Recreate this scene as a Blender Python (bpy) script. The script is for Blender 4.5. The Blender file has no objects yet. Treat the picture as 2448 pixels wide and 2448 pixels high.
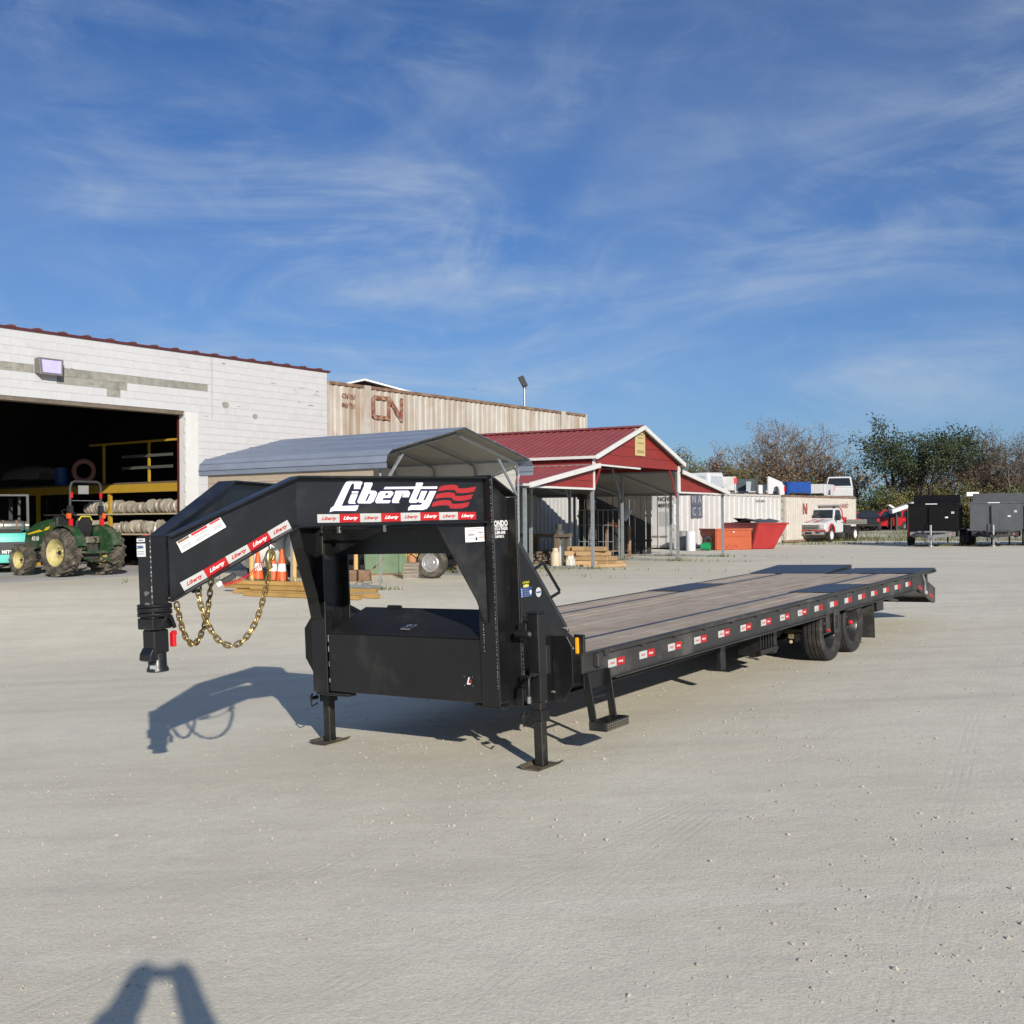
import bpy, bmesh, math, random
import numpy as np
from mathutils import Vector, Matrix
from math import sin, cos, tan, pi, radians, atan2, sqrt
random.seed(7)
S = bpy.context.scene
COL = S.collection
# ---------------------------------------------------------------- camera
PX = 2448.0; FPX = 2680.0; CAMZ = 1.67
upc = Vector((-.007, -1.0, .0052)).normalized()          # world up seen in camera axes (x right, y down, z forward)
fwc = (Vector((0, 0, 1)) - upc * upc.z).normalized()
rtc = fwc.cross(upc)
def c2w(v): v = Vector(v); return Vector((v.dot(rtc), v.dot(fwc), v.dot(upc)))
cam_d = bpy.data.cameras.new('camera'); cam = bpy.data.objects.new('camera', cam_d); COL.objects.link(cam)
cam_d.sensor_width = 36; cam_d.lens = 36 * FPX / PX; cam_d.clip_start = .05; cam_d.clip_end = 6000
ax, ay, az = c2w((1, 0, 0)), c2w((0, -1, 0)), c2w((0, 0, -1))
cam.matrix_world = Matrix(((ax.x, ay.x, az.x, 0), (ax.y, ay.y, az.y, 0), (ax.z, ay.z, az.z, CAMZ), (0, 0, 0, 1)))
S.camera = cam
# ---------------------------------------------------------------- sky, sun, exposure
ELEV = radians(20.8); SUNXY = Vector((.297, -.955)).normalized()
W = bpy.data.worlds.new('World'); S.world = W; W.use_nodes = True
wn = W.node_tree.nodes; wl = W.node_tree.links; wn.clear()
def N(nodes, t, **kw):
    n = nodes.new(t)
    for k, v in kw.items():
        if k.startswith('i_'):
            key = k[2:]; key = int(key) if key.isdigit() else key.replace('_', ' ')
            n.inputs[key].default_value = v
        else: setattr(n, k, v)
    return n
out = N(wn, 'ShaderNodeOutputWorld'); bg = N(wn, 'ShaderNodeBackground'); bg.inputs[1].default_value = .064
sky = N(wn, 'ShaderNodeTexSky', sky_type='NISHITA', sun_disc=False, sun_elevation=ELEV,
        sun_rotation=atan2(SUNXY.x, SUNXY.y), air_density=1.0, dust_density=.55, ozone_density=4.5, altitude=250)
tc = N(wn, 'ShaderNodeTexCoord'); sp = N(wn, 'ShaderNodeSeparateXYZ'); wl.new(tc.outputs['Generated'], sp.inputs[0])
def cloud(rot, scale, detail, lo, hi, dist, off, rough=.6):
    mp = N(wn, 'ShaderNodeMapping'); mp.inputs['Rotation'].default_value = tuple(radians(a) for a in rot); mp.inputs['Scale'].default_value = scale; mp.inputs['Location'].default_value = off
    nz = N(wn, 'ShaderNodeTexNoise', i_Scale=1.0, i_Detail=detail, i_Roughness=rough, i_Distortion=dist)
    mr = N(wn, 'ShaderNodeMapRange', interpolation_type='SMOOTHSTEP'); mr.inputs[1].default_value = lo; mr.inputs[2].default_value = hi
    wl.new(tc.outputs['Generated'], mp.inputs[0]); wl.new(mp.outputs[0], nz.inputs[0]); wl.new(nz.outputs[0], mr.inputs[0]); return mr.outputs[0]
def cmath(op, a, b, c=None):
    m = N(wn, 'ShaderNodeMath', operation=op)
    for k, q in enumerate((a, b, c)):
        if q is None: continue
        if isinstance(q, (int, float)): m.inputs[k].default_value = q
        else: wl.new(q, m.inputs[k])
    return m.outputs[0]
CO = (2.3, .4, .9)
ca = cloud((0, 20, 0), (1.9, 1.9, 3.4), 3, .30, .66, .5, CO)                            # where the cirrus lies
cbb = cloud((0, 22, 8), (2.8, 2.8, 12), 8, .36, .84, .9, (.7, 3.1, 1.2), .60)            # long diagonal wisps
cc = cloud((0, 52, 0), (7, 7, 14), 8, .42, .86, 1.2, (5.1, 2.2, .3), .62)                # small feathery tufts
veil = cloud((0, 10, 0), (1.2, 1.2, 3.2), 4, .28, .72, .4, (4.4, 1.1, 2.0))
low = N(wn, 'ShaderNodeMapRange', interpolation_type='SMOOTHSTEP'); low.inputs[1].default_value = .34; low.inputs[2].default_value = .0; low.inputs[3].default_value = .0; low.inputs[4].default_value = .15; wl.new(sp.outputs[2], low.inputs[0])
wsum = cmath('MULTIPLY_ADD', cbb, .74, cmath('MULTIPLY', cc, .44)); cl_ = cmath('MULTIPLY', wsum, ca); m5o = cmath('MINIMUM', cmath('ADD', low.outputs[0], cmath('MULTIPLY_ADD', veil, .11, cl_)), .62)
tint = N(wn, 'ShaderNodeMix', data_type='RGBA', blend_type='MULTIPLY'); tint.inputs[0].default_value = 1
wl.new(sky.outputs[0], tint.inputs[6]); tint.inputs[7].default_value = (.63, .93, 1.32, 1)
mx = N(wn, 'ShaderNodeMix', data_type='RGBA'); wl.new(m5o, mx.inputs[0]); wl.new(tint.outputs[2], mx.inputs[6])
mx.inputs[7].default_value = (7.4, 8.8, 10.4, 1)
wl.new(mx.outputs[2], bg.inputs[0]); wl.new(bg.outputs[0], out.inputs[0])
sun_d = bpy.data.lights.new('sun', 'SUN'); sun = bpy.data.objects.new('sun', sun_d); COL.objects.link(sun)
sun_d.energy = 5.0; sun_d.angle = radians(.53); sun_d.color = (1.0, .925, .80)
tosun = Vector((SUNXY.x * cos(ELEV), SUNXY.y * cos(ELEV), sin(ELEV)))
sun.rotation_euler = tosun.to_track_quat('Z', 'Y').to_euler(); sun.location = tosun * 60
S.view_settings.view_transform = 'Standard'; S.view_settings.look = 'None'
S.view_settings.exposure = .07; S.view_settings.gamma = 1.0; S.view_settings.use_curve_mapping = False
S.render.engine = 'CYCLES'; S.cycles.use_denoising = True; S.cycles.max_bounces = 4; S.cycles.use_adaptive_sampling = True; S.cycles.adaptive_threshold = .025
S.cycles.caustics_reflective = False; S.cycles.caustics_refractive = False
# ---------------------------------------------------------------- materials
MATS = {}
def M(name, col, rough=.6, metal=0., var=.12, scale=6., bump=0., bscale=40., dirt=None, damt=.3, dscale=3., streak=None, samt=.4, sscale=6., coat=0., emit=None, rand=0.):
    if name in MATS: return MATS[name]
    m = bpy.data.materials.new(name); m.use_nodes = True; n = m.node_tree.nodes; l = m.node_tree.links; MATS[name] = m
    b = n['Principled BSDF']; b.inputs['Roughness'].default_value = rough; b.inputs['Metallic'].default_value = metal
    if coat: b.inputs['Coat Weight'].default_value = coat; b.inputs['Coat Roughness'].default_value = .08
    t = N(n, 'ShaderNodeTexCoord'); oi = N(n, 'ShaderNodeObjectInfo')
    va = N(n, 'ShaderNodeVectorMath', operation='MULTIPLY_ADD'); l.new(oi.outputs['Random'], va.inputs[0]); va.inputs[1].default_value = (37, 51, 23)
    l.new(t.outputs['Object'], va.inputs[2]); vec = va.outputs[0]
    nz = N(n, 'ShaderNodeTexNoise', i_Scale=scale, i_Detail=5.0, i_Roughness=.6); l.new(vec, nz.inputs['Vector'])
    mr = N(n, 'ShaderNodeMapRange'); mr.inputs[1].default_value = .25; mr.inputs[2].default_value = .75
    mr.inputs[3].default_value = 1 - var; mr.inputs[4].default_value = 1 + var; l.new(nz.outputs[0], mr.inputs[0])
    val = mr.outputs[0]
    if rand:
        r2 = N(n, 'ShaderNodeMapRange'); r2.inputs[3].default_value = 1 - rand; r2.inputs[4].default_value = 1 + rand; l.new(oi.outputs['Random'], r2.inputs[0])
        mm = N(n, 'ShaderNodeMath', operation='MULTIPLY'); l.new(val, mm.inputs[0]); l.new(r2.outputs[0], mm.inputs[1]); val = mm.outputs[0]
    sc = N(n, 'ShaderNodeVectorMath', operation='SCALE'); sc.inputs[0].default_value = col; l.new(val, sc.inputs['Scale']); color = sc.outputs[0]
    def mixin(fac, c):
        nonlocal color
        x = N(n, 'ShaderNodeMix', data_type='RGBA'); l.new(fac, x.inputs[0]); l.new(color, x.inputs[6]); x.inputs[7].default_value = (*c, 1); color = x.outputs[2]
    if dirt:
        d = N(n, 'ShaderNodeTexNoise', i_Scale=dscale, i_Detail=8.0, i_Roughness=.65); l.new(vec, d.inputs['Vector'])
        r = N(n, 'ShaderNodeMapRange'); r.inputs[1].default_value = .62 - damt * .3; r.inputs[2].default_value = .78 - damt * .1; r.inputs[4].default_value = min(1, damt * 2)
        l.new(d.outputs[0], r.inputs[0]); mixin(r.outputs[0], dirt)
    if streak:
        mp = N(n, 'ShaderNodeMapping'); mp.inputs['Scale'].default_value = (sscale, sscale, sscale * .07); l.new(vec, mp.inputs[0])
        d = N(n, 'ShaderNodeTexNoise', i_Scale=1.0, i_Detail=6.0, i_Roughness=.6); l.new(mp.outputs[0], d.inputs['Vector'])
        r = N(n, 'ShaderNodeMapRange'); r.inputs[1].default_value = .66 - samt * .25; r.inputs[2].default_value = .80 - samt * .1; r.inputs[4].default_value = min(1, samt * 1.6)
        l.new(d.outputs[0], r.inputs[0]); mixin(r.outputs[0], streak)
    l.new(color, b.inputs['Base Color'])
    rr = N(n, 'ShaderNodeMapRange'); rr.inputs[3].default_value = max(.05, rough - .1); rr.inputs[4].default_value = min(1, rough + .1); l.new(nz.outputs[0], rr.inputs[0]); l.new(rr.outputs[0], b.inputs['Roughness'])
    if bump:
        z = N(n, 'ShaderNodeTexNoise', i_Scale=bscale, i_Detail=4.0); l.new(vec, z.inputs['Vector'])
        bp = N(n, 'ShaderNodeBump', i_Strength=min(1, bump), i_Distance=.01); l.new(z.outputs[0], bp.inputs['Height']); l.new(bp.outputs[0], b.inputs['Normal'])
    if emit: b.inputs['Emission Color'].default_value = (*emit[0], 1); b.inputs['Emission Strength'].default_value = emit[1]
    return m
def glass(name, col=(.03, .04, .05), rough=.08):
    if name in MATS: return MATS[name]
    m = M(name, col, rough, 0, .05, 2); m.node_tree.nodes['Principled BSDF'].inputs['Specular IOR Level'].default_value = .9; return m
black = M('black_paint', (.009, .0095, .0105), .34, 0, .3, 1.6, dirt=(.060, .057, .052), damt=.30, dscale=2.2, bump=.10, bscale=6)
blackt = M('black_trim', (.010, .010, .011), .5, 0, .2, 8)
lidm = M('lid_tread', (.012, .0122, .013), .62, 0, .3, 2, dirt=(.05, .048, .044), damt=.3, dscale=2, bump=.5, bscale=55)
lidm.node_tree.nodes['Principled BSDF'].inputs['Specular IOR Level'].default_value = .25
railm = M('rail_paint', (.036, .035, .034), .5, 0, .25, 3, dirt=(.15, .14, .125), damt=.36, dscale=1.3)
weldm = M('weld_bead', (.30, .30, .30), .35, .8, .3, 60)
plank = M('deck_wood', (.43, .35, .275), .85, 0, .22, 2.5, dirt=(.49, .435, .37), damt=.55, dscale=3.2, bump=.3, bscale=50, rand=.06)
plank.node_tree.nodes['Principled BSDF'].inputs['Specular IOR Level'].default_value = .15
tread = M('checker_steel', (.035, .042, .055), .42, .2, .2, 6, dirt=(.20, .19, .17), damt=.18, dscale=2.0)
rubber = M('rubber', (.020, .019, .018), .75, 0, .2, 10, dirt=(.11, .10, .09), damt=.35, dscale=4)
zinc = M('zinc', (.62, .62, .60), .3, .9, .15, 20)
gold = M('yellow_zinc', (.42, .30, .12), .34, .85, .35, 30)
redtape = M('red_reflective', (.46, .010, .012), .4, 0, .06, 20)
whitetape = M('white_reflective', (.50, .51, .50), .4, 0, .05, 20)
decalw = M('white_vinyl', (.80, .80, .80), .45, 0, .03, 6)
decalr = M('red_vinyl', (.36, .016, .022), .45, 0, .05, 6)
decaln = M('navy_vinyl', (.02, .02, .10), .45, 0, .05, 6)
decalk = M('black_ink', (.02, .02, .022), .6, 0, .05, 6)
decalg = M('grey_ink', (.20, .20, .21), .6, 0, .1, 30)
decalb = M('blue_ink', (.02, .06, .22), .5, 0, .1, 20)
decaly = M('yellow_ink', (.65, .55, .03), .5, 0, .05, 20)
redpl = M('red_plastic', (.62, .012, .02), .4, 0, .08, 10)
amber = M('amber_lens', (.75, .33, .01), .25, 0, .05, 30)
gal = M('galvanized', (.25, .275, .30), .5, .2, .18, 9)
chrome = M('chrome', (.65, .65, .65), .15, 1., .05, 5)
whitep = M('white_paint', (.60, .61, .62), .35, 0, .05, 3, dirt=(.45, .42, .38), damt=.15, dscale=1.5)
redp = M('red_paint', (.46, .014, .018), .32, 0, .1, 3, coat=.3)
bluep = M('blue_paint', (.012, .06, .28), .3, 0, .1, 3, coat=.3)
silverp = M('silver_paint', (.42, .42, .42), .35, .5, .08, 3)
greyp = M('grey_paint', (.085, .09, .10), .45, 0, .12, 3, dirt=(.16, .15, .14), damt=.15)
darkp = M('dark_plastic', (.018, .018, .02), .6, 0, .2, 10)
greenp = M('tractor_green', (.016, .060, .022), .5, 0, .25, 5, dirt=(.15, .14, .105), damt=.46, dscale=3)
yellowp = M('tractor_yellow', (.47, .41, .17), .6, 0, .15, 8, dirt=(.27, .235, .16), damt=.42, dscale=6)
mudtyre = M('muddy_tyre', (.045, .040, .034), .9, 0, .25, 8, dirt=(.21, .18, .135), damt=.62, dscale=5, bump=.4, bscale=50)
yellowb = M('yellow_beam', (.42, .26, .03), .5, 0, .12, 3, dirt=(.22, .15, .05), damt=.2)
wallw = M('white_block_paint', (.53, .54, .555), .8, 0, .05, 3, streak=(.40, .39, .36), samt=.22, sscale=4, dirt=(.36, .35, .33), damt=.20, dscale=1.1, bump=.35, bscale=70, rand=.012)
blockg = M('bare_block', (.27, .265, .235), .9, 0, .28, 5, streak=(.12, .12, .11), samt=.35, sscale=9, bump=.5, bscale=80, rand=.14)
mortar = M('wall_backing', (.46, .46, .46), .9, 0, .15, 5)
concrete = M('floor_concrete', (.46, .46, .46), .85, 0, .12, .8, dirt=(.37, .365, .36), damt=.4, dscale=.6, bump=.2, bscale=60)
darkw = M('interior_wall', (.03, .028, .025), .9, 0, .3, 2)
maroon = M('maroon_trim', (.10, .022, .022), .5, 0, .2, 4)
cport = M('carport_blue_steel', (.235, .275, .36), .5, .12, .10, 2, dirt=(.16, .18, .22), damt=.18, dscale=1.2)
cportin = M('carport_underside', (.42, .43, .43), .6, .1, .12, 2)
beige = M('beige_siding', (.40, .33, .25), .6, 0, .08, 3)
redroof = M('red_roof_steel', (.26, .055, .050), .5, 0, .10, 2.5, dirt=(.33, .12, .11), damt=.25, dscale=1)
redside = M('red_siding', (.25, .026, .020), .5, 0, .10, 2.5)
trimw = M('white_trim', (.64, .64, .63), .5, 0, .05, 3)
rustc = M('cream_container', (.47, .445, .40), .7, 0, .12, 2, dirt=(.30, .15, .06), damt=.26, dscale=.9, streak=(.27, .19, .12), samt=.75, sscale=2.2)
rustdk = M('rusty_rail', (.20, .12, .075), .85, 0, .35, 3, dirt=(.32, .27, .20), damt=.4)
rustred = M('rust_lettering', (.20, .062, .030), .85, 0, .4, 5, dirt=(.44, .37, .30), damt=.62, dscale=7)
whitec = M('white_container', (.52, .51, .50), .6, 0, .08, 2, dirt=(.36, .31, .26), damt=.16, dscale=1.2, streak=(.40, .33, .26), samt=.16, sscale=3)
orangep = M('orange_dumpster_paint', (.40, .078, .024), .55, 0, .14, 2.5, dirt=(.22, .05, .025), damt=.28, dscale=3)
redd = M('red_dumpster_paint', (.32, .014, .012), .42, 0, .14, 2.5, dirt=(.17, .035, .02), damt=.25, dscale=2)
tealp = M('teal_paint', (.10, .52, .47), .45, 0, .1, 4, dirt=(.10, .16, .14), damt=.2, dscale=3)
alu = M('aluminium', (.52, .52, .50), .32, .85, .12, 12)
rimm = M('dusty_steel_rim', (.36, .33, .28), .55, .3, .2, 8, dirt=(.20, .165, .12), damt=.4, dscale=6, rand=.15)
lumber = M('fresh_lumber', (.38, .25, .13), .75, 0, .2, 3, streak=(.36, .20, .08), samt=.3, sscale=8, rand=.14)
lumberd = M('treated_lumber', (.36, .22, .07), .8, 0, .25, 3, rand=.15)
conew = M('orange_cone', (.75, .11, .02), .5, 0, .08, 5)
tankw = M('tank_white', (.60, .60, .57), .45, 0, .1, 3, dirt=(.35, .31, .26), damt=.25)
poste = M('yellow_post', (.60, .38, .14), .7, 0, .15, 6)
barkm = M('bark', (.13, .10, .078), .95, 0, .3, 8)
barkd = M('dark_bark', (.045, .038, .032), .95, 0, .3, 8)
weath = M('weathered_wood', (.14, .105, .075), .9, 0, .3, 3, rand=.2)
# ---------------------------------------------------------------- mesh helpers
class MB:
    def __init__(s): s.v = []; s.f = []
    def add(s, vs, fs):
        k = len(s.v); s.v += [tuple(p) for p in vs]; s.f += [tuple(i + k for i in f) for f in fs]; return s
    def box(s, x0, x1, y0, y1, z0, z1):
        return s.add([(x0, y0, z0), (x1, y0, z0), (x1, y1, z0), (x0, y1, z0), (x0, y0, z1), (x1, y0, z1), (x1, y1, z1), (x0, y1, z1)],
                     [(0, 3, 2, 1), (4, 5, 6, 7), (0, 1, 5, 4), (1, 2, 6, 5), (2, 3, 7, 6), (3, 0, 4, 7)])
    def hexa(s, p):                      # 8 corners: bottom ring, top ring
        return s.add(p, [(0, 3, 2, 1), (4, 5, 6, 7), (0, 1, 5, 4), (1, 2, 6, 5), (2, 3, 7, 6), (3, 0, 4, 7)])
    def bar(s, p, q, w, h, up=(0, 0, 1)):
        p, q = Vector(p), Vector(q); d = (q - p).normalized(); a = d.cross(Vector(up))
        if a.length < 1e-4: a = d.cross(Vector((1, 0, 0)))
        a.normalize(); b = a.cross(d); a *= w / 2; b *= h / 2
        return s.hexa([p - a - b, p + a - b, q + a - b, q - a - b, p - a + b, p + a + b, q + a + b, q - a + b])
    def prism(s, poly, plane, c0, c1):
        def P(a, b, c): return {'xz': (a, c, b), 'xy': (a, b, c), 'yz': (c, a, b)}[plane]
        n = len(poly); return s.add([P(a, b, c0) for a, b in poly] + [P(a, b, c1) for a, b in poly],
            [tuple(range(n))[::-1], tuple(range(n, 2 * n))] + [(i, (i + 1) % n, n + (i + 1) % n, n + i) for i in range(n)])
    def loft(s, rings, close=True, caps=True):
        n = len(rings[0]); vs = [p for r in rings for p in r]; fs = []
        for k in range(len(rings) - 1):
            for i in range(n if close else n - 1):
                j = (i + 1) % n; fs.append((k * n + i, k * n + j, (k + 1) * n + j, (k + 1) * n + i))
        if caps and close: fs += [tuple(range(n))[::-1], tuple(range((len(rings) - 1) * n, len(rings) * n))]
        return s.add(vs, fs)
    def tube(s, pts, r, n=8, caps=True):
        pts = [Vector(p) for p in pts]; rr = r if isinstance(r, (list, tuple)) else [r] * len(pts); rings = []; ref = None
        for i, p in enumerate(pts):
            d = (pts[min(i + 1, len(pts) - 1)] - pts[max(i - 1, 0)]).normalized()
            if ref is None: ref = Vector((0, 0, 1)) if abs(d.z) < .9 else Vector((1, 0, 0))
            a = d.cross(ref).normalized(); b = a.cross(d); ref = b
            rings.append([p + (a * cos(t) + b * sin(t)) * rr[i] for t in [2 * pi * k / n for k in range(n)]])
        return s.loft(rings, True, caps)
    def cyl(s, p, q, r, n=16, r2=None): return s.tube([p, q], [r, r if r2 is None else r2], n)
    def lathe(s, prof, o=(0, 0, 0), ax=(0, 0, 1), n=24, closed=False):
        o = Vector(o); ax = Vector(ax).normalized(); a = ax.orthogonal().normalized(); b = ax.cross(a); rings = []
        for r, h in prof: rings.append([o + ax * h + (a * cos(t) + b * sin(t)) * r for t in [2 * pi * k / n for k in range(n)]])
        if closed: rings.append(rings[0])
        return s.loft(rings, True, not closed)
    def build(s, name, mat, parent=None, smooth=None, bevel=0, label=None):
        me = bpy.data.meshes.new(name); me.from_pydata(s.v, [], s.f); me.materials.append(mat)
        bm = bmesh.new(); bm.from_mesh(me); bmesh.ops.recalc_face_normals(bm, faces=bm.faces); bm.to_mesh(me); bm.free()
        if smooth: me.shade_smooth(); me.set_sharp_from_angle(angle=radians(smooth))
        o = bpy.data.objects.new(name, me); COL.objects.link(o)
        if parent: o.parent = parent
        if bevel: b = o.modifiers.new('bevel', 'BEVEL'); b.width = bevel; b.segments = 1; b.limit_method = 'ANGLE'; b.angle_limit = radians(50)
        if label: o['label'] = label
        return o
def B(name, mat, parent, *b, bevel=0): return MB().box(*b).build(name, mat, parent, bevel=bevel)
def tag(o, label, cat=None, group=None, kind=None):
    o['label'] = label
    if cat: o['category'] = cat
    if group: o['group'] = group
    if kind or cat: o['kind'] = kind or 'thing'
    return o
def thing(name, label, cat, loc=(0, 0, 0), rz=0, group=None):
    o = bpy.data.objects.new(name, None); COL.objects.link(o); o.location = loc; o.rotation_euler = (0, 0, rz); o.empty_display_size = .2
    return tag(o, label, cat, group)
def copy_tree(o, parent=None):
    c = o.copy(); COL.objects.link(c); c.parent = parent
    for ch in [x for x in COL.objects if x.parent == o]: copy_tree(ch, c)
    return c
def place(o, e1, e2, p):                 # put a flat object's x along e1, y along e2 at p (parent space)
    e1 = Vector(e1).normalized(); n = e1.cross(Vector(e2)).normalized(); e2 = n.cross(e1)
    o.matrix_basis = Matrix(((e1.x, e2.x, n.x, p[0]), (e1.y, e2.y, n.y, p[1]), (e1.z, e2.z, n.z, p[2]), (0, 0, 0, 1))); return o
def text(body, size, mat, parent, p, e1, e2=(0, 0, 1), shear=0, bold=0, align='CENTER', name='lettering', wscale=1., ext=.0008):
    c = bpy.data.curves.new(name, 'FONT'); c.body = body; c.size = size; c.shear = shear; c.offset = bold; c.extrude = ext
    c.align_x = align; c.align_y = 'CENTER'; c.resolution_u = 2; c.materials.append(mat)
    o = bpy.data.objects.new(name, c); COL.objects.link(o); o.parent = parent; place(o, e1, e2, p)
    if wscale != 1: o.matrix_basis = o.matrix_basis @ Matrix.Diagonal((wscale, 1, 1, 1))
    return o
def decal(w, h, mat, parent, p, e1, e2=(0, 0, 1), name='sticker', t=.0015):
    o = MB().box(-w / 2, w / 2, -h / 2, h / 2, 0, t).build(name, mat, parent); return place(o, e1, e2, p)
def curve2d(polys, mat, parent, p, e1, e2, name, ext=.001, offset=0):
    c = bpy.data.curves.new(name, 'CURVE'); c.dimensions = '2D'; c.fill_mode = 'BOTH'; c.extrude = ext; c.offset = offset; c.materials.append(mat)
    for poly in polys:
        sp_ = c.splines.new('POLY'); sp_.points.add(len(poly) - 1); sp_.use_cyclic_u = True
        for q, (a, b) in zip(sp_.points, poly): q.co = (a, b, 0, 1)
    o = bpy.data.objects.new(name, c); COL.objects.link(o); o.parent = parent; return place(o, e1, e2, p)
# ---------------------------------------------------------------- ground shape
def smooth01(a, b, x):
    t = max(0., min(1., (x - a) / (b - a))); return t * t * (3 - 2 * t)
UPW = c2w((-.0389704, -.9992403, -.00036972)).normalized()      # the slightly tilted plane the trailer stands on
OW = c2w((-.72889709, 1.97654537, 9.09232234)) + Vector((0, 0, CAMZ))
BW = c2w((.57228903, -.02262258, .81973989)).normalized()
def z_near(x, y): return OW.z - (UPW.x * (x - OW.x) + UPW.y * (y - OW.y)) / UPW.z
def gz(x, y):
    w = 1 - smooth01(15.5, 25, y); x2 = max(-14, min(14, x)); zn = z_near(x2, y)
    zf = .18 + .16 * smooth01(66, 104, y) + .035 * smooth01(-5, -9, x) * smooth01(19, 26, y) * (1 - smooth01(45, 60, y))
    return zn * w + zf * (1 - w) - .00
# ---------------------------------------------------------------- ground
def axis(vals): return sorted(set(round(v, 3) for v in vals))
def gravel_mat():
    m = bpy.data.materials.new('gravel'); m.use_nodes = True; n = m.node_tree.nodes; l = m.node_tree.links
    b = n['Principled BSDF']; b.inputs['Roughness'].default_value = .95; b.inputs['Specular IOR Level'].default_value = .15
    g = N(n, 'ShaderNodeNewGeometry'); pos = g.outputs['Position']
    def noise(scale, detail=6., rough=.6, vec=pos, dist=0.):
        z = N(n, 'ShaderNodeTexNoise', i_Scale=scale, i_Detail=detail, i_Roughness=rough, i_Distortion=dist); l.new(vec, z.inputs['Vector']); return z.outputs[0]
    def rng(v, a, c, d, e):
        r = N(n, 'ShaderNodeMapRange'); r.inputs[1].default_value = a; r.inputs[2].default_value = c; r.inputs[3].default_value = d; r.inputs[4].default_value = e; l.new(v, r.inputs[0]); return r.outputs[0]
    def mix(f, a, c, bt='MIX'):
        x = N(n, 'ShaderNodeMix', data_type='RGBA', blend_type=bt)
        if isinstance(f, float): x.inputs[0].default_value = f
        else: l.new(f, x.inputs[0])
        for i, q in ((6, a), (7, c)):
            if isinstance(q, tuple): x.inputs[i].default_value = (*q, 1)
            else: l.new(q, x.inputs[i])
        return x.outputs[2]
    c = mix(rng(noise(.35, 5), .35, .65, 0, 1), (.675, .63, .50), (.77, .73, .60))
    c = mix(rng(noise(2.2, 4), .45, .75, 0, .5), c, (.57, .525, .45))
    # long soft wheel tracks that sweep across the lot
    def track(rot, sx, sy, lo, hi, amt, colr, off=(0, 0, 0)):
        nonlocal c
        mp = N(n, 'ShaderNodeMapping'); mp.inputs['Rotation'].default_value = (0, 0, radians(rot)); mp.inputs['Scale'].default_value = (sx, sy, .3); mp.inputs['Location'].default_value = off
        l.new(pos, mp.inputs[0]); c = mix(rng(noise(1., 3, .55, mp.outputs[0]), lo, hi, 0, amt), c, colr); return mp.outputs[0]
    t1 = track(-35, .12, 1.9, .52, .68, .40, (.53, .49, .42)); t2 = track(-52, .10, 2.6, .52, .70, .40, (.82, .775, .69), (3, 8, 0))
    track(20, .10, 1.6, .55, .72, .30, (.53, .48, .41), (9, 1, 0))
    c = mix(rng(noise(60, 3, .7), .40, .70, 0, .6), c, (.47, .435, .375))
    c = mix(rng(noise(150, 1, .7), .55, .80, 0, .5), c, (.86, .82, .74))
    c = mix(rng(noise(14, 5, .75), .58, .76, 0, .55), c, (.48, .44, .38))
    # tyre marks: a few parallel ribs pressed into the limestone along straight runs
    wob = noise(.12, 1); brk = rng(noise(.8, 4, .65), .42, .68, 0, 1); rib_h = []
    def mth(op, a, b_=None, c_=None):
        m_ = N(n, 'ShaderNodeMath', operation=op)
        for k, q in enumerate((a, b_, c_)):
            if q is None: continue
            if isinstance(q, (int, float)): m_.inputs[k].default_value = q
            else: l.new(q, m_.inputs[k])
        return m_.outputs[0]
    for nx_, ny_, c0 in ((.865, -.5, -4.09), (.865, -.5, -2.45), (.90, -.436, -.61), (.90, -.436, 1.05), (.8, -.6, -3.45)):
        dt = N(n, 'ShaderNodeVectorMath', operation='DOT_PRODUCT'); l.new(pos, dt.inputs[0]); dt.inputs[1].default_value = (nx_, ny_, 0)
        d_ = mth('MULTIPLY_ADD', wob, .5, mth('SUBTRACT', dt.outputs['Value'], c0 + .25)); band = rng(mth('ABSOLUTE', d_), .12, .08, 0, 1)
        rib = mth('MULTIPLY', mth('MULTIPLY', rng(mth('SINE', mth('MULTIPLY', d_, 118.)), -.2, .9, 0, 1), band), brk); rib_h.append(rib)
        c = mix(mth('MULTIPLY', rib, .16), c, (.46, .43, .375)); c = mix(mth('MULTIPLY', mth('MULTIPLY', band, brk), .12), c, (.56, .53, .47))
    ribs = rib_h[0]
    for r_ in rib_h[1:]: ribs = mth('ADD', ribs, r_)
    # weedy dirt farther back
    sx = N(n, 'ShaderNodeSeparateXYZ'); l.new(pos, sx.inputs[0])
    far = rng(sx.outputs[1], 52, 85, 0, 1); wz = rng(noise(.25, 6), .42, .62, 0, .8)
    fm = N(n, 'ShaderNodeMath', operation='MULTIPLY'); l.new(far, fm.inputs[0]); l.new(wz, fm.inputs[1])
    c = mix(fm.outputs[0], c, (.23, .215, .145))
    l.new(c, b.inputs['Base Color'])
    h = N(n, 'ShaderNodeMath', operation='MULTIPLY_ADD', i_1=.5); l.new(noise(55, 2, .75), h.inputs[0]); l.new(noise(7, 3, .7), h.inputs[2])
    h2 = N(n, 'ShaderNodeMath', operation='MULTIPLY_ADD', i_1=.22); l.new(noise(1., 2, .55, t1), h2.inputs[0]); l.new(h.outputs[0], h2.inputs[2])
    h3 = mth('MULTIPLY_ADD', ribs, -.16, h2.outputs[0]); bp = N(n, 'ShaderNodeBump', i_Strength=.30, i_Distance=.018); l.new(h3, bp.inputs['Height']); l.new(bp.outputs[0], b.inputs['Normal'])
    return m
gm = gravel_mat()
xs = axis([-3000, -1500, -800, -400, -200, -120, -80, -60] + [i * 2. for i in range(-25, 26)] + [i * .5 for i in range(-30, 31)] + [60, 80, 120, 200, 400, 800, 1500, 3000])
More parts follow.
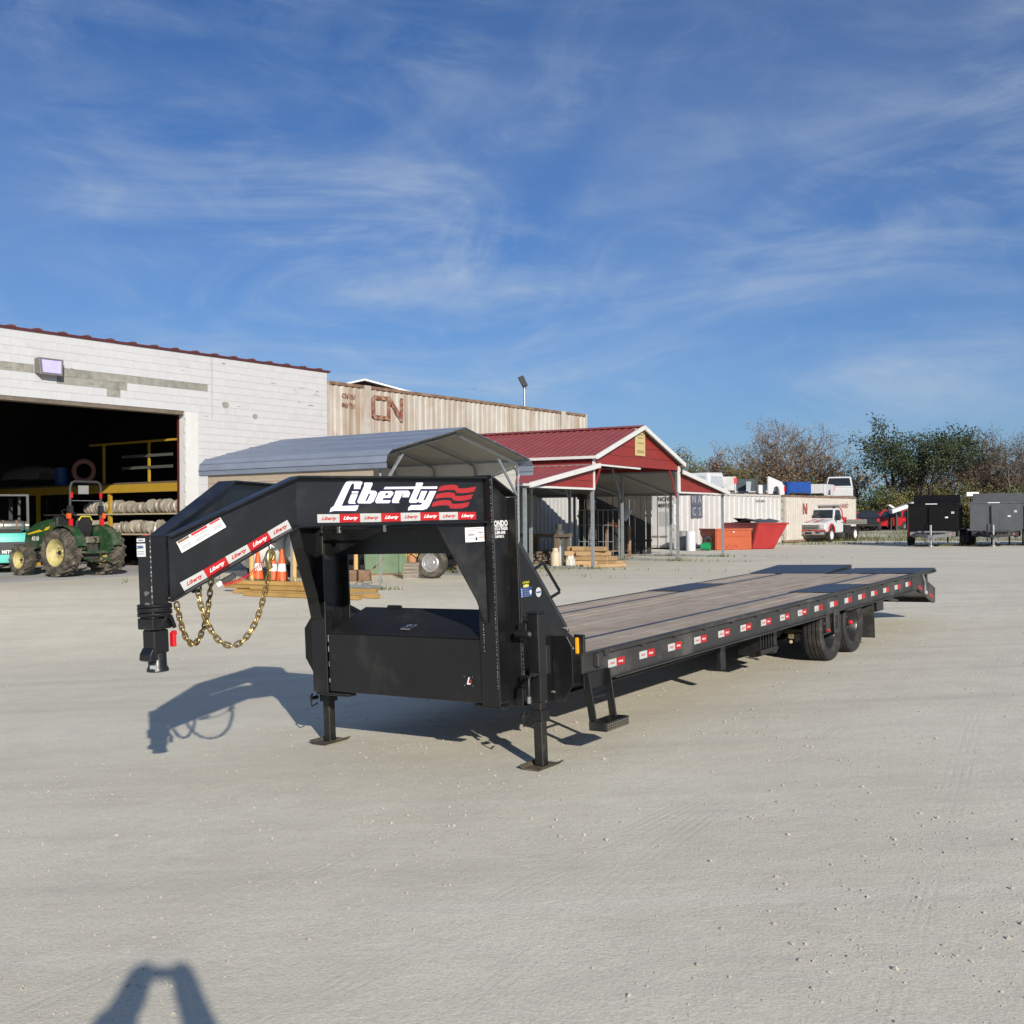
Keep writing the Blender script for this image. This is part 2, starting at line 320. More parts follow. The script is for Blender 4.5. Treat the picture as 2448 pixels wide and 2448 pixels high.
ys = axis([-200, -80, -40, -20, -12, -8] + [i * .5 for i in range(-8, 70)] + [35 + i * 2. for i in range(40)] + [120, 140, 170, 220, 300, 450, 700, 1100, 1800, 3000, 4500])
gv = [(x, y, gz(x, y)) for y in ys for x in xs]; nx = len(xs)
gf = [(j * nx + i, j * nx + i + 1, (j + 1) * nx + i + 1, (j + 1) * nx + i) for j in range(len(ys) - 1) for i in range(nx - 1)]
mb = MB(); mb.v = gv; mb.f = gf; g = mb.build('ground', gm); g.data.shade_smooth(); g['kind'] = 'structure'; g['label'] = 'pale crushed limestone yard with faint tyre tracks'
# loose stones
rs = np.random.RandomState(3); sv = []; sf = []
ico = [(0, 0, 1), (.85, 0, .35), (.25, .82, .3), (-.7, .5, .35), (-.7, -.5, .3), (.25, -.82, .35), (0, 0, -.5)]
icf = [(0, 1, 2), (0, 2, 3), (0, 3, 4), (0, 4, 5), (0, 5, 1), (6, 2, 1), (6, 3, 2), (6, 4, 3), (6, 5, 4), (6, 1, 5)]
def stones(n, ymin, ymax, smin, smax, power):
    for _ in range(n):
        y = ymin + (ymax - ymin) * rs.rand() ** 1.25; x = (rs.rand() * 1.04 - .52) * y * .96
        cl = .5 * sin(x * 1.7 + 1.9 * sin(y * .8)) * sin(y * 1.3 - x * .6 + 1) + .35 * sin(x * .6 - y * .45) + .35 * (x / max(2, .46 * y))
        if rs.rand() > .42 + .75 * cl: continue
        s = smin + (smax - smin) * rs.rand() ** power; z = gz(x, y); a = rs.rand() * 6.28; k = len(sv); st = .6 + .7 * rs.rand()
        for px, py, pz in ico:
            j = 1 + (rs.rand() - .5) * .5; qx, qy = px * s * j, py * s * st * j
            sv.append((x + qx * cos(a) - qy * sin(a), y + qx * sin(a) + qy * cos(a), z + pz * s * .75 * j))
        sf.extend([(k + a_, k + b_, k + c_) for a_, b_, c_ in icf])
stones(34000, 3.6, 26, .0025, .0075, 1.6); stones(8000, 3.6, 26, .006, .0195, 2.8)
mb = MB(); mb.v = sv; mb.f = sf
stm = M('limestone', (.45, .42, .365), .9, 0, .2, 30)
tag(mb.build('gravel_stones', stm), 'loose pale limestone pebbles strewn over the yard', kind='stuff')
# ---------------------------------------------------------------- workshop frame
RZ = atan2(.807, .5906); FWO = Vector((-5.86, 35.6, 0)); ux = Vector((cos(RZ), sin(RZ), 0)); uy = Vector((-sin(RZ), cos(RZ), 0))
def FW(x, y, z=0): return FWO + ux * x + uy * y + Vector((0, 0, z))
FZ = .24
shop = thing('workshop_building', 'white painted block workshop with a wide dark open doorway', 'building', FW(0, 0), RZ)
TOPZ = 6.33; OPX = -5.47; OPZ = 4.70; C8 = .2032; z0c = TOPZ - 30 * C8
MB().box(OPX, 0, .03, .25, 0, TOPZ - .01).build('wall', mortar, shop)
MB().box(-18, OPX, .03, .25, OPZ, TOPZ - .01).build('wall', mortar, shop)
MB().box(-18.25, -18, .03, .25, 0, TOPZ - .01).build('wall', mortar, shop)
bl = MB().box(0, .392, -.010, .04, .0015, C8 - .0015).build('block', wallw, shop, bevel=.0025); bmesh0 = bl.data
first = [True]; rest = MB(); nblk = 0
greyset = {25: (-18, -4.7), 24: (-9.2, -7.25), 23: (-8.1, -7.4)}
for r in range(30):
    zb = z0c + r * C8; sh = (r % 2) * .2032
    x = -sh - .4064 if sh else -.4064
    cells = []; xr = 0
    xx = -sh if sh else 0
    if sh: cells.append((-.2032, .2032 - .003))
    while xx > -18:
        cells.append((xx - .4064, .4034)); xx -= .4064
    for cx, w in cells:
        inop = cx < OPX - .02
        if inop and zb < OPZ - .03: continue
        vis = (zb > 3.35 and not inop) or (inop and cx > -13.2)
        grey = r in greyset and greyset[r][0] < cx + .2 < greyset[r][1] and not (r == 25 and -10.1 < cx + .2 < -9.5)
        if vis and nblk < 300:
            if first[0]: o = bl; first[0] = False
            else: o = bl.copy(); COL.objects.link(o); o.parent = shop
            o.location = (cx, (random.random() - .5) * .003 + (.006 if grey else 0), zb); o.scale = (w / .392, 1, 1); nblk += 1
            if grey:
                if 'greyblk' not in bpy.data.meshes: q = bmesh0.copy(); q.name = 'greyblk'; q.materials[0] = blockg
                o.data = bpy.data.meshes['greyblk']
        else: rest.box(cx, cx + w, -.010, .04, zb + .0015, zb + C8 - .0015)
o = rest.build('block_courses', wallw, shop); o['kind'] = 'stuff'
# chips knocked out of the paint
for cx, cz, sx_, sz_ in ((-4.05, 4.98, .13, .10), (-2.95, 4.72, .10, .08)):
    pts = [(cx + sx_ * cos(t) * (1 + .25 * sin(3 * t)), cz + sz_ * sin(t)) for t in [i * pi / 4 for i in range(8)]]
    MB().prism(pts, 'xz', -.016, .0).build('broken_patch', blockg, shop)
MB().box(-4.54, -4.525, -.0135, -.0, 4.55, TOPZ - .02).build('control_joint', blockg, shop)
for k in range(26):                                    # flaked paint, each chip with its own outline
    cx, cz = random.uniform(-12.5, -.3), random.uniform(4.95, 6.2) if k % 2 else random.uniform(3.6, 6.1)
    if cx < OPX and cz < 4.9: continue
    s0, s1_ = random.uniform(.03, .16), random.uniform(.008, .022); ph = random.random() * 6
    MB().prism([(cx + s0 * cos(t) * (1 + .3 * sin(3 * t + ph)), cz + s1_ * sin(t) * (1 + .3 * cos(2 * t + ph))) for t in [i * pi / 4 for i in range(8)]], 'xz', -.0145, .0).build('paint_chip', blockg, shop)
# jamb lining and roof edge
MB().box(OPX - .012, OPX - .001, .03, .30, FZ, OPZ).build('door_jamb', trimw, shop); MB().box(OPX - .03, OPX - .012, .22, .30, FZ, OPZ).build('jamb_strip', maroon, shop)
MB().box(OPX + .01, OPX + .44, -.022, -.013, FZ, OPZ).build('jamb_plaster', trimw, shop)
MB().box(-18, OPX - .061, -.02, .30, OPZ - .10, OPZ - .005).build('lintel_angle', M('rusty_angle', (.16, .13, .10), .8, 0, .3, 3), shop)
MB().box(-18.3, .12, -.06, .27, TOPZ, TOPZ + .055).build('roof_coping', maroon, shop)
MB().box(-18.3, .0, .27, 13, TOPZ + .0, TOPZ + .05).build('roof', M('roof_felt', (.12, .11, .11), .9), shop)
cap0 = None
for i in range(24):
    xx = -.35 - i * .68
    if cap0 is None: cap0 = MB().prism([(-.11, 0), (-.08, .035), (0, .05), (.08, .035), (.11, 0)], 'xz', -.075, .22).build('roof_rib', M('rib_brown', (.12, .05, .045), .7, 0, .3, 6), shop); o = cap0
    else: o = cap0.copy(); COL.objects.link(o); o.parent = shop
    o.location = (xx, 0, TOPZ + .053)
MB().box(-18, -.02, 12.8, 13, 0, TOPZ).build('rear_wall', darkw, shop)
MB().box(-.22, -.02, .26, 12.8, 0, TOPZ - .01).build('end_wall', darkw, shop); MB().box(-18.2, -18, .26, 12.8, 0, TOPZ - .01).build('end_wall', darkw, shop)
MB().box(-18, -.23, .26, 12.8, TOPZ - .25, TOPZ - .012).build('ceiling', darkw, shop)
fl = MB().hexa([(-18.2, -3.2, -.5), (-5.2, -3.2, -.5), (-5.2, 0, -.5), (-18.2, 0, -.5), (-18.2, -3.2, .02), (-5.2, -3.2, .02), (-5.2, 0, FZ), (-18.2, 0, FZ)]).box(-17.9, -.3, .0, 12.7, -.5, FZ + .001).build('floor', concrete); fl.location = FW(0, 0); fl.rotation_euler.z = RZ; fl['kind'] = 'structure'; fl['label'] = 'grey concrete workshop floor running out into an apron'
# floodlight
fx = -9.63
fl_ = thing('flood_light', 'square wall flood light glowing violet above the workshop doorway', 'lamp', FW(fx, -.02, 5.52), RZ)
MB().hexa([(-.33, 0, -.20), (.33, 0, -.20), (.30, -.24, -.25), (-.30, -.24, -.25), (-.33, 0, .16), (.33, 0, .16), (.33, -.22, .17), (-.33, -.22, .17)]).build('housing', M('lamp_housing', (.16, .15, .14), .5), fl_, bevel=.01)
MB().hexa([(-.24, -.236, -.19), (.24, -.236, -.19), (.24, -.25, -.19), (-.24, -.25, -.19), (-.26, -.222, .12), (.26, -.222, .12), (.26, -.236, .12), (-.26, -.236, .12)]).build('lens', M('violet_lens', (.35, .32, .6), .3, emit=((.50, .45, 1.0), .55)), fl_)
# mezzanine, rails, shelves and wheel rims inside
mz_ = thing('mezzanine', 'yellow steel mezzanine with railing inside the workshop', 'mezzanine', FW(-5.12, .45), RZ)
B('edge_beam', yellowb, mz_, -.05, .06, 0, 11, 2.50, 2.74); B('deck', weath, mz_, .0, 4.8, 0, 11, 2.742, 2.80)
for y in (.25, 1.62, 3.85): B('railing_post', yellowb, mz_, -.03, .03, y, y + .06, 2.80, 3.95)
B('top_rail', yellowb, mz_, -.03, .03, .02, 4.6, 3.95, 4.01)
for z in (3.18, 3.52): B('mid_rail', alu, mz_, -.06, -.035, .5, 2.9, z, z + .08)
for y in (3.6, 7.5): B('column', yellowb, mz_, 0, .1, y, y + .1, FZ, 2.50)
sh_ = thing('rim_shelf', 'steel shelf rack full of wheel rims below the mezzanine', 'shelf', FW(-4.95, .55), RZ)
for z in (1.24, 1.84): B('shelf_board', M('shelf_edge', (.45, .38, .26), .7), sh_, -.20, .35, 0, 7, z, z + .045)
for y in (.02, 3.55, 6.9):
    for x in (-.16, .30): B('upright', darkp, sh_, x, x + .05, y, y + .05, FZ, 2.4)
rim0 = MB().lathe([(.20, 0), (.208, .012), (.195, .03), (.175, .05), (.17, .11), (.19, .135), (.205, .15), (.2, .16), (.15, .155), (.06, .12), (.0, .12)], n=20).build('wheel_rim', rimm, None, smooth=40)
fr = True
for zi, (z, rowname, cnt, y0) in enumerate(((1.285 + .207, 'lower', 19, .30), (1.885 + .207, 'upper', 18, .26))):
    for k in range(cnt):
        if fr: o = rim0; fr = False
        else: o = rim0.copy(); COL.objects.link(o)
        y = y0 + k * .262 + random.random() * .09
        o.location = FW(-4.88 + random.uniform(-.02, .02), .62 + y, z); o.rotation_euler = (pi / 2 + random.uniform(-.05, .05), random.uniform(0, 3), RZ + pi + random.uniform(-.30, .22)); o.rotation_mode = 'XYZ'
        sc_ = random.uniform(.74, 1.03); o.scale = (sc_, sc_, random.uniform(.9, 1.35)); o.location.z -= (1 - sc_) * .205
        tag(o, 'dusty steel wheel rim standing in the %s row of the shelf' % rowname, 'wheel rim', 'wheel rims on the %s shelf' % rowname)
# inner tube ring hanging, pale sheet, blue drum on mezzanine
o = MB(); o.lathe([(.30 + .075 * cos(t), .075 * sin(t)) for t in [2 * pi * k / 10 for k in range(10)]], closed=True, n=24); o = o.build('rubber_ring', M('pink_rubber', (.26, .12, .10), .7), None, smooth=60)
o.location = FW(-5.3, 5.1, 3.2); o.rotation_euler = (pi / 2, 0, RZ - .9); tag(o, 'dull pink rubber ring hanging by the mezzanine rail', 'ring')
o = MB().loft([[(x, .5 * sin(t) * (1 - .25 * abs(x)), .62 * cos(t) * (1 - .15 * x * x)) for t in [-1.35 + 2.7 * i / 8 for i in range(9)]] for x in (-1.1, -.8, -.3, .3, .8, 1.1)], close=False).build('plastic_sheet', M('pale_sheet', (.16, .16, .16), .6), None, smooth=60)
o.location = FW(-5.0, 8.6, 2.9); o.rotation_euler.z = RZ + pi / 2; tag(o, 'pale sheet draped over goods on the dark mezzanine', 'sheet')
drum = MB().lathe([(.0, 0), (.22, 0), (.23, .02), (.22, .04), (.22, .55), (.23, .57), (.0, .57)], n=20).build('blue_drum', M('blue_plastic', (.02, .06, .25), .5), None, smooth=40); drum.location = FW(-5.35, 7.0, 2.24 + .57); tag(drum, 'small blue drum at the edge of the mezzanine deck', 'drum')
drum.location.z = 2.80; drum.location = FW(-4.85, 7.0, 2.80)
# grey bin and brown post beside the doorway
p = FW(-5.35, 1.25, FZ)
tb = thing('trash_can', 'grey plastic bin with bags standing beside the tractor tyre', 'bin', p, RZ)
MB().lathe([(0, 0), (.21, 0), (.25, .72), (.275, .74), (.275, .78), (.25, .78), (.2, .6), (0, .6)], n=20).build('body', M('bin_grey', (.17, .20, .23), .6, 0, .1, 4), tb, smooth=40)
MB().lathe([(0, 0), (.2, .0), (.24, .14), (.16, .26), (.05, .30), (0, .3)], o=(0, 0, .68), n=9).build('bin_bag', darkp, tb)
p = FW(-5.25, .75, FZ)
lg = MB().lathe([(0, 0), (.12, 0), (.10, .3), (.125, .55), (.105, .85), (.13, 1.05), (.08, 1.12), (0, 1.1)], n=9).build('bark_log', M('log_bark', (.22, .115, .06), .95, 0, .35, 9, bump=.6, bscale=25), None); lg.location = p; tag(lg, 'reddish brown log standing on end beside the grey bin', 'log')
# odds and ends on a low rack near the bin
rk = thing('parts_rack', 'low rack of red, white and yellow rods above the grey bin', 'rack', FW(-5.2, 1.5, FZ), RZ)
B('shelf', trimw, rk, -.25, .1, -.75, .55, .93, .97); MB().cyl((-.2, -.7, .99), (-.2, .5, .99), .02, 8).build('red_rod', redpl, rk); MB().cyl((-.1, -.7, 1.0), (-.12, .3, 1.0), .02, 8).build('yellow_rod', decaly, rk)
for y in (-.4, .05): MB().cyl((-.15, y, .97), (-.13, y, 1.25), .035, 10).build('white_bottle', trimw, rk)
for y in (-.74, .5): B('support', darkp, rk, -.2, -.15, y, y + .05, 0, .93)
# ---------------------------------------------------------------- containers
def corr(L, H, pitch, depth, duty=.5):
    pts = []; k = int(round(L / pitch)); pitch = L / k
    for i in range(k):
        x = i * pitch; a = pitch * .13; w = pitch * duty
        pts += [(x, 0), (x + w - a, 0), (x + w, depth), (x + pitch - a, depth)]
    pts.append((L, 0)); return pts
def container(name, label, o, rz, L, Wd, H, mat, railmat, castmat, doors=None, pitch=.28, depth=.036, group=None, duty=.5):
    c = thing(name, label, 'container', o, rz, group)
    for y, sgn in ((.03, 1), (Wd - .03, -1)):
        mb = MB(); P = corr(L - .24, H, pitch, depth, duty)
        mb.loft([[(.12 + a, y + sgn * d, z) for a, d in P] for z in (.14, H - .10)], close=False); mb.build('side_wall', mat, c)
        B('top_rail', railmat, c, .12, L - .12, y - .035, y + .035, H - .10, H - .005); B('bottom_rail', railmat, c, .12, L - .12, y - .03, y + .03, .02, .14)
    for x in (0, L - .12):
        for y in (0, Wd - .12): B('corner_post', mat, c, x, x + .12, y, y + .12, .12, H - .12)
    for x in (0, L - .18):
        for y in (0, Wd - .17):
            for z in (0, H - .118): B('corner_casting', castmat, c, x - .003, x + .183, y - .003, y + .173, z, z + .12)
    B('roof', railmat, c, .05, L - .05, .06, Wd - .06, H - .06, H - .03); B('underframe', railmat, c, .05, L - .05, .06, Wd - .06, .05, .13)
    for end in (0, 1):
        xe = .01 if end == 0 else L - .05
        if doors != end: B('end_wall', mat, c, xe, xe + .04, .12, Wd - .12, .12, H - .1)
        else:
            dw = (Wd - .26) / 2
            for k in (0, 1):
                y = .125 + k * (dw + .01); d = B('door', mat, c, xe, xe + .04, y, y + dw, .14, H - .12)
                s_ = -1 if end == 0 else 1; xf = xe - .03 if end == 0 else xe + .07
                for yy in (y + dw * .33, y + dw * .72):
                    MB().cyl((xf, yy, .06), (xf, yy, H - .06), .021, 8).build('lock_rod', railmat if False else M('lock_rod_grey', (.34, .33, .32), .6), d)
                    MB().box(min(xf, xf + s_ * .04), max(xf, xf + s_ * .04), yy - .05, yy + .30, .55, .60).build('lock_handle', M('lock_handle_grey', (.18, .17, .17), .6), d)
                for z in (.4, .85, 1.3, 1.75, 2.25):
                    yh = y - .02 if k == 0 else y + dw - .10; MB().box(min(xf, xe), max(xf, xe) + .01, yh, yh + .14, z, z + .09).build('hinge', M('hinge_grey', (.34, .33, .31), .7), d)
    return c
Rn = radians(36.2); ZC = .20
cn_low = container('lower_container', 'lower grey white container wall half hidden behind the carport and barn', FW(.12, .12, ZC), RZ, 15.5, 2.5, 2.95, M('grey_container', (.40, .40, .385), .7, 0, .1, 2, streak=(.25, .22, .18), samt=.25, sscale=3), rustdk, rustdk)
cn = container('rusty_container', 'long cream container with rust streaks stacked beside the workshop', FW(.12, .12, ZC + 2.955), RZ, 15.5, 2.5, 2.95, rustc, rustdk, rustc, pitch=.30)
for x in (1.72, 13.5): B('reinforced_post', rustc, cn, x, x + .32, -.012, .03, .12, 2.95)
# old railway style initials painted on the corrugation
def cnmark(par, x, z, h, mat, y=-.02, only=None):
    t = .17 * h; w = h * .9
    C_ = [(w, h), (.12 * h, h), (0, h * .88), (0, h * .12), (.12 * h, 0), (1.05 * w, 0), (1.05 * w, t), (t * 1.1, t), (t * 1.1, h - t), (w, h - t)]
    N_ = [(w * 1.05, 0), (w * 1.05 + t, 0), (w * 1.05 + t, h * .72), (w * 1.95, 0), (w * 1.95 + t, 0), (w * 1.95 + t, h), (w * 1.95, h), (w * 1.95, h * .34), (w * 1.05 + t, h), (w * 1.05, h)]
    sets = [('letter_c', C_), ('letter_n', N_)]
    for nm, pl in sets:
        if only and nm != only: continue
        o = MB().prism([(x + a, z + b) for a, b in pl], 'xz', y, y + .02).build(nm, mat, par)
cnmark(cn, 2.08, 1.86, .80, rustred)
for zz, tx, sz in ((2.52, 'CN RU', .2), (2.22, '880 751', .19)): text(tx, sz, rustred, cn, (.98, -.012, zz), (1, 0, 0), bold=.006)
wp = thing('wall_lamp', 'weathered box lamp on the end of the rusty container', 'lamp', FW(14.95, -.02, 4.75), RZ)
MB().hexa([(-.42, -.45, -.05), (.42, -.45, -.05), (.42, .1, -.05), (-.42, .1, -.05), (-.5, -.5, .35), (.5, -.5, .35), (.5, .1, .42), (-.5, .1, .42)]).build('housing', M('weathered_grey', (.22, .21, .18), .8), wp, bevel=.02); B('lens', M('lamp_lens', (.5, .5, .45), .3), wp, -.3, .3, -.46, -.1, -.09, -.05)
# shed roof peeking above the container
sd = thing('distant_shed', 'white roofed shed peeking over the rusty container', 'building', (-6.85, 52, .2), .25)
MB().prism([(-3.2, 7.05), (0, 7.85), (3.2, 7.05), (3.2, 0), (-3.2, 0)], 'xz', 0, 8).build('wall', M('brown_gable', (.10, .055, .045), .8), sd)
for s_ in (-1, 1): MB().hexa([(0, -.5, 7.84), (s_ * 3.6, -.5, 6.94), (s_ * 3.6, 8.3, 6.94), (0, 8.3, 7.84), (0, -.5, 7.92), (s_ * 3.6, -.5, 7.02), (s_ * 3.6, 8.3, 7.02), (0, 8.3, 7.92)]).build('roof_slope', trimw, sd)
# pole lamp
pl = thing('pole_lamp', 'slim pole lamp with a dark tilted head above the rusty container', 'lamp', FW(16.7, 4.2, .4), 0)
MB().cyl((0, 0, 0), (0, 0, 7.25), .06, 10).build('pole', alu, pl, smooth=40)
MB().hexa([(-.10, -.10, 7.30), (.16, -.10, 7.34), (.16, .10, 7.34), (-.10, .10, 7.30), (-.30, -.12, 7.72), (-.06, -.12, 7.82), (-.06, .12, 7.82), (-.30, .12, 7.72)]).build('lamp_head', darkp, pl, bevel=.02)
B('bracket', darkp, pl, -.08, .08, -.05, .05, 7.2, 7.34)
# right hand white containers
CW0 = Vector((7.48, 51.0, ZC))
nac = container('white_container', 'white shipping container with navy square emblem beside the barn', CW0, RZ, 12.0, 2.5, 2.6, whitec, M('white_rail', (.50, .48, .45), .7, 0, .2, 3, dirt=(.28, .16, .09), damt=.25), whitec, doors=0, pitch=.56, depth=.05, duty=.62)
navy = M('navy_panel', (.11, .115, .16), .7, 0, .25, 6); emw = M('faded_white', (.36, .36, .38), .7, 0, .2, 8)
def emblem(par, x, y, z, s, e1, nrm):
    e1 = Vector(e1); 
    for i, ch in enumerate('NACS'):
        a, b_ = i % 2, 1 - i // 2; c = Vector((x, y, z)) + e1 * ((a - .5) * s) + Vector((0, 0, (b_ - .5) * s))
        o = decal(s * .96, s * .96, navy, par, c, e1, (0, 0, 1), 'emblem_square', .012)
        text(ch, s * .95, emw, par, c + Vector(nrm) * .016, e1, (0, 0, 1))
emblem(nac, 2.0, -.012, 1.98, .58, (1, 0, 0), (0, -1, 0)); emblem(nac, -.045, 1.62, 2.15, .40, (0, -1, 0), (-1, 0, 0))
text('NCHU', .26, decalk, nac, (-.045, .55, 2.28), (0, -1, 0), bold=.004); text('489156', .26, decalk, nac, (-.045, .55, 1.98), (0, -1, 0), bold=.004)
for k in range(8): text('MAX GR 30480 KG', .075, decalg, nac, (-.045, .55, 1.68 - k * .085), (0, -1, 0))
text('NCHU 489156', .2, decalk, nac, (9.3, -.012, 2.25), (1, 0, 0)); decal(.5, .5, M('old_label', (.5, .53, .58), .7), nac, (-.045, 1.45, 1.3), (0, -1, 0))
vs = MB().box(0, .02, 0, .30, 1.0, 1.95).build('warning_strip', decalw, nac); vs.location = (-.022, -.16, .1)
for i, ch in enumerate('STOP'): text(ch, .2, redpl, nac, (-.028, -.02, 1.9 - i * .2), (0, -1, 0))
c2o = CW0 + ux * 12.5 + uy * (-.05)
cn2 = container('cream_container', 'cream container with faded red initials behind the tow truck', c2o, RZ, 11.2, 2.5, 2.62, M('cream2', (.50, .465, .415), .7, 0, .1, 2, dirt=(.36, .20, .12), damt=.14, streak=(.42, .28, .17), samt=.28, sscale=3), rustdk, rustdk, doors=0, pitch=.26)
cnmark(cn2, 1.9, 1.55, .62, M('faded_red', (.36, .09, .08), .8, 0, .3, 6), only='letter_n'); text('WARD', .4, M('faded_red', (.3, .1, .1)), cn2, (9.2, -.012, 2.05), (1, 0, 0))
# ---------------------------------------------------------------- grey blue carport
CPO = Vector((-2.82, 23.9, .18)); CPW = 5.12; CPL = 5.6
cp = thing('metal_carport', 'blue grey steel carport with a rounded roof behind the gooseneck', 'carport', CPO, RZ)
EZ = 2.92; KZ = 3.58; AZ = 2.55
def prof(off=0.):
    return [(-.10 - off, AZ), (-.13 - off, EZ - .26), (-.105 - off, EZ - .10), (.04, EZ + .03 + off), (.72, EZ + .205 + off), (1.45, EZ + .385 + off), (2.1, EZ + .54 + off), (CPW / 2, KZ + off)]
left = prof(); right = [(CPW - x, z) for x, z in left][::-1]
for side in (left, right):
    for i in range(len(side) - 1):
        (x0, z0), (x1, z1) = side[i], side[i + 1]; dx_, dz_ = x1 - x0, z1 - z0; l_ = sqrt(dx_ * dx_ + dz_ * dz_); nx_, nz_ = -dz_ / l_, dx_ / l_
        if (i == 0 and side is left) or (i == len(side) - 2 and side is right): nx_, nz_ = (-1, 0) if side is left else (1, 0)
        r = .028; t = .004
        r = .018; P = [(0, -.012), (.012, -.012), (.02, r), (.04, r), (.05, 0), (l_, 0)]
        ring = [(x0 + dx_ / l_ * a + nx_ * (b + .001 * i), z0 + dz_ / l_ * a + nz_ * (b + .001 * i)) for a, b in P]
        lower = [(x - nx_ * t, z - nz_ * t) for x, z in ring[::-1]]
        pn = MB(); pn.loft([[(x, y, z) for x, z in ring + lower] for y in (-.32, CPL + .25)]); pn.build('roof_panel', cport, cp)
und = M('dull_carport_underside', (.26, .255, .235), .75, 0, .15, 2)
for side, sg in ((left, 1), (right, -1)):
    q = side[3:] if sg > 0 else side[:-3]
    for (x0, z0), (x1, z1) in zip(q, q[1:]): MB().hexa([(x0, -.25, z0 - .02), (x1, -.25, z1 - .02), (x1, CPL + .2, z1 - .02), (x0, CPL + .2, z0 - .02), (x0, -.25, z0 - .012), (x1, -.25, z1 - .012), (x1, CPL + .2, z1 - .012), (x0, CPL + .2, z0 - .012)]).build('underside_sheet', und, cp)
# hoops, posts, base rails
for k in range(5):
    y = .02 + k * (CPL - .1) / 4; L_ = prof(-.03)
    hoop = [(x + .12 if i < 3 else x + .06, z - .09) for i, (x, z) in enumerate(L_)]
    pts = [(.03, y, 0)] + [(x, y, z) for x, z in hoop] + [(CPW - x, y, z) for x, z in hoop[::-1][1:]] + [(CPW - .03, y, 0)]
    MB().tube(pts, .032, 4).build('hoop_frame', M('dark_galvanized', (.14, .155, .17), .5, .2, .18, 9), cp)
for x in (.03, CPW - .03): MB().bar((x, 0, .03), (x, CPL, .03), .06, .06).build('base_rail', gal, cp)
for s_, x in ((1, .06), (-1, CPW - .06)): MB().bar((x, .06, 2.05), (x + s_ * .75, .06, 2.92), .05, .05, (0, 1, 0)).build('knee_brace', gal, cp)
for x, m_ in ((-.045, beige), (CPW + .03, M('white_siding', (.62, .62, .60), .55, 0, .06, 3))):
    for i in range(4):
        z = 1.72 + i * .23 if x < 0 else 1.5 + i * .36; h_ = .225 if x < 0 else .355
        pn = MB().box(x, x + .014, .15, CPL, z, z + h_); pn.box(x - .012, x + .026, .15, CPL, z + h_ - .03, z + h_ - .012); pn.build('siding_panel', m_, cp)
# ---------------------------------------------------------------- red barn shelter
BRZ = radians(59); BNO = Vector((2.34, 32.2, .17)); BX = Vector((cos(BRZ), sin(BRZ), 0)); BY = Vector((-sin(BRZ), cos(BRZ), 0))
def BN(x, y, z=0): return BNO + BX * x + BY * y + Vector((0, 0, z))
bn = thing('red_barn_shelter', 'red roofed open barn shelter with white trim and two lean-to sides', 'shelter', BNO, BRZ)
GW = 6.3; BL = 8.3; EV = 3.28; RG = 4.30; LI = 3.0; LO = 2.37; LW, RW = 3.85, 4.25
def slope(name, x0, z0, x1, z1, y0, y1, mat, pitch=.24):
    n = int((y1 - y0) / pitch); l_ = sqrt((x1 - x0) ** 2 + (z1 - z0) ** 2); nx_, nz_ = -(z1 - z0) / l_, (x1 - x0) / l_
    if nz_ < 0: nx_, nz_ = -nx_, -nz_
    P = []
    for i in range(n):
        y = y0 + i * (y1 - y0) / n; P += [(y, 0), (y + .02, .022), (y + .045, .022), (y + .065, 0)]
    P.append((y1, 0)); r0 = [(x0 + nx_ * b, y, z0 + nz_ * b) for y, b in P]; r1 = [(x1 + nx_ * b, y, z1 + nz_ * b) for y, b in P]
    mb = MB(); mb.loft([r0, r1], close=False); MB().add([(x0, y0, z0 - .012), (x1, y0, z1 - .012), (x1, y1, z1 - .012), (x0, y1, z0 - .012)], [(0, 1, 2, 3)]).build('ceiling_sheet', M('dull_steel_sheet', (.16, .16, .155), .7, 0, .2, 2), bn)
    return mb.build(name, mat, bn)
slope('roof_slope', -.15, EV - .04, GW / 2, RG, -.18, BL, redroof); slope('roof_slope', GW + .15, EV - .04, GW / 2, RG, -.18, BL, redroof)
slope('lean_to_roof', -LW - .1, LO, .0, LI, -.18, BL, redroof); slope('lean_to_roof', GW + RW + .1, LO, GW, LI, -.18, BL, redroof)
MB().prism([(GW / 2 - .2, RG - .02), (GW / 2, RG + .055), (GW / 2 + .2, RG - .02), (GW / 2, RG + .04)], 'xz', -.2, BL).build('ridge_cap', redroof, bn)
B('side_wall_strip', redside, bn, -.01, .01, 0, BL, LI + .02, EV - .02); B('side_wall_strip', redside, bn, GW - .01, GW + .01, 0, BL, LI + .02, EV - .02)
def gable(poly, n):                                   # horizontal red boards clipped to a gable outline
    zs = [p[1] for p in poly]; z0, z1 = min(zs), max(zs); h_ = (z1 - z0) / n
    for i in range(n):
        za, zb = z0 + i * h_, z0 + (i + 1) * h_ - .012
        def xsat(z):
            r = []
            for (xa, ya), (xb, yb) in zip(poly, poly[1:] + poly[:1]):
                if (ya - z) * (yb - z) <= 0 and abs(ya - yb) > 1e-6: r.append(xa + (xb - xa) * (z - ya) / (yb - ya))
            return (min(r), max(r)) if r else None
        a, b_ = xsat(za + 1e-4), xsat(zb)
        if not a or not b_: continue
        MB().prism([(a[0], za), (a[1], za), (b_[1], zb), (b_[0], zb)], 'xz', -.02, .005).build('gable_board', redside, bn)
gable([(0, 3.05), (GW, 3.05), (GW, EV - .02), (GW / 2, RG - .06), (0, EV - .02)], 4)
gable([(-LW, LO - .03), (0, LO - .03), (0, LI - .05)], 3); gable([(GW, LO - .03), (GW + RW, LO - .03), (GW, LI - .05)], 3)
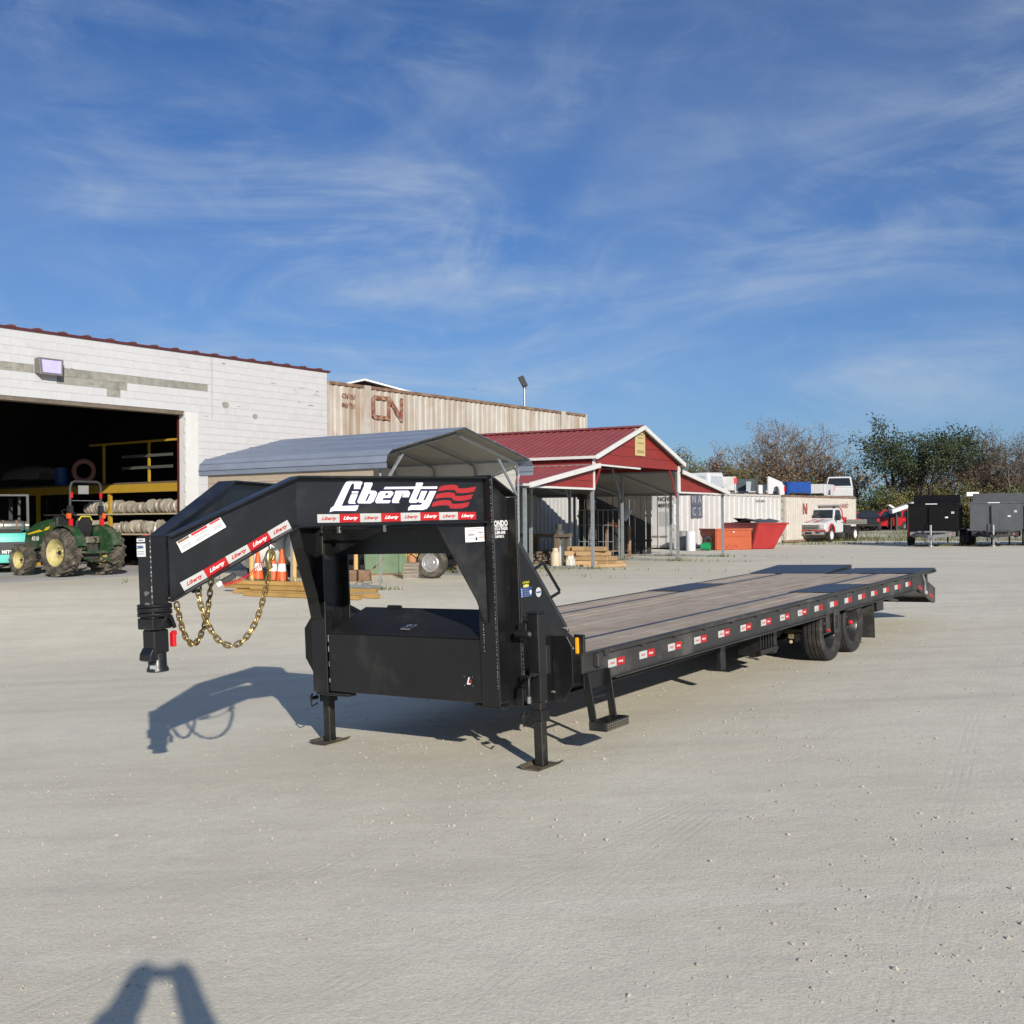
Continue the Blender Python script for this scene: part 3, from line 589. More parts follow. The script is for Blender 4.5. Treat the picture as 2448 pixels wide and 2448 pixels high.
for a, b_ in (((-.16, EV - .06), (GW / 2, RG - .02)), ((GW + .16, EV - .06), (GW / 2, RG - .02)), ((-LW - .12, LO - .03), (.05, LI - .01)), ((GW + RW + .12, LO - .03), (GW - .05, LI - .01))):
    MB().bar((a[0], -.20, a[1]), (b_[0], -.20, b_[1]), .05, .13).build('rake_trim', trimw, bn)
MB().bar((0.02, -.04, 3.02), (GW * .5, -.04, 3.0), .04, .05).build('bottom_trim', trimw, bn)
for x0, x1 in ((-LW, 0), (GW, GW + RW)): MB().bar((x0, -.04, LO - .06), (x1, -.04, LO - .06), .04, .055).build('bottom_trim', trimw, bn)
for x in (-LW - .12, GW + RW + .12): MB().bar((x, -.2, LO - .02), (x, BL, LO - .02), .05, .06).build('eave_trim', trimw, bn)
MB().bar((-.17, -.2, EV - .06), (-.17, BL, EV - .06), .05, .08).build('eave_trim', trimw, bn); B('corner_trim', trimw, bn, -.06, .06, -.05, .0, LI, EV - .08); B('corner_trim', trimw, bn, GW - .08, GW + .08, -.05, .0, LO - .06, EV - .08)
B('corner_trim', trimw, bn, -.05, .02, -.052, -.02, LO - .06, LI - .1)
npost = 0
for x, ht in ((-LW, LO - .05), (0, 3.0), (GW, 3.0), (GW + RW, LO - .05)):
    for k in range(5):
        y = .03 + k * (BL - .1) / 4; B('post', gal, bn, x - .04, x + .04, y - .04, y + .04, 0, ht)
    MB().bar((x, 0, .035), (x, BL, .035), .07, .07).build('base_rail', gal, bn); MB().bar((x, 0, ht), (x, BL, ht), .06, .06).build('eave_beam', gal, bn)
for k in range(5):
    y = .05 + k * (BL - .1) / 4
    MB().bar((0, y, EV - .12), (GW / 2, y, RG - .10), .05, .05).build('rafter', gal, bn); MB().bar((GW, y, EV - .12), (GW / 2, y, RG - .10), .05, .05).build('rafter', gal, bn)
    MB().bar((-LW, y, LO - .06), (0, y, LI - .08), .05, .05).build('rafter', gal, bn); MB().bar((GW + RW, y, LO - .06), (GW, y, LI - .08), .05, .05).build('rafter', gal, bn)
    for s_, x in ((1, 0), (-1, GW)): MB().bar((x, y, 2.1), (x + s_ * .7, y, 3.15), .045, .045, (0, 1, 0)).build('knee_brace', gal if k else redside, bn)
for i in range(6):
    t = i / 5.5
    for s_ in (0, 1):
        x = .1 + t * (GW / 2 - .2); x = x if s_ == 0 else GW - x
        MB().bar((x, 0, EV - .10 + t * (RG - EV) * .93), (x, BL, EV - .10 + t * (RG - EV) * .93), .06, .03).build('purlin', gal, bn)
sg = thing('gable_sign', 'small yellowed notice board on the red barn gable', 'sign', BN(GW / 2, -.035, 3.62), BRZ)
B('board', M('yellowed_board', (.52, .42, .20), .7), sg, -.36, .36, -.02, 0, -.22, .62)
for z, w in ((.42, .5), (.32, .42), (.16, .5), (-.08, .55), (-.13, .55)): B('print_line', M('sign_ink', (.25, .18, .08), .7), sg, -w / 2, w / 2, -.023, -.0205, z, z + .03)
# things under the barn
def cyl_thing(name, label, cat, p, prof, mat, group=None, n=18):
    o = MB().lathe(prof, n=n).build(name, mat, None, smooth=45); o.location = p; return tag(o, label, cat, group)
def at(px, Y, z):                                   # a spot on the lot seen at a given picture column, Y metres away
    return Vector(((px - 1224) / FPX * Y, Y, z))
G = lambda px, Y: at(px, Y, gz((px - 1224) / FPX * Y, Y))
p = G(1327, 34.5)
cyl_thing('propane_cylinder', 'tan propane cylinder with a collar under the barn', 'gas cylinder', p, [(0, 0), (.13, 0), (.15, .04), (.15, .36), (.11, .44), (.09, .45), (.09, .55), (.075, .55), (.075, .46), (0, .46)], M('tan_paint', (.55, .48, .37), .55, 0, .1, 4))
p = G(1341, 34.7); cyl_thing('slim_cylinder', 'slim white gas cylinder beside the tan one', 'gas cylinder', p, [(0, 0), (.075, 0), (.08, .03), (.08, .56), (.05, .60), (.03, .68), (0, .68)], tankw)
p = G(1337, 36.2); cyl_thing('tall_cylinder', 'tall dark green gas cylinder standing behind the white one', 'gas cylinder', p, [(0, 0), (.17, 0), (.19, .04), (.19, .95), (.13, 1.10), (.10, 1.12), (.10, 1.28), (0, 1.28)], M('olive_dark', (.06, .065, .06), .6))
t = thing('jerry_can', 'pale grey squat double tank beside the firewood', 'tank', G(1363, 34.6), BRZ)
MB().hexa([(-.15, -.12, 0), (.15, -.12, 0), (.15, .12, 0), (-.15, .12, 0), (-.14, -.1, .22), (.14, -.1, .22), (.14, .1, .22), (-.14, .1, .22)]).build('body', tankw, t, bevel=.03)
for x in (-.09, .09): MB().lathe([(.05, .2), (.055, .22), (.055, .31), (.03, .31), (.03, .28), (0, .28)], o=(x, 0, 0), n=14).build('filler_neck', tankw, t, smooth=40)
# cut timber pile
base = G(1400, 34.8); k = 0
for lay, n_, ln in ((0, 5, 1.5), (1, 4, 1.25), (2, 3, 1.1), (3, 3, .95)):
    for i in range(n_):
        o = MB().box(-ln / 2, ln / 2, -.09, .09, 0, .14).build('timber_block', lumber, None, bevel=.012); o.location = base + BX * random.uniform(-.05, .05) * 2 + BY * ((i - n_ / 2) * .21 + .1) + BX * .1 + Vector((0, 0, lay * .148))
        o.rotation_euler = (0, 0, BRZ - pi / 2 + .23 + random.uniform(-.28, .28)); tag(o, 'squared timber offcut stacked in the pile under the barn', 'timber', 'timber pile under the barn')
for (px, Y, ln, a, lb) in ((1437, 33.3, 1.5, .20, 'long fresh plank lying in front of the timber pile'), (1455, 33.6, 1.0, .12, 'short fresh plank lying at the barn post foot')):
    o = MB().box(-ln / 2, ln / 2, -.07, .07, .0, .10).build('loose_plank', lumber, None, bevel=.008); o.location = G(px, Y); o.rotation_euler = (0, -.02, a); tag(o, lb, 'plank')
t = thing('work_table', 'rough dark timber bench with firewood beneath at the container wall', 'table', G(1282, 36.6), BRZ - pi / 2)
B('top', weath, t, -1.25, 1.1, -.45, .45, .86, .96)
for x in (-1.1, -.2, .95): B('leg', weath, t, x - .07, x + .07, -.4, -.26, 0, .86); B('leg', weath, t, x - .07, x + .07, .26, .4, 0, .86)
k = 0
for i in range(26):
    r = random.uniform(.035, .06); o = MB().cyl((0, -.22, 0), (0, .22, 0), r, 7).build('firewood_log', weath, None); o.location = G(1295, 36.2) + Vector((random.uniform(-.32, .42), random.uniform(-.1, .1), .06 + (i // 8) * .1)); o.rotation_euler.z = random.uniform(-.5, .5)
    tag(o, 'split firewood log heaped under the rough bench', 'firewood', 'firewood heap')
t = thing('bottle_cage', 'wire cage of gas bottles at the container behind the barn', 'cage', G(1424, 41.0), BRZ - pi / 2)
for i in range(8): MB().bar((-.7 + i * .2, 0, .05), (-.7 + i * .2, 0, 1.75), .018, .018).build('wire_bar', gal, t)
for z in (.05, .6, 1.2, 1.75): MB().bar((-.7, 0, z), (.7, 0, z), .025, .025).build('cage_rail', gal, t)
for x in (-.7, .7): MB().bar((x, .5, .0), (x, .5, 1.75), .04, .04).build('cage_post', gal, t)
cyl_thing('white_gas_bottle', 'white gas bottle standing on top of the wire cage', 'gas cylinder', G(1412, 41.2) + Vector((0, 0, 1.78)), [(0, 0), (.14, 0), (.16, .05), (.16, .36), (.10, .45), (.08, .46), (.08, .56), (0, .56)], tankw)
B('cage_shelf', gal, t, -.7, .7, 0, .5, 1.752, 1.775)
t = thing('drum_stand', 'black oil drum lying low in a dark frame behind the barn posts', 'drum', G(1477, 42.2), 0)
MB().lathe([(0, .25), (.29, .25), (.3, .27), (.29, .29), (.29, .55), (.305, .565), (.29, .58), (.29, .84), (.305, .855), (.29, .87), (.29, 1.1), (.3, 1.13), (0, 1.12)], n=20).build('drum', darkp, t, smooth=40)
for x in (-.42, .42): B('stand_leg', rustdk, t, x - .04, x + .04, -.3, -.22, 0, 1.15); B('stand_leg', rustdk, t, x - .04, x + .04, .22, .3, 0, 1.15)
B('stand_tray', rustdk, t, -.46, .46, -.32, .32, .2, .248); B('drum_saddle', M('rust_orange', (.35, .10, .04), .8), t, -.4, -.05, -.3, .3, 1.14, 1.30)
o = MB().lathe([(0, 0), (.16, 0), (.2, .42), (.215, .43), (.2, .44), (0, .43)], n=18).build('tipped_bucket', M('grey_bucket', (.32, .36, .42), .5), None, smooth=40); o.location = G(1485, 42.2) + Vector((.05, 0, 1.40)); o.rotation_euler = (0, .45, 0); tag(o, 'pale grey bucket tipped on top of the black drum', 'bucket')
# dark scrap wall behind the barn
sw = thing('scrap_screen', 'dark slatted timber screen with gaps behind the barn', 'screen', G(1470, 44.6), radians(20))
for i in range(13):
    h_ = random.uniform(2.35, 2.7); B('slat', M('scrap_dark', (.025, .022, .02), .9, 0, .3, 4), sw, -1.55 + i * .245, -1.55 + i * .245 + random.uniform(.19, .235), -.02, .02, 0, h_)
for z in (.5, 1.5, 2.2): B('crossbar', MATS['scrap_dark'], sw, -1.6, 1.65, .022, .07, z, z + .09)
# barrels and dumpsters by the white container
cyl_thing('white_barrel', 'white plastic barrel standing beside the white container', 'barrel', G(1651, 48.8), [(0, 0), (.19, 0), (.205, .03), (.21, .45), (.205, .8), (.18, .84), (0, .83)], M('barrel_white', (.60, .62, .65), .5, 0, .06, 4))
o = cyl_thing('grey_barrel', 'dull grey barrel behind the white one by the container corner', 'barrel', G(1632, 49.7), [(0, 0), (.2, 0), (.22, .03), (.22, .82), (.19, .86), (0, .85)], M('barrel_grey', (.20, .20, .20), .6))
o = MB().lathe([(0, 0), (.15, 0), (.18, .36), (.195, .37), (.18, .38), (.165, .37), (.14, .03), (0, .03)], n=18).build('green_bucket', M('green_bucket', (.01, .26, .09), .45), None, smooth=40); o.location = G(1676, 48.9) + Vector((0, 0, .185)); o.rotation_euler = (pi / 2, 0, 1.2); tag(o, 'bright green bucket lying on its side by the dumpster', 'bucket')
for px, Y, r, lb in ((1692, 49.6, .33, 'worn black tyre leaning upright by the container'),):
    o = MB().lathe([(r - .1 + .1 * cos(t_), .09 * sin(t_)) for t_ in [2 * pi * q / 10 for q in range(10)]], closed=True, n=24).build('old_tyre', rubber, None, smooth=60); o.location = G(px, Y) + Vector((0, 0, r)); o.rotation_euler = (pi / 2 - .2, 0, .6); tag(o, lb, 'tyre')
def skip(name, label, o, rz, prof, y0, y1, mat, z):
    t = thing(name, label, 'dumpster', o, rz); th = .05
    for y in (y0, y1): MB().prism(prof, 'xz', y - th / 2, y + th / 2).build('side_plate', mat, t)
    n = len(prof)
    for i in range(n - 1): MB().bar((prof[i][0], (y0 + y1) / 2, prof[i][1]), (prof[i + 1][0], (y0 + y1) / 2, prof[i + 1][1]), y1 - y0 - th - .004, .05).build('shell_plate', mat, t)
    return t
d1 = skip('orange_dumpster', 'faded orange hopper dumpster with dents beside the red one', G(1753, 49.6), radians(108), [(1.42, .92), (1.45, .72), (.75, .03), (0, .03), (0, .92)], -.87, .87, orangep, 0)
for y in (-.90, .90): B('top_rim', orangep, d1, -.05, 1.47, y - .03, y + .03, .87, .95)
B('top_rim', orangep, d1, -.06, .03, -.869, .869, .87, .95); B('waist_band', orangep, d1, -.045, -.027, -.86, .86, .60, .65)
for y in (-.5, .4): B('skid', rustdk, d1, .05, .7, y, y + .1, 0, .028)
for i in range(5): MB().bar((-.032, -.15 + i * .11, .12 + .08 * (i % 2)), (-.032, -.08 + i * .12, .22 - .06 * (i % 3)), .012, .03, (1, 0, 0)).build('scrape_mark', M('scrape_dark', (.14, .03, .02), .7), d1)
B('label_plate', decalw, d1, -.036, -.026, -.04, .04, .78, .82)
d2 = skip('red_dumpster', 'bright red tapered dumpster heaped with scrap beside the tow truck', G(1850, 50.6), radians(18), [(-.78, 1.15), (-1.12, .03), (.0, .03), (.72, 1.15)], .03, 3.3, redd, 0)
for x in (-.80, .74): B('top_rim', redd, d2, x - .04, x + .04, .0, 3.35, 1.11, 1.19)
B('top_rim', redd, d2, -.759, .699, -.03, .05, 1.11, 1.19); B('top_rim', redd, d2, -.759, .699, 3.28, 3.36, 1.11, 1.19)
for i in range(7):
    o = MB().hexa([(-.5, -.35, 0), (.5, -.3, 0), (.55, .3, .05), (-.45, .35, .02), (-.5, -.33, .03), (.5, -.28, .03), (.55, .3, .08), (-.45, .33, .05)]).build('scrap_sheet', darkp if i % 2 else greyp, None); o.location = d2.location + Matrix.Rotation(radians(18), 3, 'Z') @ Vector((random.uniform(-.15, .1), .5 + i * .42, 1.16 + random.uniform(0, .10))); o.rotation_euler = (random.uniform(-.2, .2), random.uniform(-.25, .25), random.uniform(0, 3)); tag(o, 'dark sheet of scrap lying on the red dumpster load', 'scrap', 'scrap sheets in the red dumpster')
# ---------------------------------------------------------------- under and around the carport
Y0 = 26.
def cone(px, Y, s, lb):
    t = thing('traffic_cone', lb, 'traffic cone', G(px, Y), 0, 'traffic cones under the carport')
    MB().lathe([(0, .03), (.15 * s, .03), (.115 * s, .26 * s), (0, .26 * s)], n=16).build('lower_band', conew, t, smooth=40); MB().lathe([(0, .26 * s), (.114 * s, .26 * s), (.085 * s, .44 * s), (0, .44 * s)], n=16).build('white_band', decalw, t, smooth=40)
    MB().lathe([(0, .44 * s), (.084 * s, .44 * s), (.03 * s, .78 * s), (0, .79 * s)], n=16).build('tip', conew, t, smooth=40); B('foot', darkp, t, -.2 * s, .2 * s, -.2 * s, .2 * s, 0, .035)
cone(673, 26.6, 1., 'orange traffic cone nearest the carport post'); cone(653, 27.0, .95, 'orange traffic cone left of the one by the post'); cone(616, 27.4, .95, 'dusty orange traffic cone farthest left under the carport')
for px, Y, lb in ((601, 26.3, 'left tan timber post under the carport'), (703, 26.3, 'tan timber post right of the traffic cones'), (850, 27.6, 'tan post standing in a rusty footing')):
    o = MB().cyl((0, 0, 0), (0, 0, 1.9), .055, 12).build('timber_post', poste, None, smooth=40); o.location = G(px, Y); tag(o, lb, 'post')
o = MB().hexa([(-.3, -.2, 0), (.3, -.2, 0), (.3, .2, 0), (-.3, .2, 0), (-.27, -.18, .26), (.27, -.18, .26), (.27, .18, .26), (-.27, .18, .26)]).build('rusty_footing', rustdk, None, bevel=.02); o.location = G(856, 27.0); tag(o, 'rusty block footing at the foot of the tan post', 'footing')
def tank(px, Y, r, ln, rz, lb):
    t = thing('storage_tank', lb, 'tank', G(px, Y), rz); o = MB().lathe([(0, -ln / 2 - r * .5), (r * .6, -ln / 2 - r * .38), (r, -ln / 2), (r, ln / 2), (r * .6, ln / 2 + r * .38), (0, ln / 2 + r * .5)], o=(0, 0, r + .25), ax=(1, 0, 0), n=24).build('shell', tankw, t, smooth=50)
    for x in (-ln * .3, ln * .3): B('saddle', darkp, t, x - .06, x + .06, -r * .7, r * .7, 0, .32)
tank(648, 28.6, .52, 1.5, RZ + .2, 'left dusty white storage tank under the carport'); tank(725, 28.9, .52, 1.2, RZ + .9, 'right dusty white storage tank under the carport')
# lumber lengths on the ground
for i, (px0, y0_, px1, y1_, z) in enumerate(((560, 23.4, 905, 22.2, .0), (540, 23.6, 800, 22.7, .09), (585, 22.9, 860, 22.0, .0), (600, 23.2, 900, 22.35, .09), (570, 23.75, 760, 23.0, 0.), (560, 23.5, 790, 22.75, .175))):
    a, b_ = G(px0, y0_), G(px1, y1_); o = MB().bar((0, 0, .045 + z), tuple(b_ - a + Vector((0, 0, .045 + z))), .13, .082).build('lumber_length', lumberd, None, bevel=.006); o.location = a; tag(o, ('longest yellowed lumber length, reaching the carport post', 'lumber length lying second from the top of the low stack', 'nearest short lumber length lying on the gravel', 'nearest lumber length on the upper layer of the low stack', 'rearmost lumber length at the foot of the low stack', 'topmost lumber length of the low stack before the carport')[i], 'lumber', 'lumber stack before the carport')
# green dumpster, slat bundle, spare wheel, chains beyond the carport opening
t = thing('green_bin', 'faded green steel bin with rust along its foot', 'bin', G(928, 30.0), .12)
MB().hexa([(-.62, -.4, .05), (.62, -.4, .05), (.62, .5, .05), (-.62, .5, .05), (-.66, -.45, 1.05), (.66, -.45, 1.05), (.66, .55, 1.05), (-.66, .55, 1.05)]).build('body', M('faded_green', (.13, .20, .125), .75, 0, .2, 3, dirt=(.24, .10, .06), damt=.28, dscale=2.5, streak=(.26, .13, .08), samt=.3, sscale=5), t)
for x in (-.58, .3, .6): B('stiffener', MATS['faded_green'], t, x - .03, x + .03, -.47, -.40, .07, 1.02)
B('skid', rustdk, t, -.6, .6, -.4, .4, 0, .048)
for i in range(12):
    o = MB().box(-.19, .19, -.14, .14, 0, .028).build('flat_slab', M('slab_grey', (.30, .26, .22), .85, 0, .2, 6, rand=.25), None, bevel=.006); o.location = G(983, 27.8) + Vector((random.uniform(-.012, .012), 0, i * .034)); o.rotation_euler = (0, random.uniform(-.02, .02), random.uniform(-.1, .1)); tag(o, 'thin flat slab in the neat stack beside the spare wheel', 'slab', 'stack of flat slabs')
o = MB().lathe([(0, 0), (.105, 0), (.13, .26), (.145, .27), (.12, .28), (0, .2)], n=16).build('clay_pot', M('clay', (.42, .20, .10), .8), None, smooth=40); o.location = G(984, 27.8) + Vector((0, 0, .41)); tag(o, 'clay coloured bucket standing on the stack of slabs', 'bucket')
o = MB().tube([Vector((.14 * cos(a), .14 * sin(a), .05 * sin(3 * a))) for a in [i * .5 for i in range(26)]], .012, 6).build('rope_coil', M('yellow_rope', (.55, .42, .15), .8), None); o.location = G(984, 27.75) + Vector((0, -.02, .60)); tag(o, 'yellow rope coil draped around the clay coloured bucket', 'rope')
def car_wheel(parent, c, ax, r, w, rimmat, tyremat=rubber, n=28, name='wheel', tread_n=0):
    ax = Vector(ax).normalized(); c = Vector(c); wh = bpy.data.objects.new(name, None); COL.objects.link(wh); wh.parent = parent
    h = w / 2; ty = MB(); ty.lathe([(r * .62, -h * .86), (r * .80, -h), (r * .93, -h * .96), (r * .99, -h * .72), (r, -h * .3), (r, h * .3), (r * .99, h * .72), (r * .93, h * .96), (r * .80, h), (r * .62, h * .86), (r * .60, 0)], o=c, ax=ax, n=n, closed=True); ty.build('tyre', tyremat, wh, smooth=35)
    MB().lathe([(0, h * .35), (r * .14, h * .42), (r * .20, h * .30), (r * .40, h * .40), (r * .50, h * .25), (r * .60, h * .80), (r * .635, h * .86), (r * .62, -h * .8), (r * .3, -h * .3), (0, -h * .3)], o=c, ax=ax, n=n).build('rim', rimmat, wh, smooth=35)
    return wh
t = thing('spare_wheel', 'worn spare wheel on a grey steel rim leaning by the slab stack', 'wheel', G(1033, 27.9), 0)
car_wheel(t, (0, 0, .385), (-.35, -.93, .1), .385, .26, silverp, M('dusty_tyre', (.06, .052, .044), .9, 0, .2, 6, dirt=(.22, .19, .15), damt=.5))
ck = thing('chain_rack', 'rack of rusty hanging chains beyond the gooseneck opening', 'rack', G(1085, 29.5), .1)
MB().bar((-.5, 0, 1.5), (.75, 0, 1.5), .05, .05).build('crossbar', rustdk, ck)
for x in (-.5, .75): MB().bar((x, 0, 0), (x, 0, 1.5), .05, .05).build('stand_post', rustdk, ck)
for i in range(11):
    x = -.42 + i * .1; ln = random.uniform(.55, .95) if i != 5 else 1.35; MB().tube([(x + .012 * (j % 2), .012 * ((j + 1) % 2), 1.48 - ln * j / 16) for j in range(17)], [.022 + .012 * (j % 2) for j in range(17)], 6).build('hanging_chain', rustdk if i % 3 else gal, ck)
o = MB().bar((0, 0, .03), (-.62, .25, .62), .035, .035).build('diagonal_brace', rustdk, None); o.location = G(845, 24.6); o.rotation_euler.z = 3.6; tag(o, 'thin steel pipe bracing the carport beside the tan post', 'pipe')  # diagonal brace of the carport, modelled loose from its frame
# ---------------------------------------------------------------- gooseneck trailer (local x forward, y toward the near side, z up)
TR = thing('gooseneck_trailer', 'long black gooseneck flatbed trailer with a wooden deck', 'trailer')
FX = -BW; LY = UPW.cross(FX).normalized()
TR.rotation_mode = 'QUATERNION'; _m = Matrix(((FX.x, LY.x, UPW.x), (FX.y, LY.y, UPW.y), (FX.z, LY.z, UPW.z))); TR.rotation_quaternion = _m.to_quaternion(); TR.location = OW
def part(name, mat, mb, bevel=.004, parent=None, smooth=None): return mb.build(name, mat, parent or TR, bevel=bevel, smooth=smooth)
UX, UYc = .23, .885; BXp, BYp = 1.62, .34; CXp, CYp = 2.46, .06
def seam(parent, a, b, step=.035, r=.0055):
    a, b = Vector(a), Vector(b); n = max(2, int((b - a).length / step)); d = (b - a).normalized(); mb = MB()
    for i in range(n):
        c = a + (b - a) * ((i + random.uniform(.2, .8)) / n); l_ = step * random.uniform(.10, .32); mb.bar(c - d * l_, c + d * l_, r * random.uniform(.5, 1), r * random.uniform(.5, 1), (.3, .5, .8))
    mb.build('weld_seam', weldm, parent)['kind'] = 'stuff'
for s in (1, -1):
    # upright I-beam
    up_ = part('upright', black, MB().box(UX - .016, UX, s * .80 if s > 0 else -.97, .97 if s > 0 else -.80, .50, 2.215))
    fl0, fl1 = (.80, .97) if s > 0 else (-.97, -.80)
    part('web', black, MB().prism([(UX - .017, .5), (UX - .017, 2.21), (-.068, 2.06), (-.068, .5)], 'xz', s * UYc - .006, s * UYc + .006), parent=up_)
    part('rear_flange', black, MB().box(-.084, -.068, fl0, fl1, .45, 2.06), parent=up_)
    part('cap_plate', black, MB().hexa([(UX, fl0, 2.216), (UX, fl1, 2.216), (-.09, fl1, 2.062), (-.09, fl0, 2.062), (UX, fl0, 2.232), (UX, fl1, 2.232), (-.09, fl1, 2.078), (-.09, fl0, 2.078)]), parent=up_)
    if s > 0: seam(up_, (UX - .0, .955, .62), (UX - .0, .955, 2.2), .022, .007); seam(up_, (-.085, .972, .62), (-.085, .972, 2.05), .03, .007); seam(up_, (UX + .006, .845, .9), (UX + .006, .845, 2.2), .02, .009)
    # neck I-beam in plan: a straight V from upright to coupler
    pts = [((UX + .002, s * UYc), 1.885, 2.215), ((BXp, s * BYp), 1.918, 2.245), ((CXp, s * CYp), 1.478, 1.885)]
    nb = None
    for k in range(2):
        (p0, zb0, zt0), (p1, zb1, zt1) = pts[k], pts[k + 1]; d = (Vector(p1) - Vector(p0)).normalized(); n_ = Vector((-d.y, d.x)) * .006
        def ring(p, zb, zt, w): return [(p[0] - d[1] * w, p[1] + d[0] * w, zb), (p[0] + d[1] * w, p[1] - d[0] * w, zb), (p[0] + d[1] * w, p[1] - d[0] * w, zt), (p[0] - d[1] * w, p[1] + d[0] * w, zt)]
        ra, rb = ring(p0, zb0, zt0, .006), ring(p1, zb1, zt1, .006); mb = MB(); mb.loft([ra, rb])
        if nb is None: nb = mb.build('neck_beam', black, TR)
        else: part('neck_slope_web', black, mb, 0, nb)
        for nm, za, zb_ in (('bottom_flange', zb0, zb1), ('top_flange', zt0, zt1)):
            fw = .075 if k == 0 else .072; e1_ = ring(p0, za - .012, za + .002, fw); e2_ = ring(p1, zb_ - .012, zb_ + .002, fw if k == 0 else .055); part(nm, black, MB().loft([e1_, e2_]), .003, nb)
    # knee gusset between neck and upright
    e1 = Vector((UX - BXp, s * (UYc - BYp))).normalized(); Bp = Vector((BXp, s * BYp))
    def wp(a, z): q = Bp + e1 * a; return (q.x, q.y, z)
    nrm = Vector((-e1.y, e1.x)) * .008
    poly = [(1.08, 1.884), (1.14, 1.76), (1.40, 1.30), (1.47, 1.12), (1.488, 1.12), (1.488, 1.884)]
    mb = MB(); r0 = [(wp(a, z)[0] + nrm.x, wp(a, z)[1] + nrm.y, z) for a, z in poly]; r1 = [(wp(a, z)[0] - nrm.x, wp(a, z)[1] - nrm.y, z) for a, z in poly]; mb.loft([r0, r1]); part('knee_gusset', black, mb, .003, nb)
    if s < 0:
        for (a0, z0_), (a1, z1_) in zip(poly[:3], poly[1:4]): part('gusset_lip', black, MB().bar(wp(a0, z0_), wp(a1, z1_), .10, .012), .002, nb)
    if s > 0: NECK = nb
    # side gusset to the deck frame
    g_ = [(.074, 1.70), (.744, .947), (.845, .885), (.82, .546), (.60, .42), (.20, .44), (.09, .50)]
    if s < 0: g_ = [(.074, 1.20), (.25, 1.16), (.744, .93)] + g_[2:]
    sg_ = part('side_gusset', black, MB().prism([(-a, z) for a, z in g_], 'xz', s * .972 - .006, s * .972 + .006), .003)
    part('edge_strip', M('edge_highlight', (.03, .032, .036), .3), MB().bar((-.09, s * .972, 1.705), (-.748, s * .972, .952), .045, .012, (0, 1, 0)) if s > 0 else MB().bar((-.25, s * .972, 1.165), (-.748, s * .972, .935), .045, .012, (0, 1, 0)), .002, sg_)  # edge highlight put into the colour: flat bar lighter than the black around it
    for bx, bz in ((.70, .985), (.10, 1.03), (.50, .50)): MB().cyl((-bx, s * .977, bz), (-bx, s * .998, bz), .017, 8).build('bolt', zinc, sg_)
    if s > 0:
        part('grab_handle', black, MB().tube([(-.28, .972, 1.49), (-.395, .985, 1.535), (-.41, .985, 1.525), (-.62, .985, 1.30), (-.618, .985, 1.285), (-.50, .972, 1.25)], .0125, 8), 0, smooth=50)
    # jack
    jk = part('jack_tube', black, MB().box(-.135, -.035, s * 1.107 - .05, s * 1.107 + .05, .50, 1.17), .006)
    part('jack_cap', blackt, MB().box(-.14, -.03, s * 1.107 - .055, s * 1.107 + .055, 1.17, 1.182), .002, jk)
    il = part('drop_leg', M('leg_paint', (.014, .013, .012), .45, 0, .3, 6, dirt=(.16, .12, .06), damt=.18, dscale=8), MB().box(-.123, -.047, s * 1.107 - .038, s * 1.107 + .038, .012, .52), .005, jk)
    for z in (.13, .22, .31, .43): MB().cyl((-.046, s * 1.107, z), (-.0445, s * 1.107, z), .011, 10).build('pin_hole', darkp, jk)
    fp = MB().loft([[(x, y, z) for x, y, z in ((-.235, s * 1.107 - .105, .03 * e), (.065, s * 1.107 - .105, .03 * e), (.065, s * 1.107 - .105, .008 + .03 * e), (-.235, s * 1.107 - .105, .008 + .03 * e))] for e in (1,)] + [[(-.235, s * 1.107 + q, zz), (.065, s * 1.107 + q, zz), (.065, s * 1.107 + q, zz + .008), (-.235, s * 1.107 + q, zz + .008)] for q, zz in ((-.07, .004), (.07, .004), (.105, .03))]); part('jack_foot', M('dusty_foot', (.05, .043, .035), .7, 0, .3, 12, dirt=(.24, .19, .11), damt=.4), fp, .002, jk)
    part('pin_collar', blackt, MB().box(-.14, -.03, s * 1.107 - .056, s * 1.107 + .056, .36, .44).cyl((-.02, s * 1.107 - .07, .40), (.05, s * 1.107 - .07, .40), .018, 10).tube([(.03, s * 1.107 - .02, .36), (.10, s * 1.107 - .02, .34), (.115, s * 1.107 - .02, .42), (.085, s * 1.107 - .02, .45)], .009, 6), .003, jk)
    for zz in (.62, 1.02): part('jack_bracket', black, MB().box(-.16, -.02, s * .98 if s > 0 else -1.056, 1.056 if s > 0 else -.98, zz, zz + .08), .004, jk)
    part('gear_box', blackt, MB().box(-.20, -.136, s * 1.107 - .045, s * 1.107 + .045, .70, .92), .008, jk)
    if s > 0:
        part('crank_handle', blackt, MB().tube([(-.02, 1.165, .715), (.10, 1.165, .735), (.135, 1.168, .70), (.14, 1.17, .63), (.143, 1.17, .53)], .012, 8), 0, jk, 50)
        part('crank_grip', M('dull_steel', (.3, .3, .3), .35, .7), MB().cyl((.1415, 1.17, .575), (.1435, 1.17, .525), .016, 10), 0, jk)
        MB().cyl((-.30, 1.0, .69), (.05, 1.16, .72), .014, 8).build('jack_shaft', blackt, jk); MB().cyl((.0, .98, 1.02), (.0, 1.10, 1.02), .03, 12).build('pivot_pin', blackt, jk)
        MB().cyl((.0, 1.10, 1.02), (.0, 1.108, 1.02), .016, 10).build('bolt', zinc, jk)
        MB().tube([(-.62, 1.03, .90), (-.62, 1.05, .80), (-.61, 1.05, .69), (-.59, 1.05, .65)], .011, 8).build('safety_handle', M('dull_steel', (.3, .3, .3)), sg_, smooth=50)
        for z in (.62, .47): MB().cyl((-.285, 1.0, z), (-.285, 1.03, z), .02, 10).build('bolt', zinc, jk)
    else:
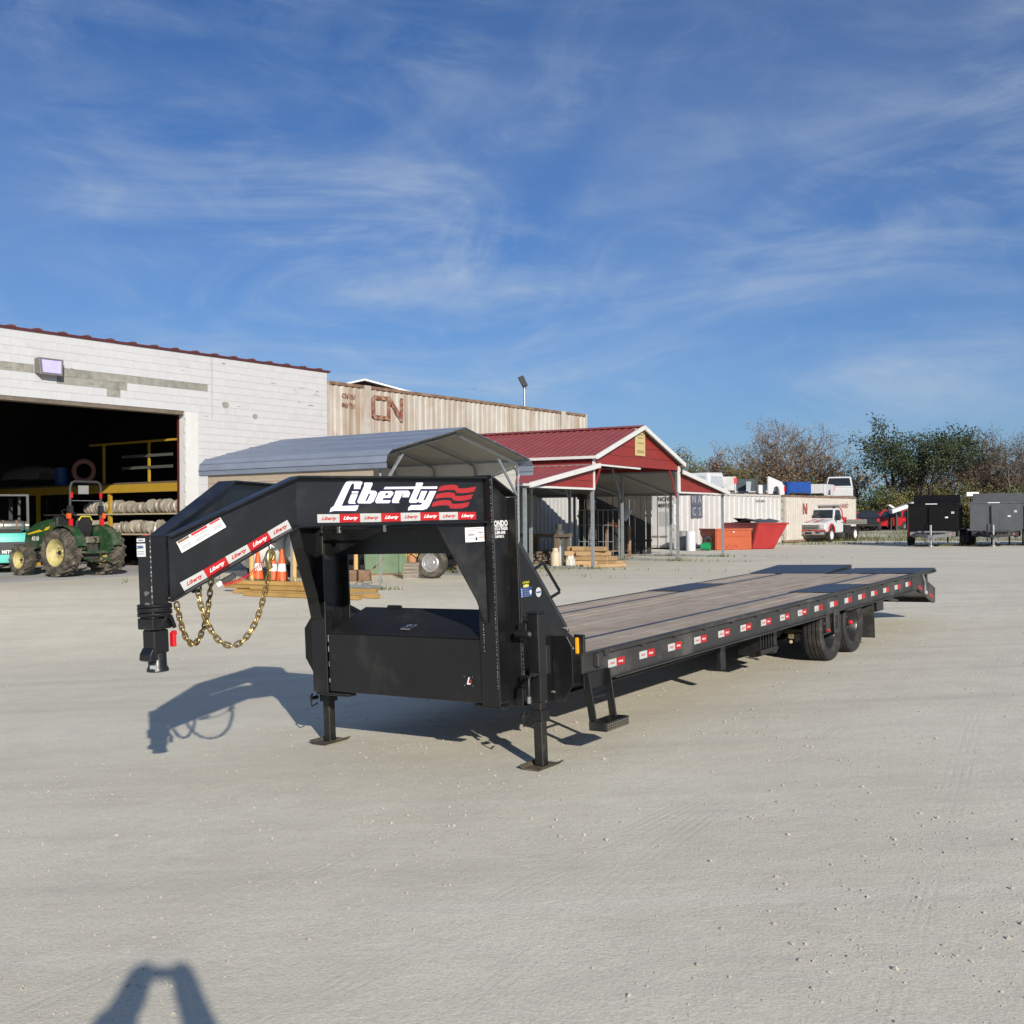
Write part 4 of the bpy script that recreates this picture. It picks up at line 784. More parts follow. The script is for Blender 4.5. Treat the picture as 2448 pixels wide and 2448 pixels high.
        MB().cyl((.02, -.97, .90), (.02, -1.17, .90), .02, 10).build('jack_shaft', blackt, jk)
    part('clearance_light', amber if s > 0 else amber, MB().box(-.525, -.495, s * 1.185 if s > 0 else -1.215, 1.215 if s > 0 else -1.185, .81, .94), .008)
    part('light_bracket', black, MB().box(-.56, -.526, s * 1.16 if s > 0 else -1.25, 1.25 if s > 0 else -1.16, .78, .96), .004)
part('jack_mount_plate', black, MB().prism([(-.98, 1.22), (-1.10, 1.22), (-1.285, 1.0), (-1.285, .74), (-1.20, .62), (-1.17, .47), (-.98, .47)], 'yz', -.012, .0), .003)
part('outrigger_plate', black, MB().prism([(.98, .95), (1.12, .95), (1.165, .87), (1.165, .58), (1.08, .43), (.98, .43)], 'yz', -.498, -.486), .003)
part('outrigger_plate', black, MB().prism([(-.98, .95), (-1.19, .95), (-1.262, .87), (-1.262, .58), (-1.10, .43), (-.98, .43)], 'yz', -.498, -.486), .003)
# neck cross header, hose tube, toolbox
part('cross_header', black, MB().box(-.05, .12, -.879, .879, 1.645, 1.90), .004)
part('hose_tube', blackt, MB().tube([(.30, -.72, 1.865), (.30, .72, 1.865)], .012, 8), 0)
for y in (-.55, -.05, .62): part('hose_clip', zinc, MB().box(.29, .312, y, y + .03, 1.83, 1.882), .002)
tbx = part('toolbox', black, MB().prism([(.214, .51), (.214, .995), (.205, .995), (-.20, 1.14), (-.30, 1.14), (-.30, .51)], 'xz', -.795, .795), .006)
part('lid', lidm, MB().hexa([(.216, -.78, .995), (.216, .78, .995), (-.25, .78, 1.163), (-.25, -.78, 1.163), (.216, -.78, 1.005), (.216, .78, 1.005), (-.25, .78, 1.173), (-.25, -.78, 1.173)]), .003, tbx)
for y in (-.52, .50): part('hinge', black, MB().cyl((-.25, y, 1.175), (-.25, y + .14, 1.175), .018, 8), 0, tbx)
lt = part('latch', M('latch_steel', (.10, .10, .10), .3, .7), MB().hexa([(.135, -.05, 1.036), (.135, .035, 1.036), (.07, .035, 1.06), (.07, -.05, 1.06), (.135, -.05, 1.042), (.135, .035, 1.042), (.07, .035, 1.066), (.07, -.05, 1.066)]), .002, tbx)
for y0_, x0_ in ((-.05, .135), (-.05, .07), (.035, .135), (.035, .07)): pass
mb = MB(); c4 = [(.137, -.055, 1.042), (.137, .04, 1.042), (.067, .06, 1.068), (.067, -.035, 1.068)]
for i in range(4): mb.bar(c4[i], c4[(i + 1) % 4], .008, .006)
mb.cyl((.10, -.005, 1.05), (.105, -.005, 1.07), .014, 8).build('latch_frame', chrome, lt)
bd = decal(.085, .075, blackt, tbx, (.2142, .672, .675), (0, 1, 0), name='badge', t=.003)
text('L', .075, decalw, bd, (-.004, -.002, .0035), (1, 0, 0), (0, 1, 0), shear=.35, bold=.002); MB().box(.012, .026, -.02, .012, .003, .0042).build('badge_stripe', decalr, bd)
for a in (-.04, .04):
    for b_ in (-.034, .034): MB().cyl((a, b_, .003), (a, b_, .006), .004, 8).build('rivet', chrome, bd)
part('toolbox_sill', black, MB().box(.10, .20, .70, .97, .474, .498), .004); part('toolbox_sill', black, MB().box(.10, .20, -.97, -.60, .468, .498), .004)
seam(tbx, (.2145, -.79, .55), (.2145, -.79, 1.0), .09, .008)
# decals on the neck
E1 = Vector((UX - BXp, UYc - BYp, 0)).normalized(); NN = E1.cross(Vector((0, 0, 1))); O1 = Vector((BXp, BYp, 0)) + NN * .0065
LOGO = {
'L': [(0.238,1.995),(0.249,2.022),(0.272,2.036),(0.353,2.174),(0.371,2.198),(0.394,2.209),(0.48,2.207),(0.494,2.199),(0.494,2.187),(0.483,2.172),(0.476,2.149),(0.428,2.15),(0.433,2.188),(0.416,2.188),(0.404,2.173),(0.329,2.034),(0.459,2.035),(0.448,2.007),(0.435,1.998),(0.274,2.003),(0.255,2.0)],
'id': [(0.414,2.134),(0.462,2.133),(0.458,2.118),(0.41,2.119)],
'i': [(0.406,2.113),(0.457,2.112),(0.43,2.058),(0.44,2.047),(0.387,2.049),(0.381,2.057),(0.385,2.069)],
'b': [(0.513,2.193),(0.57,2.192),(0.574,2.182),(0.551,2.137),(0.591,2.133),(0.606,2.122),(0.604,2.109),(0.574,2.057),(0.55,2.046),(0.46,2.049),(0.45,2.058),(0.454,2.07),(0.509,2.171),(0.509,2.184)],
'bh': [(0.54,2.116),(0.553,2.116),(0.553,2.11),(0.527,2.065),(0.511,2.062),(0.514,2.069)],
'e': [(0.635,2.129),(0.721,2.129),(0.736,2.119),(0.732,2.105),(0.708,2.081),(0.654,2.082),(0.646,2.066),(0.711,2.064),(0.704,2.048),(0.693,2.044),(0.598,2.046),(0.589,2.057),(0.594,2.072),(0.618,2.117)],
'eh': [(0.676,2.116),(0.694,2.116),(0.689,2.099),(0.665,2.098)],
'r': [(0.755,2.13),(0.853,2.129),(0.868,2.118),(0.868,2.105),(0.855,2.082),(0.809,2.083),(0.806,2.093),(0.821,2.11),(0.81,2.11),(0.774,2.052),(0.779,2.043),(0.727,2.044),(0.721,2.053),(0.726,2.069),(0.747,2.105),(0.748,2.119)],
'tt': [(0.671,2.159),(0.916,2.1565),(0.923,2.185),(0.977,2.184),(0.977,2.175),(0.967,2.1555),(1.097,2.154),(1.093,2.138),(0.957,2.140),(0.914,2.064),(0.928,2.063),(0.938,2.051),(0.916,2.04),(0.867,2.041),(0.859,2.05),(0.864,2.065),(0.906,2.141),(0.66,2.144)],
'y': [(0.963,2.124),(1.011,2.123),(0.974,2.057),(0.992,2.057),(1.031,2.122),(1.086,2.121),(1.022,2.014),(1.0,1.994),(0.964,1.987),(0.875,1.991),(0.847,1.987),(0.853,2.009),(0.873,2.024),(0.955,2.024),(0.97,2.04),(0.938,2.041),(0.931,2.054),(0.939,2.075)]}
FLAG = [[(1.099,2.119),(1.115,2.15),(1.148,2.16),(1.207,2.165),(1.252,2.162),(1.271,2.155),(1.269,2.141),(1.295,2.135),(1.348,2.137),(1.43,2.147),(1.411,2.112),(1.361,2.102),(1.301,2.1),(1.256,2.104),(1.248,2.122),(1.228,2.127),(1.169,2.127)],
[(1.071,2.064),(1.087,2.095),(1.12,2.105),(1.179,2.11),(1.223,2.106),(1.243,2.1),(1.241,2.085),(1.266,2.08),(1.319,2.081),(1.4,2.091),(1.381,2.056),(1.332,2.046),(1.272,2.044),(1.228,2.049),(1.22,2.066),(1.199,2.071),(1.141,2.072)],
[(1.041,2.008),(1.056,2.039),(1.09,2.049),(1.148,2.054),(1.192,2.05),(1.211,2.043),(1.209,2.028),(1.235,2.023),(1.287,2.024),(1.368,2.034),(1.349,1.999),(1.3,1.989),(1.241,1.987),(1.197,1.993),(1.189,2.01),(1.168,2.015),(1.11,2.016)]]
for kk in ('L', 'id', 'i', 'b', 'e', 'r', 'tt', 'y'):
    pol = [LOGO[kk]] + ([LOGO[kk + 'h']] if kk + 'h' in LOGO else [])
    curve2d(pol[:1], decaln, NECK, O1 + NN * .0006, E1, (0, 0, 1), 'logo_outline', .0005, .006)
    curve2d(pol, decalw, NECK, O1 + NN * .0026, E1, (0, 0, 1), 'logo_letter', .001)
for f_ in FLAG: curve2d([f_], decalr, NECK, O1 + NN * .0014, E1, (0, 0, 1), 'flag_stripe', .001)
def tape(parent, quad, mat, org, e1, nn, txt, tmat):
    v = [org + e1 * a + Vector((0, 0, z)) for a, z in quad]; v2 = [p + nn * .0016 for p in v]; o = MB().loft([v, v2]).build('reflective_tape', mat, parent)
    c = sum(v2, Vector()) / 4 + nn * .0012; a1 = ((v[1] - v[0])).normalized(); a2 = (v[3] - v[0]); w = (v[1] - v[0]).length
    if txt: text('Liberty', w * .20, tmat, o, c, a1, a2, shear=.45, bold=.0010, ext=.0002, wscale=1.15)
    return o
tA = [(0.147, 1.983, 1.925), (0.311, 1.979, 1.921), (0.469, 1.978, 1.917), (0.631, 1.974, 1.914), (0.788, 1.972, 1.912), (0.946, 1.97, 1.911), (1.104, 1.966, 1.909), (1.262, 1.963, 1.906), (1.42, 1.958, 1.902)]
for i in range(8):
    a, b_ = tA[i], tA[i + 1]; tape(NECK, [(a[0], a[2]), (b_[0], b_[2]), (b_[0], b_[1]), (a[0], a[1])], whitetape if i % 2 == 0 else redtape, O1, E1, NN, True, redtape if i % 2 == 0 else decalw)
E2 = Vector((BXp - CXp, BYp - CYp, 0)).normalized(); N2 = E2.cross(Vector((0, 0, 1))); O2 = Vector((CXp, CYp, 0)) + N2 * .0065
tB = [(.062, 1.583, .088, 1.530), (.216, 1.654, .243, 1.604), (.369, 1.731, .392, 1.681), (.520, 1.802, .543, 1.755), (.666, 1.879, .694, 1.830), (.813, 1.953, .841, 1.898)]
for i in range(5):
    a, b_ = tB[i], tB[i + 1]; tape(NECK, [(a[2], a[3]), (b_[2], b_[3]), (b_[0], b_[1]), (a[0], a[1])], whitetape if i % 2 == 0 else redtape, O2, E2, N2, True, redtape if i % 2 == 0 else decalw)
wq = [(.082, 1.770), (.383, 1.923), (.343, 1.987), (.049, 1.840)]; ws = tape(NECK, wq, decalw, O2, E2, N2, False, None); ws.name = 'warning_label'
def inq(q, u, v): 
    a = [q[0][i] + (q[1][i] - q[0][i]) * u for i in (0, 1)]; b_ = [q[3][i] + (q[2][i] - q[3][i]) * u for i in (0, 1)]; return (a[0] + (b_[0] - a[0]) * v, a[1] + (b_[1] - a[1]) * v)
def sub(q, u0, u1, v0, v1, mat, org, e1, nn, name='print_block'):
    v = [org + e1 * a + Vector((0, 0, z)) + nn * .0018 for a, z in (inq(q, u0, v0), inq(q, u1, v0), inq(q, u1, v1), inq(q, u0, v1))]; MB().loft([v, [p + nn * .0008 for p in v]]).build(name, mat, ws)
sub(wq, .02, .27, .80, .98, M('brown_ink', (.20, .10, .05), .6), O2, E2, N2); sub(wq, .32, .68, .80, .98, redpl, O2, E2, N2); sub(wq, .74, .98, .84, .98, redpl, O2, E2, N2)
for i in range(7):
    v = .70 - i * .085
    for u0, u1 in ((.04, .25), (.34, .66), (.76, .96)):
        if (i * 7 + int(u0 * 10)) % 5 == 4: continue
        sub(wq, u0, u1 - .05 * ((i * 3) % 3), v, v + .035, decalg, O2, E2, N2, 'print_line')
# access patch outline and data plate on the web
for a, b_ in (((-.02, 2.055), (.05, 2.165)), ((.05, 2.165), (.205, 2.10)), ((.205, 2.10), (.10, 1.99)), ((.10, 1.99), (-.02, 2.055))):
    mb = MB(); mb.bar(O1 + E1 * a[0] + Vector((0, 0, a[1])), O1 + E1 * b_[0] + Vector((0, 0, b_[1])), .004, .004); mb.build('patch_seam', blackt, NECK)
dp = decal(.165, .108, decalw, NECK, O1 + E1 * 1.40 + NN * .0025 + Vector((0, 0, 1.79)), E1, name='data_plate')
for i, (w, x) in enumerate(((.14, 0), (.13, 0), (.14, 0), (.05, -.04), (.06, -.035), (.05, -.04), (.06, -.03), (.06, -.03))): MB().box(x - w / 2, x + w / 2, .042 - i * .012, .046 - i * .012, .0015, .002).build('print_line', decalg, dp)
MB().box(.03, .075, .008, .014, .0015, .0021).build('serial_bar', decalb, dp); MB().box(-.055, .0, -.004, .002, .0015, .0021).build('serial_bar', decalk, dp); MB().box(.005, .022, -.045, -.02, .0015, .0021).build('serial_bar', decalk, dp)
MB().cyl((.055, -.022, .0015), (.055, -.022, .0024), .027, 18).build('seal', decalw, dp); MB().lathe([(.021, .0024), (.024, .0024), (.024, .0030), (.021, .0030)], o=(.055, -.022, 0), n=20, closed=True).build('seal_ring', decalr, dp)
MB().box(.038, .072, -.025, -.018, .0024, .0031).build('seal_band', decalr, dp)
# dealer lettering on the upright web
yw = UYc + .0075
for body, sz, z, bo, x_ in (('RONDO', .060, 1.862, .0024, -.022), ('TRUCK & TRAILER', .030, 1.822, .0012, -.020), ('815-899-4340', .034, 1.792, .0012, -.010), ('SYCAMORE, IL', .026, 1.763, .001, -.004)):
    text(body, sz, decalw, TR, (.085 + x_ - .02, yw, z), (-1, 0, 0), bold=bo, name='dealer_lettering', ext=.0003, wscale=.86 if body != 'RONDO' else .95)
B('dealer_rule', decalw, TR, -.05, .15, yw - .0005, yw + .0004, 1.838, 1.841)
# stickers on the side gusset
yg = .9785
s1 = decal(.155, .075, decalb, TR, (-.155, yg, 1.325), (-1, 0, 0))
for i in range(4): MB().box(-.035, .03 + .01 * (i % 2), .018 - i * .017, .023 - i * .017, .0015, .002).build('print_line', decalg, s1); MB().box(-.066, -.056, .016 - i * .017, .025 - i * .017, .0015, .002).build('tick_box', decalw, s1)
MB().prism([(.045, .01), (.07, .01), (.07, -.012), (.0575, -.026), (.045, -.012)], 'xy', .0015, .0021).build('shield', decalw, s1)
s2 = decal(.075, .02, decaly, TR, (-.155, yg, 1.372), (-1, 0, 0)); text('LUMBER', .026, decaly, s2, (0, .026, .001), (1, 0, 0), (0, 1, 0)); text('318', .022, decalw, s2, (0, .004, .0018), (1, 0, 0), (0, 1, 0))
MB().box(-.08, .08, -.018, -.0155, 0, .001).build('rule', decaly, s2)
s3 = place(MB().cyl((0, 0, 0), (0, 0, .0015), .038, 28).build('round_sticker', M('sticker_cream', (.60, .52, .42), .5), TR), (-1, 0, 0), (0, 0, 1), (-.325, yg, 1.31))
MB().cyl((0, 0, .0015), (0, 0, .002), .033, 28).build('sticker_face', M('sticker_pale', (.5, .56, .66), .5), s3)
for a in range(5): MB().prism([(.022 * cos(a * 1.256 + q) + .008 * cos(q * 3), .022 * sin(a * 1.256 + q) + .008 * sin(q * 2)) for q in (0, .25, .5)], 'xy', .002, .0026).build('sticker_mark', (redpl, decalb)[a % 2], s3)
decal(.065, .012, decalb, s3, (0, 0, .0021), (1, 0, 0), (0, 1, 0), 'sticker_band', .0006)
for x, z in ((.55, .655), (.62, .40)): pass
# coupler
cpl = part('coupler', black, MB().prism([(2.60, -.065), (2.60, .065), (2.475, .065), (2.475, -.065)], 'xy', 1.31, 1.888), .006)
part('coupler_inner', black, MB().lathe([(0, 0), (.052, 0), (.054, .01), (.054, .25), (0, .25)], o=(2.535, 0, 1.10), n=20), 0, cpl, 40)
part('coupler_collar', black, MB().prism([(2.612, -.075), (2.612, .075), (2.465, .075), (2.465, -.075)], 'xy', 1.305, 1.375), .005, cpl)
part('locking_body', black, MB().box(2.478, 2.592, -.058, .058, 1.155, 1.30), .008, cpl)
part('ball_socket', black, MB().lathe([(0, 0), (.05, 0), (.068, .004), (.068, .02), (.058, .035), (.056, .12), (0, .12)], o=(2.53, 0, 1.035), n=20), 0, cpl, 40)
part('socket_hood', black, MB().prism([(2.60, 1.105), (2.625, 1.115), (2.622, 1.15), (2.60, 1.185), (2.575, 1.20), (2.575, 1.10)], 'xz', -.055, .055), .004, cpl)
decal(.045, .04, M('steel_tag', (.42, .44, .44), .4, .3), cpl, (2.585, .03, 1.062), (-.35, .9, 0), name='data_tag')
part('locking_handle', black, MB().tube([(2.54, .066, 1.33), (2.52, .09, 1.385), (2.49, .10, 1.37), (2.46, .09, 1.31)], .014, 8), 0, cpl, 50)
part('red_tag', redpl, MB().box(2.435, 2.46, .035, .075, 1.185, 1.275).box(2.425, 2.452, .04, .07, 1.255, 1.285), .004, cpl)
part('set_bolt', M('dull_steel', (.3, .3, .3)), MB().cyl((2.60, .02, 1.53), (2.612, .02, 1.53), .016, 8).cyl((2.60, .02, 1.46), (2.612, .02, 1.46), .016, 8), 0, cpl)
seam(cpl, (2.601, .0655, 1.40), (2.601, .0655, 1.87), .03, .006)
for i, (z, a) in enumerate(((1.452, 0), (1.436, .04), (1.418, -.03), (1.402, .02), (1.385, -.12))):
    mb = MB(); mb.lathe([(.098 + .009 * cos(t_), .009 * sin(t_)) for t_ in [2 * pi * q / 8 for q in range(8)]], o=(2.535, 0, z), ax=(a, a * .5, 1), n=28, closed=True); mb.build('wire_coil', blackt, cpl, smooth=60)
tg = decal(.085, .082, decalw, cpl, (2.6012, -.022, 1.80), (0, 1, 0), name='stock_tag'); text('20884', .026, decalb, tg, (-.008, .018, .0018), (1, 0, 0), (0, 1, 0), bold=.0008)
for i in range(2): MB().box(-.035, .03, -.012 - i * .014, -.008 - i * .014, .0015, .002).build('print_line', decalg, tg)
tg2 = decal(.08, .022, decalw, cpl, (2.6012, -.022, 1.862), (0, 1, 0), name='stock_tag'); MB().box(-.025, .025, -.004, .004, .0015, .002).build('print_line', decalg, tg2)
# safety chains: every link its own piece
def link_mesh():
    ln, rr, wr = .027, .0155, .0062; pts = []
    for i in range(6): a = -pi / 2 + pi * i / 5; pts.append((ln / 2 + rr * cos(a), rr * sin(a), 0))
    for i in range(6): a = pi / 2 + pi * i / 5; pts.append((-ln / 2 + rr * cos(a), rr * sin(a), 0))
    pts.append(pts[0]); return MB().tube(pts, wr, 6, caps=False)
lk0 = None
def chain(pts, label):
    global lk0
    root = bpy.data.objects.new('safety_chain', None); COL.objects.link(root); root.parent = TR; root['label'] = label
    P = [Vector(p) for p in pts]; cum = [0]
    for a, b_ in zip(P, P[1:]): cum.append(cum[-1] + (b_ - a).length)
    def pt(s_):
        for i in range(len(P) - 1):
            if s_ <= cum[i + 1]: return P[i].lerp(P[i + 1], (s_ - cum[i]) / (cum[i + 1] - cum[i]))
        return P[-1]
    st = .0405; n = int(cum[-1] / st)
    for i in range(n):
        a, b_ = pt(i * st), pt((i + 1) * st); d = (b_ - a).normalized(); side = d.cross(Vector((.3, 1, .1))).normalized()
        if i % 2: side = d.cross(side)
        if lk0 is None: o = lk0 = link_mesh().build('chain_link', gold, root, smooth=60)
        else: o = lk0.copy(); COL.objects.link(o); o.parent = root
        place(o, d, side, (a + b_) / 2)
def crv(pts):
    P = [Vector(p) for p in pts]; out = []
    for i in range(len(P) - 1):
        p0, p1, p2, p3 = P[max(i - 1, 0)], P[i], P[i + 1], P[min(i + 2, len(P) - 1)]
        for k in range(5):
            t_ = k / 5; out.append(.5 * ((2 * p1) + (p2 - p0) * t_ + (2 * p0 - 5 * p1 + 4 * p2 - p3) * t_ * t_ + (3 * p1 - p0 - 3 * p2 + p3) * t_ ** 3))
    return out + [P[-1]]
c1 = [(2.423, .07, 1.455), (2.388, .045, 1.382), (2.353, .021, 1.308), (2.309, -.004, 1.237), (2.243, -.028, 1.173), (2.174, -.053, 1.176), (2.122, -.077, 1.217), (2.069, -.102, 1.267), (2.031, -.126, 1.311), (1.992, -.151, 1.38), (1.952, -.175, 1.466), (1.912, -.2, 1.60), (1.90, -.22, 1.70)]
c2 = [(2.273, .1, 1.527), (2.276, .117, 1.45), (2.26, .134, 1.363), (2.239, .151, 1.292), (2.207, .168, 1.223), (2.155, .185, 1.17), (2.09, .202, 1.152), (2.022, .218, 1.176), (1.962, .235, 1.241), (1.921, .252, 1.317), (1.889, .269, 1.418), (1.867, .286, 1.512), (1.858, .303, 1.592), (1.86, .32, 1.648)]
chain(crv(c1), 'brass coloured safety chain looping down from the coupler post'); chain(crv(c2), 'brass coloured safety chain looping to the hook under the neck')
hk = MB().tube(crv([(1.86, .32, 1.64), (1.868, .32, 1.67), (1.875, .32, 1.70), (1.868, .32, 1.735), (1.848, .32, 1.755), (1.828, .32, 1.742), (1.822, .32, 1.715), (1.835, .32, 1.69)]), [.022 - .0003 * i for i in range(36)], 8).build('chain_hook', gold, TR, smooth=60)
MB().tube([(1.845, .315, 1.77), (1.85, .32, 1.80), (1.80, .32, 1.80), (1.80, .315, 1.76), (1.845, .315, 1.77)], .012, 8).build('hook_eye', zinc, hk, smooth=60)
part('chain_lug', black, MB().box(2.24, 2.31, .075, .10, 1.51, 1.60), .004); MB().cyl((2.275, .098, 1.545), (2.275, .106, 1.545), .012, 10).build('lug_bolt', zinc, TR)
MB().tube([(1.885, .33, 1.745), (1.915, .33, 1.70), (1.93, .33, 1.675)], .006, 6).build('snap_clip', chrome, TR, smooth=50)
a, b_ = Vector((1.925, .33, 1.68)), Vector((2.14, .18, 1.55)); d = b_ - a; u_ = d.cross(Vector((0, 0, 1))).normalized(); v_ = d.cross(u_).normalized(); n = 24
MB().tube([a + d * (i / (n * 8)) + Vector((0, 0, -.03 * sin(pi * i / (n * 8)))) + (u_ * cos(i * pi / 4) + v_ * sin(i * pi / 4)) * .013 for i in range(n * 8 + 1)], .0022, 5).build('breakaway_cable', redpl, TR, smooth=60)
part('breakaway_switch', blackt, MB().bar((2.13, .16, 1.565), (2.06, .21, 1.61), .035, .035), .004); part('plug_end', decalw, MB().bar((2.165, .15, 1.548), (2.135, .165, 1.565), .03, .03), .004)
# ---------------------------------------------------------------- deck
DZ = .815; XF, XR = -.62, -9.72
nP = 13; wv = 1.46 / 7; rows = []
strips = (.745,)
rows = [(-.715 + i * (1.43 / 7), 1.43 / 7) for i in range(7)] + [(.775 + i * .235, .235) for i in range(2)] + [(-1.245 + i * .235, .235) for i in range(2)]
for i, (y0_, w) in enumerate(rows):
    cut = [XF, XF - 4.88 + random.choice((-1.2, 0, 1.1)), XR]
    for a, b_ in zip(cut, cut[1:]):
        MB().box(b_ + .004, a, y0_ + .002, y0_ + w - .002, DZ - .04, DZ + random.uniform(-.002, .002)).build('plank', plank, TR, bevel=.002)
for s in (1, -1):
    part('deck_strip', tread, MB().box(XR, XF, min(s * .717, s * .773), max(s * .717, s * .773), DZ - .05, DZ + .004), .002)
    part('wheel_plate', tread, MB().box(-7.62, -6.30, min(s * .70, s * 1.268), max(s * .70, s * 1.268), DZ + .005, DZ + .011), .002)
    # side rail: channel with outward flanges
    yw_ = s * 1.245; y2 = s * 1.295; lo_, hi_ = min(yw_, y2), max(yw_, y2)
    rl = part('side_rail', railm, MB().box(XR - .02, -.50, min(yw_ - .006, yw_ + .006), max(yw_ - .006, yw_ + .006), .575, DZ - .012), .002)
    part('rail_bottom_flange', railm, MB().box(-6.02, -.95, lo_, hi_, .565, .578).box(XR - .02, -6.72, lo_, hi_, .565, .578), .002, rl)
    part('rail_top_flange', railm, MB().box(XR - .02, -.50, min(s * 1.225, s * 1.262), max(s * 1.225, s * 1.262), DZ - .012, DZ + .002), .002, rl)
    part('rub_rail', railm, MB().box(XR, -.86, min(s * 1.288, s * 1.298), max(s * 1.288, s * 1.298), DZ - .028, DZ + .002), .002, rl)
    k = 0
    xx = -.80
    while xx > XR:
        part('stake_pocket', railm, MB().box(xx - .06, xx, min(s * 1.252, s * 1.287), max(s * 1.252, s * 1.287), .768, DZ - .004), .002, rl); xx -= .62
    part('main_beam', black, MB().box(-9.6, -.64, s * .52 - .006, s * .52 + .006, .34, .76).box(-9.6, -.64, s * .52 - .07, s * .52 + .07, .33, .342).box(-9.6, -.64, s * .52 - .07, s * .52 + .07, .758, .77), .002)
    if s > 0:
        for i in range(17):
            xc = -(1.03 + i * .5305); zt = .682
            for kx, (m_, tm) in enumerate(((whitetape, redtape), (redtape, decalw))):
                xm = xc + .0685 - kx * .137; o = decal(.135, .064, m_, rl, (xm, 1.2515, zt), (-1, 0, 0), name='reflective_tape', t=.0012)
                if i < 9: text('Liberty', .026, tm, o, (0, 0, .0014), (1, 0, 0), (0, 1, 0), shear=.4, bold=.0006, ext=.0002)
        decal(.22, .045, decalw, rl, (-5.83, 1.2515, .672), (-1, 0, 0), name='brand_strip', t=.0012); 
i = 0; xx = -.9
while xx > -9.6:
    part('cross_member', black, MB().box(xx - .04, xx, -1.235, 1.235, .69, .762), .002); xx -= .61
part('front_beam', black, MB().box(-.62, -.50, -1.24, 1.24, .575, DZ - .003), .004)
# pocket on the front corner, step
part('corner_pocket', railm, MB().box(-.74, -.66, 1.252, 1.30, .69, .80), .006)
stp = bpy.data.objects.new('step', None); COL.objects.link(stp); stp.parent = TR
for xx, zz, x2 in ((-.50, .225, -.535), (-.83, .27, -.835)): part('step_strap', black, MB().bar((xx, 1.275, .66), (x2, 1.315, zz), .065, .016, (1, 0, 0)), .003, stp)
part('step_top_plate', black, MB().box(-.86, -.48, 1.256, 1.272, .53, .66), .003, stp); part('step_bar', black, MB().cyl((-.51, 1.295, .47), (-.83, 1.295, .47), .014, 8), 0, stp)
trd = part('step_tread', black, MB().box(-.86, -.50, 1.285, 1.445, .215, .228).box(-.86, -.50, 1.433, 1.445, .228, .285).box(-.86, -.50, 1.285, 1.297, .228, .285).box(-.86, -.846, 1.297, 1.433, .228, .285).box(-.514, -.50, 1.297, 1.433, .228, .285), .003, stp)
mb = MB()
for i in range(11):
    for j in range(3): mb.lathe([(.010, 0), (.007, .007), (.004, .007)], o=(-.525 - i * .031, 1.4455, .226 + j * .02), ax=(0, 1, 0), n=6)
for i in range(10):
    for j in range(3): mb.lathe([(.010, 0), (.007, .007), (.004, .007)], o=(-.54 - i * .031, 1.325 + j * .04, .2285), ax=(0, 0, 1), n=6)
o = mb.build('grip_dimples', M('dimple_steel', (.16, .15, .12), .5, .4), stp); o['kind'] = 'stuff'
# axles, wheels, hangers, mud flaps
for xa in (-6.32, -7.16):
    part('axle', black, MB().cyl((xa, -1.0, .365), (xa, 1.0, .365), .06, 12), 0)
    for s in (1, -1):
        for yc in (1.10,):
            w_ = bpy.data.objects.new('wheel', None); COL.objects.link(w_); w_.parent = TR; c = (xa, s * yc, .372); h = .122; r = .375; ax_ = (0, s, 0)
            pr = [(r * .63, -h * .8), (r * .82, -h), (r * .95, -h * .98), (r * .992, -h * .82)]
            for k in range(4):
                u0 = -h * .82 + k * h * .41; pr += [(r, u0 + .006), (r, u0 + h * .41 - .012), (r - .012, u0 + h * .41 - .009), (r - .012, u0 + h * .41 - .002)]
            pr += [(r, h * .80), (r * .95, h * .98), (r * .82, h), (r * .63, h * .8), (r * .6, 0)]
            MB().lathe(pr, o=c, ax=ax_, n=36, closed=True).build('tyre', rubber, w_, smooth=35)
            if yc > 1: MB().lathe([(0, -.02), (.10, -.02), (.13, -.05), (.18, -.06), (.20, -.02), (.222, .06), (.24, .085), (.235, .0), (.2, -.08), (0, -.08)], o=c, ax=ax_, n=28).build('rim', M('black_rim', (.02, .02, .021), .3), w_, smooth=40)
            else: MB().lathe([(0, .0), (.2, .0), (.235, .08), (.235, -.08), (.2, -.05), (0, -.05)], o=c, ax=ax_, n=20).build('rim', M('black_rim', (.02, .02, .021)), w_)
            if yc > 1:
                MB().lathe([(0, .06), (.03, .06), (.045, .05), (.05, .0), (.06, -.02), (0, -.02)], o=c, ax=ax_, n=16).build('hub', blackt, w_, smooth=40); MB().lathe([(0, .095), (.022, .093), (.03, .08), (.03, .06), (0, .06)], o=c, ax=ax_, n=14).build('hub_cap', redpl, w_, smooth=40)
                for q in range(8): a = q * pi / 4; MB().cyl((c[0] + .085 * cos(a), c[1] - s * .02, c[2] + .085 * sin(a)), (c[0] + .085 * cos(a), c[1] + s * .012, c[2] + .085 * sin(a)), .011, 6).build('lug_nut', zinc, w_)
